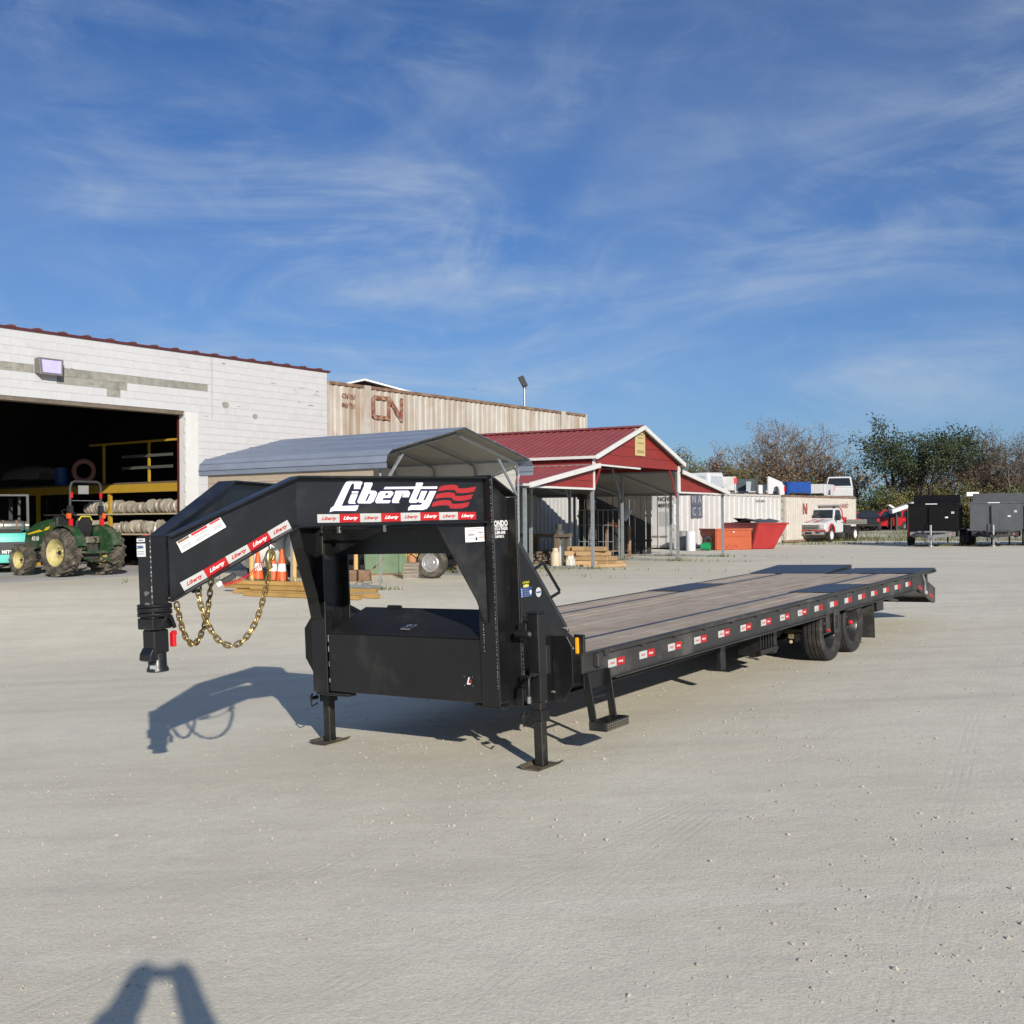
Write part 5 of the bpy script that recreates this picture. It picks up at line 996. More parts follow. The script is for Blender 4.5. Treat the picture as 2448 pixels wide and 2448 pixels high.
for s in (1, -1):
    part('mud_flap', rubber, MB().box(-7.93, -7.915, min(s * .70, s * 1.24), max(s * .70, s * 1.24), .09, .55), 0)
    part('fender_bracket', railm, MB().box(-6.48, -6.30, min(s * 1.252, s * 1.262), max(s * 1.252, s * 1.262), .54, .62).box(-6.34, -6.30, min(s * 1.252, s * 1.262), max(s * 1.252, s * 1.262), .33, .54).box(-6.48, -6.44, min(s * 1.252, s * 1.262), max(s * 1.252, s * 1.262), .33, .54).box(-6.44, -6.34, min(s * 1.252, s * 1.262), max(s * 1.252, s * 1.262), .33, .37), .002)
    part('bracket_plate', railm, MB().box(-6.14, -6.02, min(s * 1.252, s * 1.262), max(s * 1.252, s * 1.262), .40, .60), .002)
    part('spring_hanger', black, MB().box(-5.62, -5.45, s * .56 - .05, s * .56 + .05, .12, .5).box(-6.85, -6.68, s * .56 - .05, s * .56 + .05, .15, .5).box(-7.9, -7.75, s * .56 - .05, s * .56 + .05, .15, .5), .004)
    part('leaf_spring', black, MB().tube([(-5.55, s * .56, .30), (-6.0, s * .56, .25), (-6.32, s * .56, .24), (-6.75, s * .56, .30), (-7.16, s * .56, .24), (-7.8, s * .56, .30)], .04, 6), 0)
    part('light_box', black, MB().box(-8.55, -8.25, min(s * .70, s * 1.18), max(s * .70, s * 1.18), .40, .57), .006)
    for xh in (-3.6, -5.0): part('chain_hanger', black, MB().box(xh - .12, xh, min(s * .95, s * 1.0), max(s * .95, s * 1.0), .24, .69), .004)
for i in range(6): part('under_rack_bar', black, MB().box(-4.62 - i * .075, -4.60 - i * .075, .75, 1.02, .26, .69), .002)
part('under_rack_rail', black, MB().box(-5.05, -4.55, 1.02, 1.04, .28, .33), .002)
part('valve_cluster', M('brass', (.4, .34, .2), .35, .7), MB().cyl((-5.62, .95, .36), (-5.62, 1.0, .36), .03, 10).cyl((-5.70, .92, .30), (-5.60, .98, .30), .02, 8), 0)
part('air_tank', black, MB().lathe([(0, -.32), (.09, -.30), (.11, -.25), (.11, .25), (.09, .30), (0, .32)], o=(-5.35, .78, .45), ax=(1, 0, 0), n=16), 0, smooth=40)
# dovetail and flip-over ramps
for s in (1, -1):
    yl, yh = (1.235, 1.265) if s > 0 else (-1.265, -1.235)
    dv = part('dovetail_side', railm, MB().prism([(-9.70, .575), (-9.70, .80), (-10.05, .80), (-10.93, .52), (-10.90, .30), (-10.80, .295), (-9.98, .575)], 'xz', yl, yh), .003)
    part('tail_post', railm, MB().prism([(-10.42, .52), (-10.68, .76), (-10.70, .60), (-10.93, .52), (-10.90, .34)], 'xz', s * 1.19 - .03, s * 1.19 + .03), .003)
    for i in range(3):
        a = .12 + i * .30; x_ = -9.98 - .95 * a; z_ = .64 - .27 * a; tape(dv, [(-.09, -.02), (.09, -.075), (.09, -.025), (-.09, .03)], (redtape, whitetape, redtape)[i], Vector((x_, yh + .001 if s > 0 else yl - .003, z_)), Vector((-1, 0, 0)), Vector((0, 1, 0)), False, None)
    part('latch_chain', zinc, MB().tube([(-10.18, s * 1.285, .78), (-10.22, s * 1.29, .70), (-10.27, s * 1.29, .62), (-10.25, s * 1.29, .54), (-10.24, s * 1.285, .48)], [.012, .02, .012, .02, .012], 6), 0)
    y0_, y1_ = (.03, 1.27) if s > 0 else (-1.27, -.03); dz = .0 if s > 0 else .055
    rp = part('ramp', tread, MB().hexa([(-9.74, y0_, DZ + .002), (-9.74, y1_, DZ + .002), (-10.95, y1_, DZ + .0 + dz), (-10.95, y0_, DZ + .0 + dz), (-9.74, y0_, DZ + .014), (-9.74, y1_, DZ + .014), (-10.95, y1_, DZ + .014 + dz), (-10.95, y0_, DZ + .014 + dz)]), .002)
    part('ramp_frame', black, MB().hexa([(-9.80, y0_, DZ - .06), (-9.80, y0_ + .04, DZ - .06), (-10.95, y0_ + .04, DZ - .06 + dz), (-10.95, y0_, DZ - .06 + dz), (-9.80, y0_, DZ + .001), (-9.80, y0_ + .04, DZ + .001), (-10.95, y0_ + .04, DZ - .002 + dz), (-10.95, y0_, DZ - .002 + dz)]).hexa([(-9.80, y1_ - .04, DZ - .06), (-9.80, y1_, DZ - .06), (-10.95, y1_, DZ - .06 + dz), (-10.95, y1_ - .04, DZ - .06 + dz), (-9.80, y1_ - .04, DZ + .001), (-9.80, y1_, DZ + .001), (-10.95, y1_, DZ - .002 + dz), (-10.95, y1_ - .04, DZ - .002 + dz)]), .002, rp)
    part('ramp_hinge', black, MB().cyl((-10.75, y0_ + .1, DZ - .05 + dz), (-10.75, y1_ - .1, DZ - .05 + dz), .03, 10), 0, rp)
    if s > 0: part('ramp_end_foot', railm, MB().box(-11.02, -10.70, 1.13, 1.27, DZ - .055, DZ - .012), .004, rp)
part('tail_beam', black, MB().box(-10.92, -10.84, -1.23, 1.23, .30, .52), .004); part('tail_floor', black, MB().hexa([(-9.8, -1.2, .60), (-9.8, 1.2, .60), (-10.85, 1.2, .36), (-10.85, -1.2, .36), (-9.8, -1.2, .66), (-9.8, 1.2, .66), (-10.85, 1.2, .42), (-10.85, -1.2, .42)]), .003)
part('tail_brace', railm, MB().bar((-8.35, 1.20, .60), (-9.15, 1.20, .47), .04, .02, (0, 1, 0)), .002)
part('pocket_brace', railm, MB().bar((-9.72, 1.24, .56), (-9.98, 1.24, .57), .02, .02), 0)
# ---------------------------------------------------------------- tractor (local x forward, y left)
def lug_tyre(parent, c, r, w, n, mat, rimmat, rimr, ydir):
    wh = bpy.data.objects.new('wheel', None); COL.objects.link(wh); wh.parent = parent; c = Vector(c); h = w / 2
    mb = MB(); mb.lathe([(r * .58, -h * .8), (r * .78, -h), (r * .90, -h * .92), (r * .93, -h * .5), (r * .94, h * .5), (r * .90, h * .92), (r * .78, h), (r * .58, h * .8), (r * .56, 0)], o=c, ax=(0, ydir, 0), n=36, closed=True)
    for i in range(n):
        for s in (1, -1):
            a0 = 2 * pi * (i + (.5 if s < 0 else 0)) / n; a1 = a0 - .26
            def P(a, y, rr): return c + Vector((rr * cos(a), y, rr * sin(a)))
            d = .055; mb.hexa([P(a0 - d, s * h * .98, r * .86), P(a0 + d, s * h * .98, r * .86), P(a1 + d, -s * h * .05, r * .92), P(a1 - d, -s * h * .05, r * .92), P(a0 - d * .8, s * h * .98, r * .98), P(a0 + d * .8, s * h * .98, r * .98), P(a1 + d * .7, -s * h * .05, r), P(a1 - d * .7, -s * h * .05, r)])
    mb.build('tyre', mat, wh)
    MB().lathe([(0, h * .10), (r * .13, h * .12), (r * .15, h * .02), (rimr * .60, h * .06), (rimr * .80, h * .40), (rimr, h * .78), (rimr * 1.04, h * .82), (rimr, -h * .8), (rimr * .6, -h * .2), (0, -h * .2)], o=c, ax=(0, ydir, 0), n=30).build('rim', rimmat, wh, smooth=35)
    MB().lathe([(0, h * .3), (r * .08, h * .28), (r * .10, h * .1), (0, h * .1)], o=c, ax=(0, ydir, 0), n=12).build('hub', darkp, wh)
    for q in range(6): a = q * pi / 3; MB().cyl(c + Vector((r * .2 * cos(a), ydir * h * .05, r * .2 * sin(a))), c + Vector((r * .2 * cos(a), ydir * h * .16, r * .2 * sin(a))), .02, 6).build('wheel_bolt', rustdk, wh)
tk = thing('tractor', 'green farm tractor with yellow wheels parked in the workshop doorway', 'tractor', (-11.15, 29.15, FZ + .002), radians(147))
for s in (1, -1): lug_tyre(tk, (0, s * .66, .62), .62, .44, 18, mudtyre, yellowp, .34, s); lug_tyre(tk, (1.72, s * .60, .41), .41, .32, 15, mudtyre, yellowp, .22, s)
MB().loft([[(x, y * w, z) for y, z in ((-1, zb), (-1, zt - .12), (-.72, zt), (.72, zt), (1, zt - .12), (1, zb))] for x, w, zb, zt in ((.78, .30, .85, 1.50), (1.25, .30, .75, 1.46), (1.75, .28, .68, 1.36), (2.10, .26, .68, 1.20), (2.20, .22, .75, 1.02))]).build('hood', greenp, tk, smooth=30)
for s in (1, -1): MB().hexa([(1.05, s * .302, 1.20), (1.98, s * .272, 1.06), (1.98, s * .278, 1.06), (1.05, s * .306, 1.20), (.95, s * .302, 1.30), (1.98, s * .272, 1.10), (1.98, s * .278, 1.10), (.95, s * .306, 1.30)]).build('yellow_stripe', M('stripe_yellow', (.62, .44, .02), .5), tk)
text('4310', .16, decalw, tk, (1.62, .295, .96), (-1, 0, 0), bold=.003)
B('transmission', M('greasy_dark', (.05, .045, .038), .8, 0, .35, 8), tk, -.35, 1.0, -.22, .22, .42, .88, bevel=.03); B('front_frame', darkp, tk, .9, 2.1, -.16, .16, .40, .70, bevel=.02); B('front_axle', darkp, tk, 1.66, 1.80, -.5, .5, .34, .46, bevel=.02)
B('rear_axle', MATS['greasy_dark'], tk, -.1, .1, -.5, .5, .52, .72, bevel=.02); B('floor_plate', greenp, tk, .35, 1.0, -.5, .5, .62, .66); B('side_step', MATS['greasy_dark'], tk, .55, .95, -.56, .56, .44, .48)
for s in (1, -1):
    ring = []
    for i in range(9):
        a = -.35 + i * (pi + .1) / 8; ring.append([(.69 * cos(a), s * .40, .62 + .69 * sin(a)), (.69 * cos(a), s * .66, .62 + .69 * sin(a)), (.72 * cos(a), s * .66, .62 + .72 * sin(a)), (.72 * cos(a), s * .40, .62 + .72 * sin(a))])
    MB().loft(ring[1:]).build('fender', greenp, tk, smooth=30); MB().prism([(.68 * cos(-.2 + i * .46), .62 + .68 * sin(-.2 + i * .46)) for i in range(8)], 'xz', s * .42 - .01, s * .42 + .01).build('fender_panel', greenp, tk)
    B('tail_light', redpl, tk, -.16, -.12, s * .47 - .05, s * .47 + .05, 1.28, 1.48); B('warning_light', M('orange_lens', (.75, .12, .02), .3), tk, -.16, -.10, s * .52 - .05, s * .52 + .05, 1.49, 1.62); B('red_reflector', redpl, tk, -.15, -.11, s * .44 - .03, s * .44 + .03, 2.02, 2.16)
    MB().tube([(-.10, s * .45, .95), (-.10, s * .46, 1.72)], .045, 4).build('rops_post', darkp, tk); MB().bar((-.10, s * .46, 1.58), (-.10, s * .46, 1.82), .11, .11, (1, 0, 0)).build('rops_hinge', darkp, tk)
    MB().tube([(-.2, s * .24, .52), (-.75, s * .30, .40)], .03, 8).build('lift_arm', greenp, tk)
MB().tube([(-.10, -.46, 1.8), (-.11, -.46, 2.30), (-.11, -.42, 2.40), (-.11, -.34, 2.44), (-.11, .34, 2.44), (-.11, .42, 2.40), (-.11, .46, 2.30), (-.10, .46, 1.8)], .035, 8).build('rops_bar', M('rops_black', (.04, .04, .04), .6), tk, smooth=50)
MB().bar((-.1, -.44, 1.95), (-.1, .44, 1.95), .012, .012).build('rops_brace', gal, tk); B('slow_sign', M('sign_back', (.25, .25, .25), .6), tk, -.16, -.14, -.05, .25, 2.12, 2.34)
MB().loft([[(x, y * w, z) for y in (-1, 1)] + [(x + .08, y * w, z + dz) for y, dz in ((1, .02), (-1, .02))] for x, w, z in ((.02, .22, .98), (-.04, .25, 1.15), (-.07, .24, 1.40), (-.08, .17, 1.52))]).build('seat_back', darkp, tk, bevel=.02); B('seat_cushion', darkp, tk, .0, .45, -.24, .24, .92, 1.02, bevel=.03)
MB().tube([(-.09, -.20, 1.44), (-.10, -.13, 1.54), (-.10, .13, 1.54), (-.09, .20, 1.44)], .018, 6).build('seat_piping', decaly, tk)
MB().cyl((.78, 0, 1.30), (.58, 0, 1.62), .025, 8).build('steering_column', darkp, tk); MB().lathe([(.19 + .015 * cos(t_), .015 * sin(t_)) for t_ in [2 * pi * q / 6 for q in range(6)]], o=(.58, 0, 1.62), ax=(-.55, 0, .85), n=20, closed=True).build('steering_wheel', darkp, tk)
B('dash', darkp, tk, .70, .90, -.28, .28, 1.25, 1.55, bevel=.03); MB().tube([(-.35, 0, .78), (-.55, .0, .98), (.1, .0, 1.0)], .02, 6).build('top_link', MATS['greasy_dark'], tk); B('drawbar', MATS['greasy_dark'], tk, -.72, -.2, -.06, .06, .38, .44); B('hitch_crossbar', greenp, tk, -.55, -.50, -.50, .45, .60, .66)
B('remote_valves', M('bits', (.2, .18, .14), .6, .3, .4, 20), tk, -.42, -.30, -.18, .2, .85, 1.02, bevel=.02)
# ---------------------------------------------------------------- forklift behind the tractor
fk = thing('forklift', 'turquoise forklift with a silver gas bottle at the left edge', 'forklift', at(18, 31.2, FZ + .002), radians(122))
MB().loft([[(x, y * w, z) for y, z in ((-1, zb), (-1, zt - .1), (-.85, zt), (.85, zt), (1, zt - .1), (1, zb))] for x, w, zb, zt in ((-.55, .48, .30, 1.02), (-.50, .56, .28, 1.10), (-.2, .58, .28, 1.12), (.35, .58, .28, 1.12))]).build('counterweight', tealp, fk, smooth=30)
B('hood', tealp, fk, .351, 1.1, -.52, .52, .35, 1.0, bevel=.04); B('rear_grille', M('grille_grey', (.05, .05, .055), .6), fk, -.565, -.53, -.42, .42, .52, .86, bevel=.01); B('grille_opening', darkp, fk, -.572, -.566, -.40, -.08, .64, .80)
text('MITSUBISHI', .13, decalw, fk, (-.573, -.10, .585), (0, -1, 0), bold=.004)
for s in (1, -1):
    car_wheel(fk, (-.12, s * .50, .27), (0, s, 0), .27, .2, greyp, mudtyre); car_wheel(fk, (1.35, s * .50, .32), (0, s, 0), .32, .24, greyp, mudtyre)
    MB().tube([(-.35, s * .48, 1.0), (-.25, s * .48, 2.15), (1.2, s * .48, 2.2), (1.3, s * .48, 1.0)], .04, 6).build('guard_frame', M('guard_grey', (.10, .10, .10), .6), fk)
    MB().bar((1.6, s * .3, .1), (1.6, s * .3, 2.1), .1, .08).build('mast_rail', darkp, fk)
for y in (-.3, 0, .3): MB().bar((-.25, y, 2.17), (1.2, y, 2.2), .04, .04).build('guard_bar', darkp, fk)
MB().bar((-.25, -.48, 2.15), (-.25, .48, 2.15), .05, .05).build('guard_crossbar', MATS['guard_grey'], fk); B('seat', darkp, fk, .3, .75, -.25, .25, 1.0, 1.45, bevel=.04)
lp = MB().lathe([(0, -.43), (.08, -.42), (.14, -.36), (.155, -.28), (.155, .28), (.14, .36), (.08, .42), (0, .43)], o=(-.25, 0, 1.30), ax=(0, 1, .0), n=20).build('gas_bottle', alu, fk, smooth=50)
for y in (-.18, .16): MB().lathe([(.158, y - .02), (.166, y - .02), (.166, y + .02), (.158, y + .02)], o=(-.25, 0, 1.30), ax=(0, 1, 0), n=20, closed=True).build('bottle_strap', rustdk, lp)
MB().lathe([(.12, -.50), (.13, -.50), (.13, -.40), (.12, -.40)], o=(-.25, 0, 1.30), ax=(0, 1, 0), n=16, closed=True).build('bottle_collar', alu, lp); B('bottle_cradle', darkp, fk, -.4, -.1, -.3, .3, 1.12, 1.17)
# ---------------------------------------------------------------- trucks and cars (local x forward)
win = glass('window_glass', (.02, .025, .03), .06); lampg = M('headlamp', (.6, .6, .6), .15, .3)
def greenhouse(root, x0, x1, xt0, xt1, y, yt, z0, z1, body, side_splits=(), rear=True, front=True):
    MB().hexa([(x0, -y, z0), (x1, -y, z0), (x1, y, z0), (x0, y, z0), (xt0, -yt, z1), (xt1, -yt, z1), (xt1, yt, z1), (xt0, yt, z1)]).build('cab_upper', body, root, bevel=.04)
    def lerp(a, b, t): return a + (b - a) * t
    def wq(name, p):
        c = sum((Vector(q) for q in p), Vector()) / 4; n = (Vector(p[1]) - Vector(p[0])).cross(Vector(p[3]) - Vector(p[0])).normalized()
        if n.dot(c - Vector(((x0 + x1) / 2, 0, (z0 + z1) / 2))) < 0: n = -n
        MB().loft([[Vector(q) + n * .002 for q in p], [Vector(q) + n * .012 for q in p]]).build(name, win, root)
    m0, m1 = .12, .86
    if front: wq('windscreen', [(lerp(x1, xt1, m0), -lerp(y, yt, m0) + .08, lerp(z0, z1, m0)), (lerp(x1, xt1, m0), lerp(y, yt, m0) - .08, lerp(z0, z1, m0)), (lerp(x1, xt1, m1), lerp(y, yt, m1) - .10, lerp(z0, z1, m1)), (lerp(x1, xt1, m1), -lerp(y, yt, m1) + .10, lerp(z0, z1, m1))])
    if rear: wq('rear_window', [(lerp(x0, xt0, m0), -lerp(y, yt, m0) + .14, lerp(z0, z1, m0)), (lerp(x0, xt0, m0), lerp(y, yt, m0) - .14, lerp(z0, z1, m0)), (lerp(x0, xt0, m1), lerp(y, yt, m1) - .14, lerp(z0, z1, m1)), (lerp(x0, xt0, m1), -lerp(y, yt, m1) + .14, lerp(z0, z1, m1))])
    cuts = [0.06] + list(side_splits) + [.95]
    for s in (1, -1):
        for a, b_ in zip(cuts, cuts[1:]):
            q = []
            for u, v in ((a + .02, .08), (b_ - .02, .08), (b_ - .03, .86), (a + .03, .86)): q.append((lerp(lerp(x0, x1, u), lerp(xt0, xt1, u), v), s * lerp(y, yt, v), lerp(z0, z1, v)))
            wq('side_window', q)
tt = thing('tow_truck', 'white flatbed truck with red stripes parked before the cream container', 'truck', G(1934, 62.8), radians(-127))
MB().prism([(-.05, .62), (-.03, .98), (-.12, 1.10), (-.9, 1.22), (-1.45, 1.26), (-2.75, 1.26), (-2.75, .52), (-1.45, .52), (-1.36, .70), (-1.20, .90), (-.95, .97), (-.70, .90), (-.54, .70), (-.48, .55)], 'xz', -.93, .93).build('body', whitep, tt, bevel=.05)
greenhouse(tt, -2.72, -1.38, -2.62, -1.92, .90, .76, 1.262, 1.90, whitep)
for y in (-.34, .17): MB().hexa([(-.13, y, 1.105), (-.13, y + .2, 1.105), (-1.40, y + .2, 1.275), (-1.40, y, 1.275), (-.13, y, 1.115), (-.13, y + .2, 1.115), (-1.40, y + .2, 1.285), (-1.40, y, 1.285)]).build('hood_stripe', redp, tt)
B('grille', M('grille_dark', (.02, .02, .022), .4), tt, -.048, -.015, -.52, .52, .66, .98, bevel=.01)
for z in (.70, .79, .88, .95): B('grille_bar', chrome, tt, -.015, .002, -.50, .50, z, z + .03)
for s in (1, -1):
    B('grille_edge', chrome, tt, -.02, .004, s * .53 - .03, s * .53 + .03, .64, 1.0); B('headlight', lampg, tt, -.06, .0, min(s * .58, s * .86), max(s * .58, s * .86), .74, .98, bevel=.02); B('red_valance', redp, tt, -.03, .0, min(s * .10, s * .93), max(s * .10, s * .93), .58, .70)
    MB().prism([(-.42, .60), (-.50, .82), (-.70, 1.0), (-.95, 1.06), (-1.20, 1.0), (-1.42, .78), (-1.46, .55), (-1.36, .55), (-1.32, .72), (-1.16, .90), (-.95, .96), (-.74, .90), (-.58, .72), (-.52, .58)], 'xz', s * .93 - .03, s * .93 + .05).build('red_fender_flare', redp, tt, bevel=.02)
    MB().prism([(-1.50, .60), (-1.50, 1.24), (-2.70, 1.24), (-2.70, .60)], 'xz', s * .935 - .006, s * .935 + .004).build('door', whitep, tt, bevel=.01); B('door_handle', darkp, tt, -2.60, -2.45, s * .945 - .01, s * .945 + .01, 1.08, 1.13)
    MB().box(-1.52, -1.40, min(s * 1.0, s * 1.26), max(s * 1.0, s * 1.26), 1.22, 1.52).build('mirror', darkp, tt, bevel=.03); MB().bar((-1.48, s * .93, 1.32), (-1.46, s * 1.05, 1.36), .04, .04).build('mirror_arm', darkp, tt)
    car_wheel(tt, (-.95, s * .84, .40), (0, s, 0), .40, .24, whitep); car_wheel(tt, (-4.55, s * .88, .40), (0, s, 0), .40, .24, M('wheel_white', (.7, .7, .66), .4)); car_wheel(tt, (-4.55, s * .62, .40), (0, s, 0), .40, .24, darkp)
    MB().tube([(-2.78, s * .90, 1.02), (-2.76, s * .86, 1.75), (-2.66, s * .74, 1.98)], .035, 8).build('red_cab_guard', redp, tt, smooth=50); B('mud_guard', darkp, tt, -5.05, -5.02, s * .75 - .25, s * .75 + .25, .35, .85)
B('bumper', chrome, tt, -.02, .14, -.96, .96, .42, .62, bevel=.04); B('plate_recess', darkp, tt, .141, .146, -.2, .2, .45, .58)
for y in (-.62, .42): B('bumper_slot', darkp, tt, .141, .147, y, y + .22, .50, .58)
B('light_bar', M('light_bar_grey', (.30, .31, .32), .3), tt, -2.55, -2.35, -.88, .88, 2.02, 2.12, bevel=.03); MB().tube([(-2.66, -.74, 1.98), (-2.66, .74, 1.98)], .035, 8).build('red_cab_guard', redp, tt)
for y in (-.5, .5): B('light_bar_foot', darkp, tt, -2.5, -2.4, y - .05, y + .05, 1.90, 2.02)
B('chassis', darkp, tt, -6.3, -.3, -.4, .4, .48, .66); B('flatbed', M('grey_deck', (.22, .21, .19), .6, .2), tt, -6.4, -2.95, -1.02, 1.02, .98, 1.08); B('bed_side', MATS['grey_deck'], tt, -6.3, -3.0, 1.0, 1.05, 1.08, 1.26); B('bed_side', MATS['grey_deck'], tt, -6.3, -3.0, -1.05, -1.0, 1.08, 1.26)
B('tool_locker', redp, tt, -3.25, -2.86, -.95, .95, 1.082, 1.40, bevel=.02); B('under_box', darkp, tt, -3.9, -3.0, .55, .95, .50, .95); B('fuel_tank', alu, tt, -3.6, -2.9, -.95, -.55, .50, .92)
for x, y, h_, m_ in ((-3.5, .1, .34, beige), (-3.95, -.3, .42, lumber)):
    o = MB().box(-.2, .2, -.25, .25, 0, h_).build('cardboard_box', m_, None, bevel=.01); o.matrix_world = Matrix.Translation(tt.location) @ Matrix.Rotation(tt.rotation_euler.z, 4, 'Z') @ Matrix.Translation((x, y, 1.082)); tag(o, ('beige' if m_ is beige else 'plywood brown') + ' box standing on the flatbed of the tow truck', 'box')
def suv(name, label, p, rz, body, low=None, group=None, h=1.75, L=4.5):
    t = thing(name, label, 'car', p, rz, group); hw = .88; low = low or body
    MB().prism([(L / 2 - .05, .42), (L / 2, .70), (L / 2 - .12, .95), (L / 2 - 1.25, 1.06), (-L / 2 + .05, 1.10), (-L / 2, .85), (-L / 2 + .04, .42), (-L / 2 + .55, .42), (-L / 2 + .65, .66), (-L / 2 + .95, .78), (-L / 2 + 1.25, .66), (-L / 2 + 1.35, .36), (L / 2 - 1.32, .36), (L / 2 - 1.22, .66), (L / 2 - .92, .78), (L / 2 - .62, .66), (L / 2 - .5, .42)], 'xz', -hw, hw).build('body', body, t, bevel=.05)
    greenhouse(t, -L / 2 + .08, L / 2 - 1.2, -L / 2 + .32, L / 2 - 1.85, .84, .70, 1.09, h, body, (.35, .67))
    for s in (1, -1):
        car_wheel(t, (L / 2 - .92, s * .78, .36), (0, s, 0), .36, .24, chrome); car_wheel(t, (-L / 2 + .95, s * .78, .36), (0, s, 0), .36, .24, chrome)
        B('headlight', lampg, t, L / 2 - .10, L / 2 + .01, min(s * .55, s * .84), max(s * .55, s * .84), .72, .90, bevel=.02); B('tail_light', redpl, t, -L / 2 - .012, -L / 2 + .06, min(s * .68, s * .86), max(s * .68, s * .86), .80, 1.06, bevel=.02)
    B('bumper', chrome if body is redp else darkp, t, L / 2 - .04, L / 2 + .08, -.85, .85, .40, .60, bevel=.04); B('bumper', chrome if body is redp else darkp, t, -L / 2 - .08, -L / 2 + .04, -.85, .85, .40, .60, bevel=.04)
    return t
r1 = suv('red_suv', 'red estate car with dark rear windows beside the black dump trailer', G(2126, 100.), radians(160), redp, h=1.82, L=4.7)
B('roof_rack', silverp, r1, -1.7, .4, -.6, .6, 1.84, 1.87)
suv('dark_suv', 'black car with its hood toward the red estate car', G(2079, 97.), radians(70), M('black_car', (.02, .02, .023), .25, coat=.4), h=1.75, L=4.5)
suv('red_car', 'low red car peeking over the tow truck bed', G(2052, 101.), radians(170), M('red_car_paint', (.40, .012, .02), .3, coat=.3), h=1.6, L=4.4)
suv('blue_suv', 'dark blue car half hidden behind the black dump trailer', G(2166, 106.), radians(120), M('blue_car', (.03, .05, .10), .3, coat=.3), h=1.75, L=4.5)
suv('black_pickup', 'black vehicle behind the line of flat trailers', G(2102, 116.), radians(175), M('black_car', (.02, .02, .023), .25), h=2.35, L=5.0)
for i, (px, Y, ln, rz, z, lb) in enumerate(((2075, 110., 9.0, .06, 1.45, 'long black flat trailer standing before the trees'), (2130, 104., 7.0, -.05, 1.30, 'shorter flat trailer with a pale deck edge before the trees'), (2000, 112., 6.0, .1, 1.30, 'black flat trailer half hidden by the cream container'))):
    t = thing('flat_trailer', lb, 'trailer', G(px, Y), rz); B('deck', M('pale_edge', (.40, .41, .42), .6), t, -ln / 2, ln / 2, -1.2, 1.2, z, z + .12); B('side_frame', darkp, t, -ln / 2, ln / 2, -1.15, -1.05, z - .9, z - .005); B('side_frame', darkp, t, -ln / 2, ln / 2, 1.05, 1.15, z - .9, z - .005)
    for x in (-ln * .2, ln * .05):
        for s in (1, -1): car_wheel(t, (x, s * .95, .38), (0, s, 0), .38, .25, darkp)
    for x in (-ln * .46, ln * .46): B('stand_leg', darkp, t, x - .06, x + .06, -.9, -.8, 0, z - .9); B('stand_leg', darkp, t, x - .06, x + .06, .8, .9, 0, z - .9)
for px, Y, rz, sx_, lb in ((2155, 97., .30, 1.0, 'tilted white body panel sticking up behind the black dump trailer'), (2136, 99., -.55, .55, 'crumpled white panel above the red estate car')):
    o = MB().hexa([(-1.1, -.35, -.16), (1.1, -.3, -.12), (1.1, .3, -.12), (-1.1, .35, -.16), (-1.0, -.3, .16), (1.2, -.25, .2), (1.2, .25, .2), (-1.0, .3, .16)]).build('body_panel', whitep, None, bevel=.03); o.location = G(px, Y) + Vector((0, 0, 1.95)); o.rotation_euler = (0, -rz, .15); o.scale = (sx_,) * 3; tag(o, lb, 'panel')
    st = thing('panel_stand', 'dark stand carrying the ' + ('tilted' if sx_ == 1 else 'crumpled') + ' white panel', 'stand', G(px, Y), 0)
    for x in (-.5, .5): B('leg', darkp, st, x * sx_ - .05, x * sx_ + .05, -.2, .2, 0, 1.78)
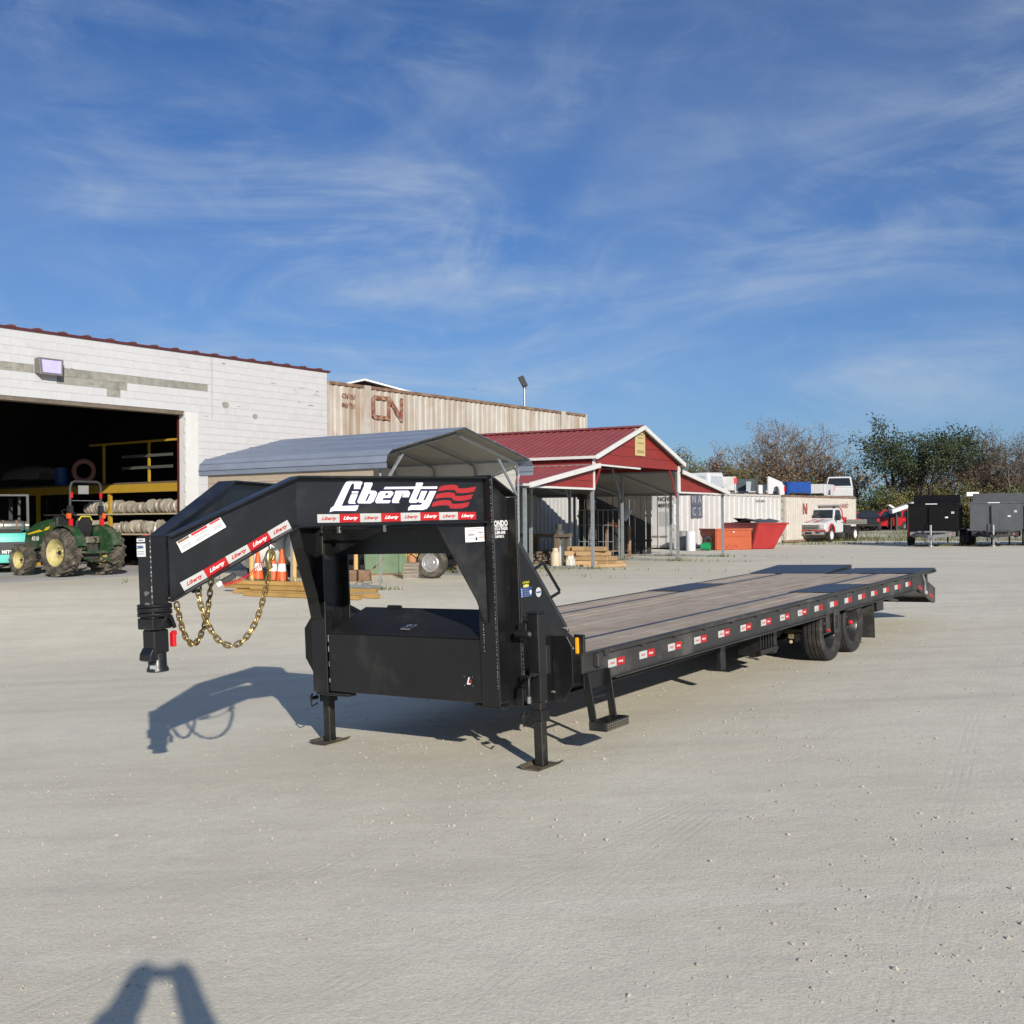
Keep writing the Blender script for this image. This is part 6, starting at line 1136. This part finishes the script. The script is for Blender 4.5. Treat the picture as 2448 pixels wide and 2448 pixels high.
# ---------------------------------------------------------------- dump trailers at the right
def dump(name, label, px, Y, rz, body, frame, hb=1.62, tall=None):
    t = thing(name, label, 'trailer', G(px, Y), rz)         # local -y faces the camera, trailer runs to +y
    z0 = .72; z1 = z0 + hb; B('front_wall', body, t, -1.08, 1.08, 0, .06, z0, z1, bevel=.01); B('side_wall', body, t, -1.08, -1.02, .061, 4.2, z0, z1); B('side_wall', body, t, 1.02, 1.08, .061, 4.2, z0, z1); B('rear_gate', body, t, -1.019, 1.019, 4.14, 4.2, z0, z1); B('box_floor', body, t, -1.01, 1.01, .07, 4.13, z0, z0 + .05)
    B('top_rail', body, t, -1.12, 1.12, -.03, .09, z1 + .002, z1 + .08); B('top_rail', body, t, -1.12, -.99, .091, 4.23, z1 + .002, z1 + .08); B('top_rail', body, t, .99, 1.12, .091, 4.23, z1 + .002, z1 + .08)
    for x in (-1.05, 1.05):
        for y in (.9, 1.8, 2.7, 3.6): B('side_rib', body, t, x - .07, x + .07, y, y + .08, z0, z1)
    B('lift_column', body, t, -.14, .14, -.12, -.002, z0, z1 - .08, bevel=.01); B('lift_cover', body, t, -.30, -.141, -.06, -.002, z0, z0 + .35)
    B('front_beam', frame, t, -1.0, 1.0, -.10, .0, .48, .70, bevel=.01); B('tongue_plate', frame, t, -.62, .62, -.55, -.101, .66, .74, bevel=.01)
    for s in (1, -1): MB().bar((s * .75, -.1, .55), (s * .08, -1.35, .50), .08, .14).build('tongue_beam', frame, t)
    MB().box(-.09, .09, -1.55, -1.33, .45, .57).build('coupler', frame, t); MB().cyl((0, -.98, .10), (0, -.98, 1.02), .05, 12).build('tongue_jack', alu, t, smooth=40); MB().cyl((0, -.98, .0), (0, -.98, .1), .10, 12).build('jack_foot', alu, t)
    for i in range(10): B('tape_square', redtape if i % 2 else whitetape, t, .10 + i * .08, .175 + i * .08, -.106, -.1005, .56, .62)
    for i in range(5): B('tape_square', redpl if i % 2 else whitetape, t, -.75 + i * .1, -.68 + i * .1, -.106, -.1005, .56, .62)
    B('name_strip', decalw, t, -.30, .22, -.034, -.0305, z1 + .02, z1 + .055); B('marker_light', lampg, t, .82, .95, -.01, -.001, z1 - .42, z1 - .32); B('label_plate', decalw, t, .55, .68, -.006, -.001, z1 - .62, z1 - .56)
    for s in (1, -1):
        B('side_frame', frame, t, min(s * .8, s * .9), max(s * .8, s * .9), .1, 4.3, .42, .70); MB().tube([(s * .25, -.9, .52), (s * .25, -1.1, .22), (s * .14, -1.3, .25), (s * .08, -1.4, .48)], .03, 6).build('safety_chain', gal, t)
        for y in (2.0, 2.85): car_wheel(t, (s * 1.18, y, .38), (s, 0, 0), .38, .24, M('black_rim', (.02, .02, .021), .3))
        B('fender', frame, t, min(s * 1.09, s * 1.33), max(s * 1.09, s * 1.33), 1.55, 3.3, .80, .84)
        for x in (.4,): MB().cyl((s * x, 3.9, 0), (s * x, 3.9, .42), .04, 8).build('stand', frame, t)
    if tall:
        B('side_extension', body, t, -1.07, 1.07, tall, tall + .05, z1 + .09, z1 + .50)
        for x in (-1.05, 1.0): B('extension_side', body, t, x, x + .05, tall + .051, 4.15, z1 + .09, z1 + .50)
    return t
blk = M('dump_black', (.009, .009, .010), .3, 0, .2, 3); blk.node_tree.nodes['Principled BSDF'].inputs['Specular IOR Level'].default_value = .15
d_ = dump('dump_trailer', 'black dump trailer with its front toward the yard', 2229, 52.4, radians(-25), blk, M('frame_grey', (.17, .175, .18), .5), hb=1.24, tall=2.6); B('red_reflector', redtape, d_, -1.085, -1.075, -.02, .05, .45, 1.1)
dump('dump_trailer', 'grey dump trailer parked at the right edge', 2378, 52.0, radians(-27), greyp, M('frame_dark', (.04, .04, .043), .5), hb=1.28, tall=1.6)
dump('dump_trailer', 'third dark dump trailer cut off by the right edge', 2530, 52.5, radians(-28), blk, blk, hb=1.3)
sgn = MB().box(-.32, .32, -.01, .01, 0, .2).build('white_board', decalw, None); sgn.location = G(2326, 58.5) + Vector((0, 0, 2.46)); tag(sgn, 'narrow white board beside the grey dump trailer top', 'board')
pst = MB().cyl((0, 0, 0), (0, 0, 2.46), .03, 8).build('thin_post', darkp, None); pst.location = G(2326, 58.5); tag(pst, 'thin dark post under the narrow white board', 'post')
pl_ = MB().hexa([(-.2, -.2, 0), (.2, -.2, 0), (.2, .2, 0), (-.2, .2, 0), (-.15, -.15, .5), (.15, -.15, .5), (.15, .15, .5), (-.15, .15, .5)]).build('pale_sack', M('lilac_sack', (.45, .42, .55), .7), None, bevel=.06); pl_.location = G(2305, 54.6) + Vector((0, 0, 0.)); pl_.scale = (1, 1, 1.6); tag(pl_, 'pale sack standing between the two dump trailers', 'sack')
# ---------------------------------------------------------------- scrap bodies on the container roofs
def on_top(base, px, yl, ztop):                        # container-roof spot under a picture column
    best = None
    for i in range(0, 1240):
        q = base + ux * (i * .01) + uy * yl
        e = abs(q.x / q.y - (px - 1224) / FPX)
        if best is None or e < best[0]: best = (e, q)
    q = best[1]; return Vector((q.x, q.y, ZC + ztop))
def bed(name, label, p, rz, mat, L=2.0, h=.52, wdt=1.7, gate=True, lights=True, liner=darkp):
    t = thing(name, label, 'truck bed', p, rz)
    for s in (1, -1):
        arch = [(L / 2, .02), (L / 2, h), (-L / 2, h), (-L / 2, .02), (-.40, .02)] + [(.02 - .40 * cos(a), .02 + .36 * sin(a)) for a in [pi * i / 8 for i in range(1, 8)]] + [(.44, .02)]
        MB().prism(arch, 'xz', s * wdt / 2 - .05, s * wdt / 2 + .05).build('bed_side', mat, t, bevel=.02)
        if lights: B('tail_light', redpl, t, -L / 2 - .02, -L / 2 + .06, s * wdt / 2 - .07, s * wdt / 2 + .07, h - .36, h - .08, bevel=.01)
    B('bed_floor', liner, t, -L / 2, L / 2, -wdt / 2 + .051, wdt / 2 - .051, .10, .16); B('headboard', mat, t, L / 2 - .05, L / 2, -wdt / 2 + .051, wdt / 2 - .051, .161, h)
    if gate: B('tailgate', mat, t, -L / 2, -L / 2 + .06, -wdt / 2 + .051, wdt / 2 - .051, .161, h - .01)
    return t
NT, CT = 2.605, 2.625
q = on_top(CW0, 1683, 1.3, NT); t = thing('camper_shell', 'white truck cap shell on the white container behind the barn roof', 'truck cap', q, RZ)
MB().hexa([(-1.0, -.85, 0), (.9, -.85, 0), (.9, .85, 0), (-1.0, .85, 0), (-.9, -.7, 1.02), (.7, -.7, 1.06), (.7, .7, 1.06), (-.9, .7, 1.02)]).build('shell', whitep, t, bevel=.05); MB().hexa([(-1.004, -.65, .2), (-1.004, .65, .2), (-.975, .65, .2), (-.975, -.65, .2), (-.935, -.55, .86), (-.935, .55, .86), (-.9, .55, .86), (-.9, -.55, .86)]).build('rear_window', M('milky_window', (.42, .45, .50), .3), t)
MB().hexa([(-.75, -.87, .3), (.6, -.87, .3), (.6, -.83, .3), (-.75, -.83, .3), (-.68, -.765, .85), (.5, -.765, .85), (.5, -.73, .85), (-.68, -.73, .85)]).build('side_window', M('milky_window', (.42, .45, .50)), t)
bed('silver_truck_bed', 'silver truck bed with a red tail light on the white container', on_top(CW0, 1722, .95, NT), RZ + .55, silverp, 1.5, .86, 1.35)
bed('dark_truck_bed', 'dark grey truck bed standing on the white container', on_top(CW0, 1771, 1.1, NT), RZ + .5, M('slate_paint', (.03, .045, .055), .4), 1.9, .80, 1.5, lights=False, liner=M('pale_liner', (.42, .46, .50), .6))
pn = MB().hexa([(-.30, -.02, .05), (.30, -.02, .05), (.30, .02, .05), (-.30, .02, .05), (-.34, -.02, .55), (.34, -.02, .55), (.34, .02, .55), (-.34, .02, .55)]).build('pale_sheet', MATS['pale_liner'], None); pn.location = on_top(CW0, 1789, -.0 + .16, NT) + Vector((0, 0, .1)); pn.rotation_euler = (.06, 0, RZ + .1); tag(pn, 'pale blue panel leaning on the dark truck bed', 'panel')
bed('white_truck_bed', 'white truck bed with an orange lamp on the container roof', on_top(CW0, 1828, 1.2, NT), RZ + 2.6, whitep, 1.7, .55, 1.5)
o = MB().prism([(-.62, 0), (-.62, .92), (-.55, 1.0), (.55, .72), (.66, .62), (.66, .05), (.60, 0), (.40, 0), (.36, .22), (.26, .42), (.08, .48), (-.12, .40), (-.22, .2), (-.25, 0)], 'xz', -.06, .06).build('quarter_panel', whitep, None, bevel=.02); o.location = on_top(CW0, 1853, .25, NT); o.rotation_euler = (0, 0, RZ - .25); tag(o, 'white quarter panel with a wheel arch stood on edge', 'panel')
bed('blue_truck_bed', 'bright blue truck bed between two white bodies on the container', on_top(c2o, 1893, 1.0, CT), RZ + 1.0, bluep, 1.5, .78, 1.5, lights=False)
bed('long_white_bed', 'white truck bed with wheel arch and red tail light on the cream container', on_top(c2o, 1948, .95, CT), RZ + pi + .12, whitep, 2.3, .70, 1.7)
cbx = thing('truck_cab', 'bare white truck cab at the end of the cream container', 'truck cab', on_top(c2o, 2008, 1.25, CT), RZ + pi + .30)
greenhouse(cbx, -.55, .95, -.50, .35, .82, .70, .62, 1.30, whitep); MB().prism([(-.58, .0), (-.58, .62), (.95, .62), (1.15, .55), (1.1, .05), (.5, .0)], 'xz', -.83, .83).build('cab_lower', whitep, cbx, bevel=.04); B('rust_patch', M('yellow_rust', (.45, .30, .10), .8, 0, .3, 10), cbx, -.586, -.581, -.45, .30, .14, .46)
for y in (-.30, .12): B('vent_slot', darkp, cbx, -.590, -.5805, y, y + .1, .28, .46)
B('door_opening', darkp, cbx, -.1, .75, .831, .836, .05, .60); B('door_opening', darkp, cbx, -.1, .75, -.836, -.831, .05, .60); B('dark_hole', darkp, cbx, -.5895, -.5801, -.42, .38, .02, .12)
for i in range(9):
    o = MB().box(-.5, .5, -.06, .06, 0, .05).build('scrap_strip', rustdk if i % 2 else darkp, None); o.location = on_top(CW0, 1700 + i * 18, .2, NT); o.rotation_euler.z = RZ + random.uniform(-.3, .3); tag(o, 'thin scrap strip lying along the white container roof edge', 'scrap', 'scrap strips on the white container')
# ---------------------------------------------------------------- trees
import bisect
def leafmat(name, col, col2, amt=.5):
    return M(name, col, .7, 0, .35, .9, dirt=col2, damt=amt, dscale=.55)
LV = {'tan': leafmat('leaf_tan', (.24, .165, .085), (.27, .14, .06)), 'olive': leafmat('leaf_olive', (.105, .105, .030), (.15, .12, .035)), 'brown': leafmat('leaf_brown', (.15, .068, .030), (.20, .085, .03)),
      'dark': leafmat('leaf_dark', (.030, .048, .018), (.055, .07, .022)), 'green': leafmat('leaf_green', (.055, .10, .022), (.09, .125, .03)), 'yellow': leafmat('leaf_yellow', (.36, .235, .025), (.28, .13, .02)), 'dull': leafmat('leaf_dull', (.095, .068, .035), (.13, .088, .04))}
def leaf_cloud(centers, spread, n, size, rs):
    c = centers[rs.randint(0, len(centers), n)]; p = c + rs.normal(0, 1, (n, 3)) * spread
    a = rs.normal(0, 1, (n, 3)); a /= np.linalg.norm(a, axis=1)[:, None]; b = rs.normal(0, 1, (n, 3)); b -= a * (a * b).sum(1)[:, None]; b /= np.linalg.norm(b, axis=1)[:, None]
    s = (size * (.5 + rs.rand(n)))[:, None]; v = np.stack([p - a * s, p + b * s * .55, p + a * s, p - b * s * .55], 1).reshape(-1, 3)
    return v
def np_mesh(name, v, mat, parent):
    n = len(v) // 4; me = bpy.data.meshes.new(name); me.vertices.add(len(v)); me.vertices.foreach_set('co', v.astype(np.float32).ravel()); me.loops.add(4 * n); me.loops.foreach_set('vertex_index', np.arange(4 * n, dtype=np.int32)); me.polygons.add(n)
    me.polygons.foreach_set('loop_start', np.arange(0, 4 * n, 4, dtype=np.int32)); me.update(calc_edges=True); me.validate(); me.materials.append(mat); o = bpy.data.objects.new(name, me); COL.objects.link(o); o.parent = parent; return o
def tree(label, px, Y, H, kind, nleaf, seed, wide=1., trunks=1, bare=.3, bark=None, leaf=.085, lowest=.3, spread=.28, flat=0, group='trees along the far edge'):
    rs = np.random.RandomState(seed); root = thing('tree', label, 'tree', G(px, Y) - Vector((0, 0, .05)), rs.rand() * 6, group); mb = MB(); tips = []
    def grow(p, d, ln, r, lev):
        n = 4 if lev < 2 else 3; pts = [p]; q = p.copy()
        for i in range(n):
            d = (d + Vector(rs.normal(0, .12 + .05 * lev, 3)) + Vector((0, 0, .05 if not flat else (.05 if lev < 1 else -.03)))).normalized(); q = q + d * ln / n; pts.append(q.copy())
            if lev >= (2 if not flat else 3): tips.append(tuple(q))
        mb.tube(pts, [max(.016, r * (1 - .5 * i / n)) for i in range(n + 1)], 5 if lev < 2 else (4 if lev < 3 else 3), caps=False)
        if lev >= 4: tips.append(tuple(q)); return
        k = (6, 4, 3, 3)[lev]; lo = lowest if lev == 0 else .25
        for j in range(k):
            t = lo + (1 - lo) * (j + rs.rand()) / k; i = min(n - 1, int(t * n)); b = pts[i].lerp(pts[i + 1], t * n - i)
            a = rs.rand() * 6.283; side = d.orthogonal().normalized(); side.rotate(Matrix.Rotation(a, 3, d)); nd = (d * (.80 - .1 * lev) + side * (.70 * wide)).normalized(); grow(b, nd, ln * rs.uniform(.45, .70), r * (1 - .5 * t) * .58, lev + 1)
        grow(q, d, ln * .55, r * .45, lev + 1)
    for t_ in range(trunks):
        a = rs.rand() * 6.28; off = Vector((cos(a), sin(a), 0)) * (.35 if trunks > 1 else 0); lean = Vector((cos(a) * .28 * (trunks > 1), sin(a) * .28 * (trunks > 1), 1)).normalized(); grow(off, lean, H * .50, H * .016 + .06, 0)
    zmax = max(t[2] for t in tips); sc = H / zmax; mb.v = [(x * sc, y * sc, z * sc) for x, y, z in mb.v]; mb.build('trunk', bark or barkm, root)
    tp = np.array(tips) * sc; tp = tp[rs.rand(len(tp)) > bare]
    if flat: tp = tp[tp[:, 2] > H * flat]
    if nleaf: np_mesh('crown', leaf_cloud(tp, spread, nleaf, leaf, rs), LV[kind], root)
def bush(px, Y, H, Wd, kind, n, seed, label=None, group='bushes along the treeline'):
    if label is None:
        look = {'olive': 'olive', 'dull': 'brown', 'dark': 'dark green', 'green': 'fresh green'}[kind]; k = bisect.bisect((1640, 1780, 1900, 1990, 2070, 2165, 2235, 2300, 2380, 2448), px)
        label = look + ' thicket bush ' + ('behind the left half of the barn gable', 'behind the right barn eave', 'behind the silver and dark truck beds', 'behind the blue truck bed', 'behind the white truck cab', 'behind the black car', 'behind the red estate car', 'over the left half of the black dump trailer', 'over the right half of the black dump trailer', 'over the grey dump trailer', 'beyond the right edge')[k]
    rs = np.random.RandomState(seed); root = thing('bush', label, 'bush', G(px, Y) - Vector((0, 0, .1)), 0, group); mb = MB(); cs = []
    for i in range(16):
        a = rs.rand() * 6.28; rr = Wd * .5 * sqrt(rs.rand()); top = Vector((cos(a) * rr, sin(a) * rr, H * (.55 + .45 * rs.rand()) * (1 - .5 * (rr / (Wd * .5)) ** 2))); mb.tube([(cos(a) * rr * .2, sin(a) * rr * .2, 0), tuple(top * .5 + Vector((0, 0, .2))), tuple(top)], [.05, .03, .012], 4, caps=False)
        for k in range(5): cs.append(tuple(top * (.25 + .17 * k) + Vector(rs.normal(0, .15, 3))))
    mb.build('stems', barkd, root); np_mesh('crown', leaf_cloud(np.array(cs), .34 * Wd / 4, int(n * 2.2), .105, rs), LV[kind], root)
tree('tall tan tree with thin leaves behind the blue truck bed', 1862, 119, 12.0, 'tan', 4000, 11, 1.0, 3, .45)
tree('broad half bare tree with greenish lower boughs above the white cab', 1925, 121, 11.4, 'tan', 3400, 12, 1.1, 3, .5)
tree('tan half bare tree left of the tallest one', 1800, 121, 10.4, 'tan', 4000, 13, 1.0, 3, .4)
tree('russet oak behind the right barn eave', 1725, 116, 8.2, 'brown', 6500, 14, 1.05, 2, .2, leaf=.10)
tree('sparse leaning tree beside the white cab', 1985, 123, 8.4, 'tan', 1500, 15, 1.3, 1, .6)
tree('small dark tree peeking over the barn gable', 1592, 112, 8.1, 'olive', 7000, 16, .9, 1, .2, leaf=.10)
tree('bare dark tree in the gap between the tree groups', 2062, 116, 7.6, 'dull', 0, 17, 1.0, 1, .9, bark=barkd, lowest=.2)
tree('dark green spreading tree left of the tallest pair', 2142, 113, 10.9, 'dark', 6200, 41, .9, 1, .45, bark=barkd, leaf=.12, lowest=.5, spread=.36, flat=.52)
tree('dark green crown of the right hand tree of the pair', 2222, 113, 10.3, 'dark', 5200, 43, .85, 1, .4, bark=barkd, leaf=.12, lowest=.65, spread=.36, flat=.6)
tree('bare brown tree right of the dark green pair', 2285, 116, 9.9, 'dull', 2000, 20, .8, 3, .5)
tree('twiggy grey brown tree above the grey dump trailer', 2345, 117, 10.0, 'dull', 3200, 21, .9, 3, .4)
tree('tall bare tree at the right edge', 2418, 114, 10.8, 'dull', 1600, 22, .85, 3, .5)
tree('rough bare tree just beyond the right edge', 2490, 116, 10.5, 'dull', 4400, 23, .9, 2, .4)
tree('olive tree between the russet oak and the tan trees', 1762, 113, 6.8, 'olive', 9000, 24, 1.1, 2, .15, leaf=.10)
tree('grey brown tree over the black dump trailer', 2185, 118, 8.3, 'dull', 3000, 26, 1.0, 2, .3)
bush(1660, 108, 4.9, 5, 'olive', 3600, 31, 'rounded olive bush behind the white truck cap', None); bush(1722, 106, 4.6, 4.5, 'green', 3000, 32, 'bright green bush behind the silver truck bed', None)
bush(1835, 104, 4.4, 4.5, 'yellow', 2300, 33, 'golden yellow bush behind the white quarter panel', None); bush(1868, 107, 5.4, 3, 'brown', 900, 34, 'patch of orange red leaves above the golden bush', None)
bush(1935, 106, 5.0, 4, 'olive', 2600, 35, 'yellowing bush above the long white bed', None)
for i, px in enumerate(range(1770, 2520, 31)):
    H = 4.2 + 1.6 * random.random() + (.5 if 2100 < px < 2400 else 0); kind = ('olive', 'olive', 'dull', 'dark', 'olive', 'green')[i % 6] if px > 2000 else ('olive', 'dull', 'olive')[i % 3]
    if px > 2330 and i % 3 == 0: kind = 'green'
    if 1985 < px < 2085: H = 3.0
    bush(px + random.uniform(-8, 8), 110 + random.uniform(-3, 5), H * .88, 4.6, kind, 2000, 100 + i)
for i, px in enumerate(range(1440, 1780, 45)): bush(px, 122, 5 + random.random(), 6, ('dull', 'olive')[i % 2], 2000, 160 + i)
# far wood behind the gaps
rs = np.random.RandomState(77); cs = np.stack([rs.uniform(-70, 120, 1500), rs.uniform(150, 175, 1500), .3 + rs.rand(1500) ** 1.3 * 7.5], 1)
o = np_mesh('far_wood', leaf_cloud(cs, .9, 26000, .32, rs), LV['dull'], None); tag(o, 'low brown wood fading behind the nearer trees', kind='stuff')
# weeds and grass
gs = leafmat('weeds', (.10, .115, .035), (.19, .165, .07))
rs = np.random.RandomState(5); gv_ = []
def weeds(cx, cy, rx, ry, n, h, ang=0.):
    for _ in range(n):
        u, v = rs.normal(0, .5, 2); x = cx + u * rx * cos(ang) - v * ry * sin(ang); y = cy + u * rx * sin(ang) + v * ry * cos(ang); z = gz(x, y); hh = h * (.4 + .8 * rs.rand()); a = rs.rand() * 6.28; w = .008 + .010 * rs.rand(); lx, ly = rs.normal(0, .35 * hh, 2)
        gv_.extend([(x - w * cos(a), y - w * sin(a), z), (x + w * cos(a), y + w * sin(a), z), (x + w * .3 * cos(a) + lx, y + w * .3 * sin(a) + ly, z + hh), (x - w * .3 * cos(a) + lx, y - w * .3 * sin(a) + ly, z + hh)])
for x_ in (0, GW, -LW, GW + RW):
    for k in range(5): p = BN(x_, .03 + k * (BL - .1) / 4); weeds(p.x, p.y, .4, .3, 45, .12)
    p = BN(x_, BL / 2); weeds(p.x, p.y, BL * .8, .25, 220, .09, BRZ + pi / 2)
p = CPO; weeds(p.x + .15, p.y - .1, .3, .2, 30, .09); weeds(-6, 26, 2, 1, 160, .14)
p = BN(-1.5, 3); weeds(p.x, p.y, 2.6, 1.6, 700, .08)
for k in range(14): weeds(rs.uniform(8, 50), rs.uniform(54, 100), 4, 2, 420, .28)
weeds(20, 66, 6, 1.5, 900, .25); weeds(33, 84, 8, 3, 1400, .3); weeds(22, 53.6, 3, .6, 260, .18); weeds(15, 58, 5, .8, 400, .2)
o = np_mesh('weeds', np.array(gv_), gs, None); tag(o, 'thin weeds around the posts and along the lot edge', kind='stuff')
# birds: two loose flocks far off
bm_ = M('bird_dark', (.03, .03, .035), .8); b0 = MB().add([(0, 0, 0), (.5, .12, .14), (1.05, -.05, .02), (.5, -.12, .10), (-.5, .12, .14), (-1.05, -.05, .02), (-.5, -.12, .10), (0, .38, .0), (0, -.42, 0), (0, .1, .09), (0, .1, -.08)], [(0, 1, 2, 3), (0, 6, 5, 4), (7, 9, 8, 10), (7, 10, 8, 9)]).build('bird', bm_)
fr = True
for grp, pts in (('left', [(1128, 932), (1133, 931), (1136, 929), (1139, 931), (1144, 939), (1152, 936), (1163, 935), (1169, 937)]), ('right', [(1402, 942), (1408, 943), (1413, 944), (1419, 944), (1425, 945), (1431, 944), (1436, 945), (1442, 946), (1447, 945)])):
    for px, py in pts:
        if fr: o = b0; fr = False
        else: o = b0.copy(); COL.objects.link(o)
        Y = 620 + random.uniform(-30, 30); o.location = ((px - 1224) / FPX * Y, Y, CAMZ + (1239 - py) / FPX * Y); o.rotation_euler = (random.uniform(-.3, .3), random.uniform(-.6, .6), random.uniform(-.8, .8)); o.scale = (.75,) * 3
        tag(o, 'tiny dark bird in the %s flock above the rusty container' % ('compact' if grp == 'left' else 'strung out'), 'bird', 'birds in the %s flock' % grp)
# ---------------------------------------------------------------- the photographer whose shadow falls into the picture
PZ = gz(-.03, -.3); Hc = CAMZ - PZ
pr = thing('person', 'person in dark jacket holding a camera overhead, seen only by shadow', 'person', (0, -.30, PZ), 0)
V = []; Eg = []; Rr = []
def sk(p, r, par=None):
    V.append(p); Rr.append(r)
    if par is not None: Eg.append((par, len(V) - 1))
    return len(V) - 1
pel = sk((0, -.05, .93), .14); bel = sk((0, -.05, 1.08), .135, pel); chs = sk((0, -.05, 1.26), .15, bel); nk0 = sk((0, -.04, 1.42), .075, chs); nk = sk((0, -.02, 1.50), .055, nk0); hd0 = sk((-.05, .0, 1.58), .078, nk); hd = sk((-.10, .0, 1.74), .10, hd0); hd2 = sk((-.12, -.01, 1.83), .07, hd)
for s in (1, -1):
    hp = sk((s * .10, -.05, .88), .105, pel); kn = sk((s * .12, -.02, .49), .062, hp); an = sk((s * .13, -.05, .10), .045, kn); sk((s * .15, .10, .04), .038, an); 
    sh_i = sk((s * .16, -.05, 1.40), .075, chs); el = sk((s * .27, .10, 1.60), .095, sh_i); wr = sk((s * .125, .215, Hc - .115), .062, el); pm = sk((s * .105, .240, Hc - .045), .058, wr); sk((s * .085, .255, Hc + .050), .052, pm)
    for k in range(4): f1 = sk((s * (.085 - .008 * k), .262, Hc + .030 - k * .018), .0115, pm); f2 = sk((s * (.060 - .006 * k), .272, Hc + .020 - k * .019), .0105, f1); sk((s * (.040 - .004 * k), .270, Hc + .010 - k * .018), .008, f2)
    t1 = sk((s * .085, .235, Hc - .02), .012, pm); sk((s * .055, .225, Hc - .012), .010, t1)
me = bpy.data.meshes.new('body'); me.from_pydata(V, Eg, []); bo = bpy.data.objects.new('body', me); COL.objects.link(bo); bo.parent = pr; me.materials.append(M('dark_jacket', (.04, .045, .06), .8))
mo = bo.modifiers.new('skin', 'SKIN'); 
for i, r in enumerate(Rr): me.skin_vertices[0].data[i].radius = (r, r); me.skin_vertices[0].data[i].use_root = (i == 0)
sb = bo.modifiers.new('sub', 'SUBSURF'); sb.levels = 1; sb.render_levels = 1
MB().lathe([(0, .16), (.06, .15), (.095, .10), (.105, .03), (.10, -.04), (.05, -.06), (0, -.05)], o=(-.11, -.02, 1.75), n=14).build('hair', M('brown_hair', (.05, .03, .02), .8), pr, smooth=60)
ck_ = thing('compact_camera', 'small black camera held up in the raised hands', 'camera', (0, -.032, CAMZ), 0); B('camera_body', darkp, ck_, -.048, .048, -.012, .010, -.04, .012, bevel=.004); MB().cyl((0, .010, -.012), (0, .020, -.012), .019, 20).build('camera_lens', blackt, ck_)
# ---------------------------------------------------------------- lettering and outlines become plain meshes
bpy.context.view_layer.update(); dg = bpy.context.evaluated_depsgraph_get()
for o in [x for x in COL.objects if x.type in ('FONT', 'CURVE')]:
    me = bpy.data.meshes.new_from_object(o.evaluated_get(dg)); n = bpy.data.objects.new(o.name + '_mesh', me); nm = o.name; cv = o.data
    COL.objects.link(n); n.parent = o.parent; n.matrix_basis = o.matrix_basis.copy()
    if not me.materials: me.materials.append(cv.materials[0])
    bpy.data.objects.remove(o); n.name = nm
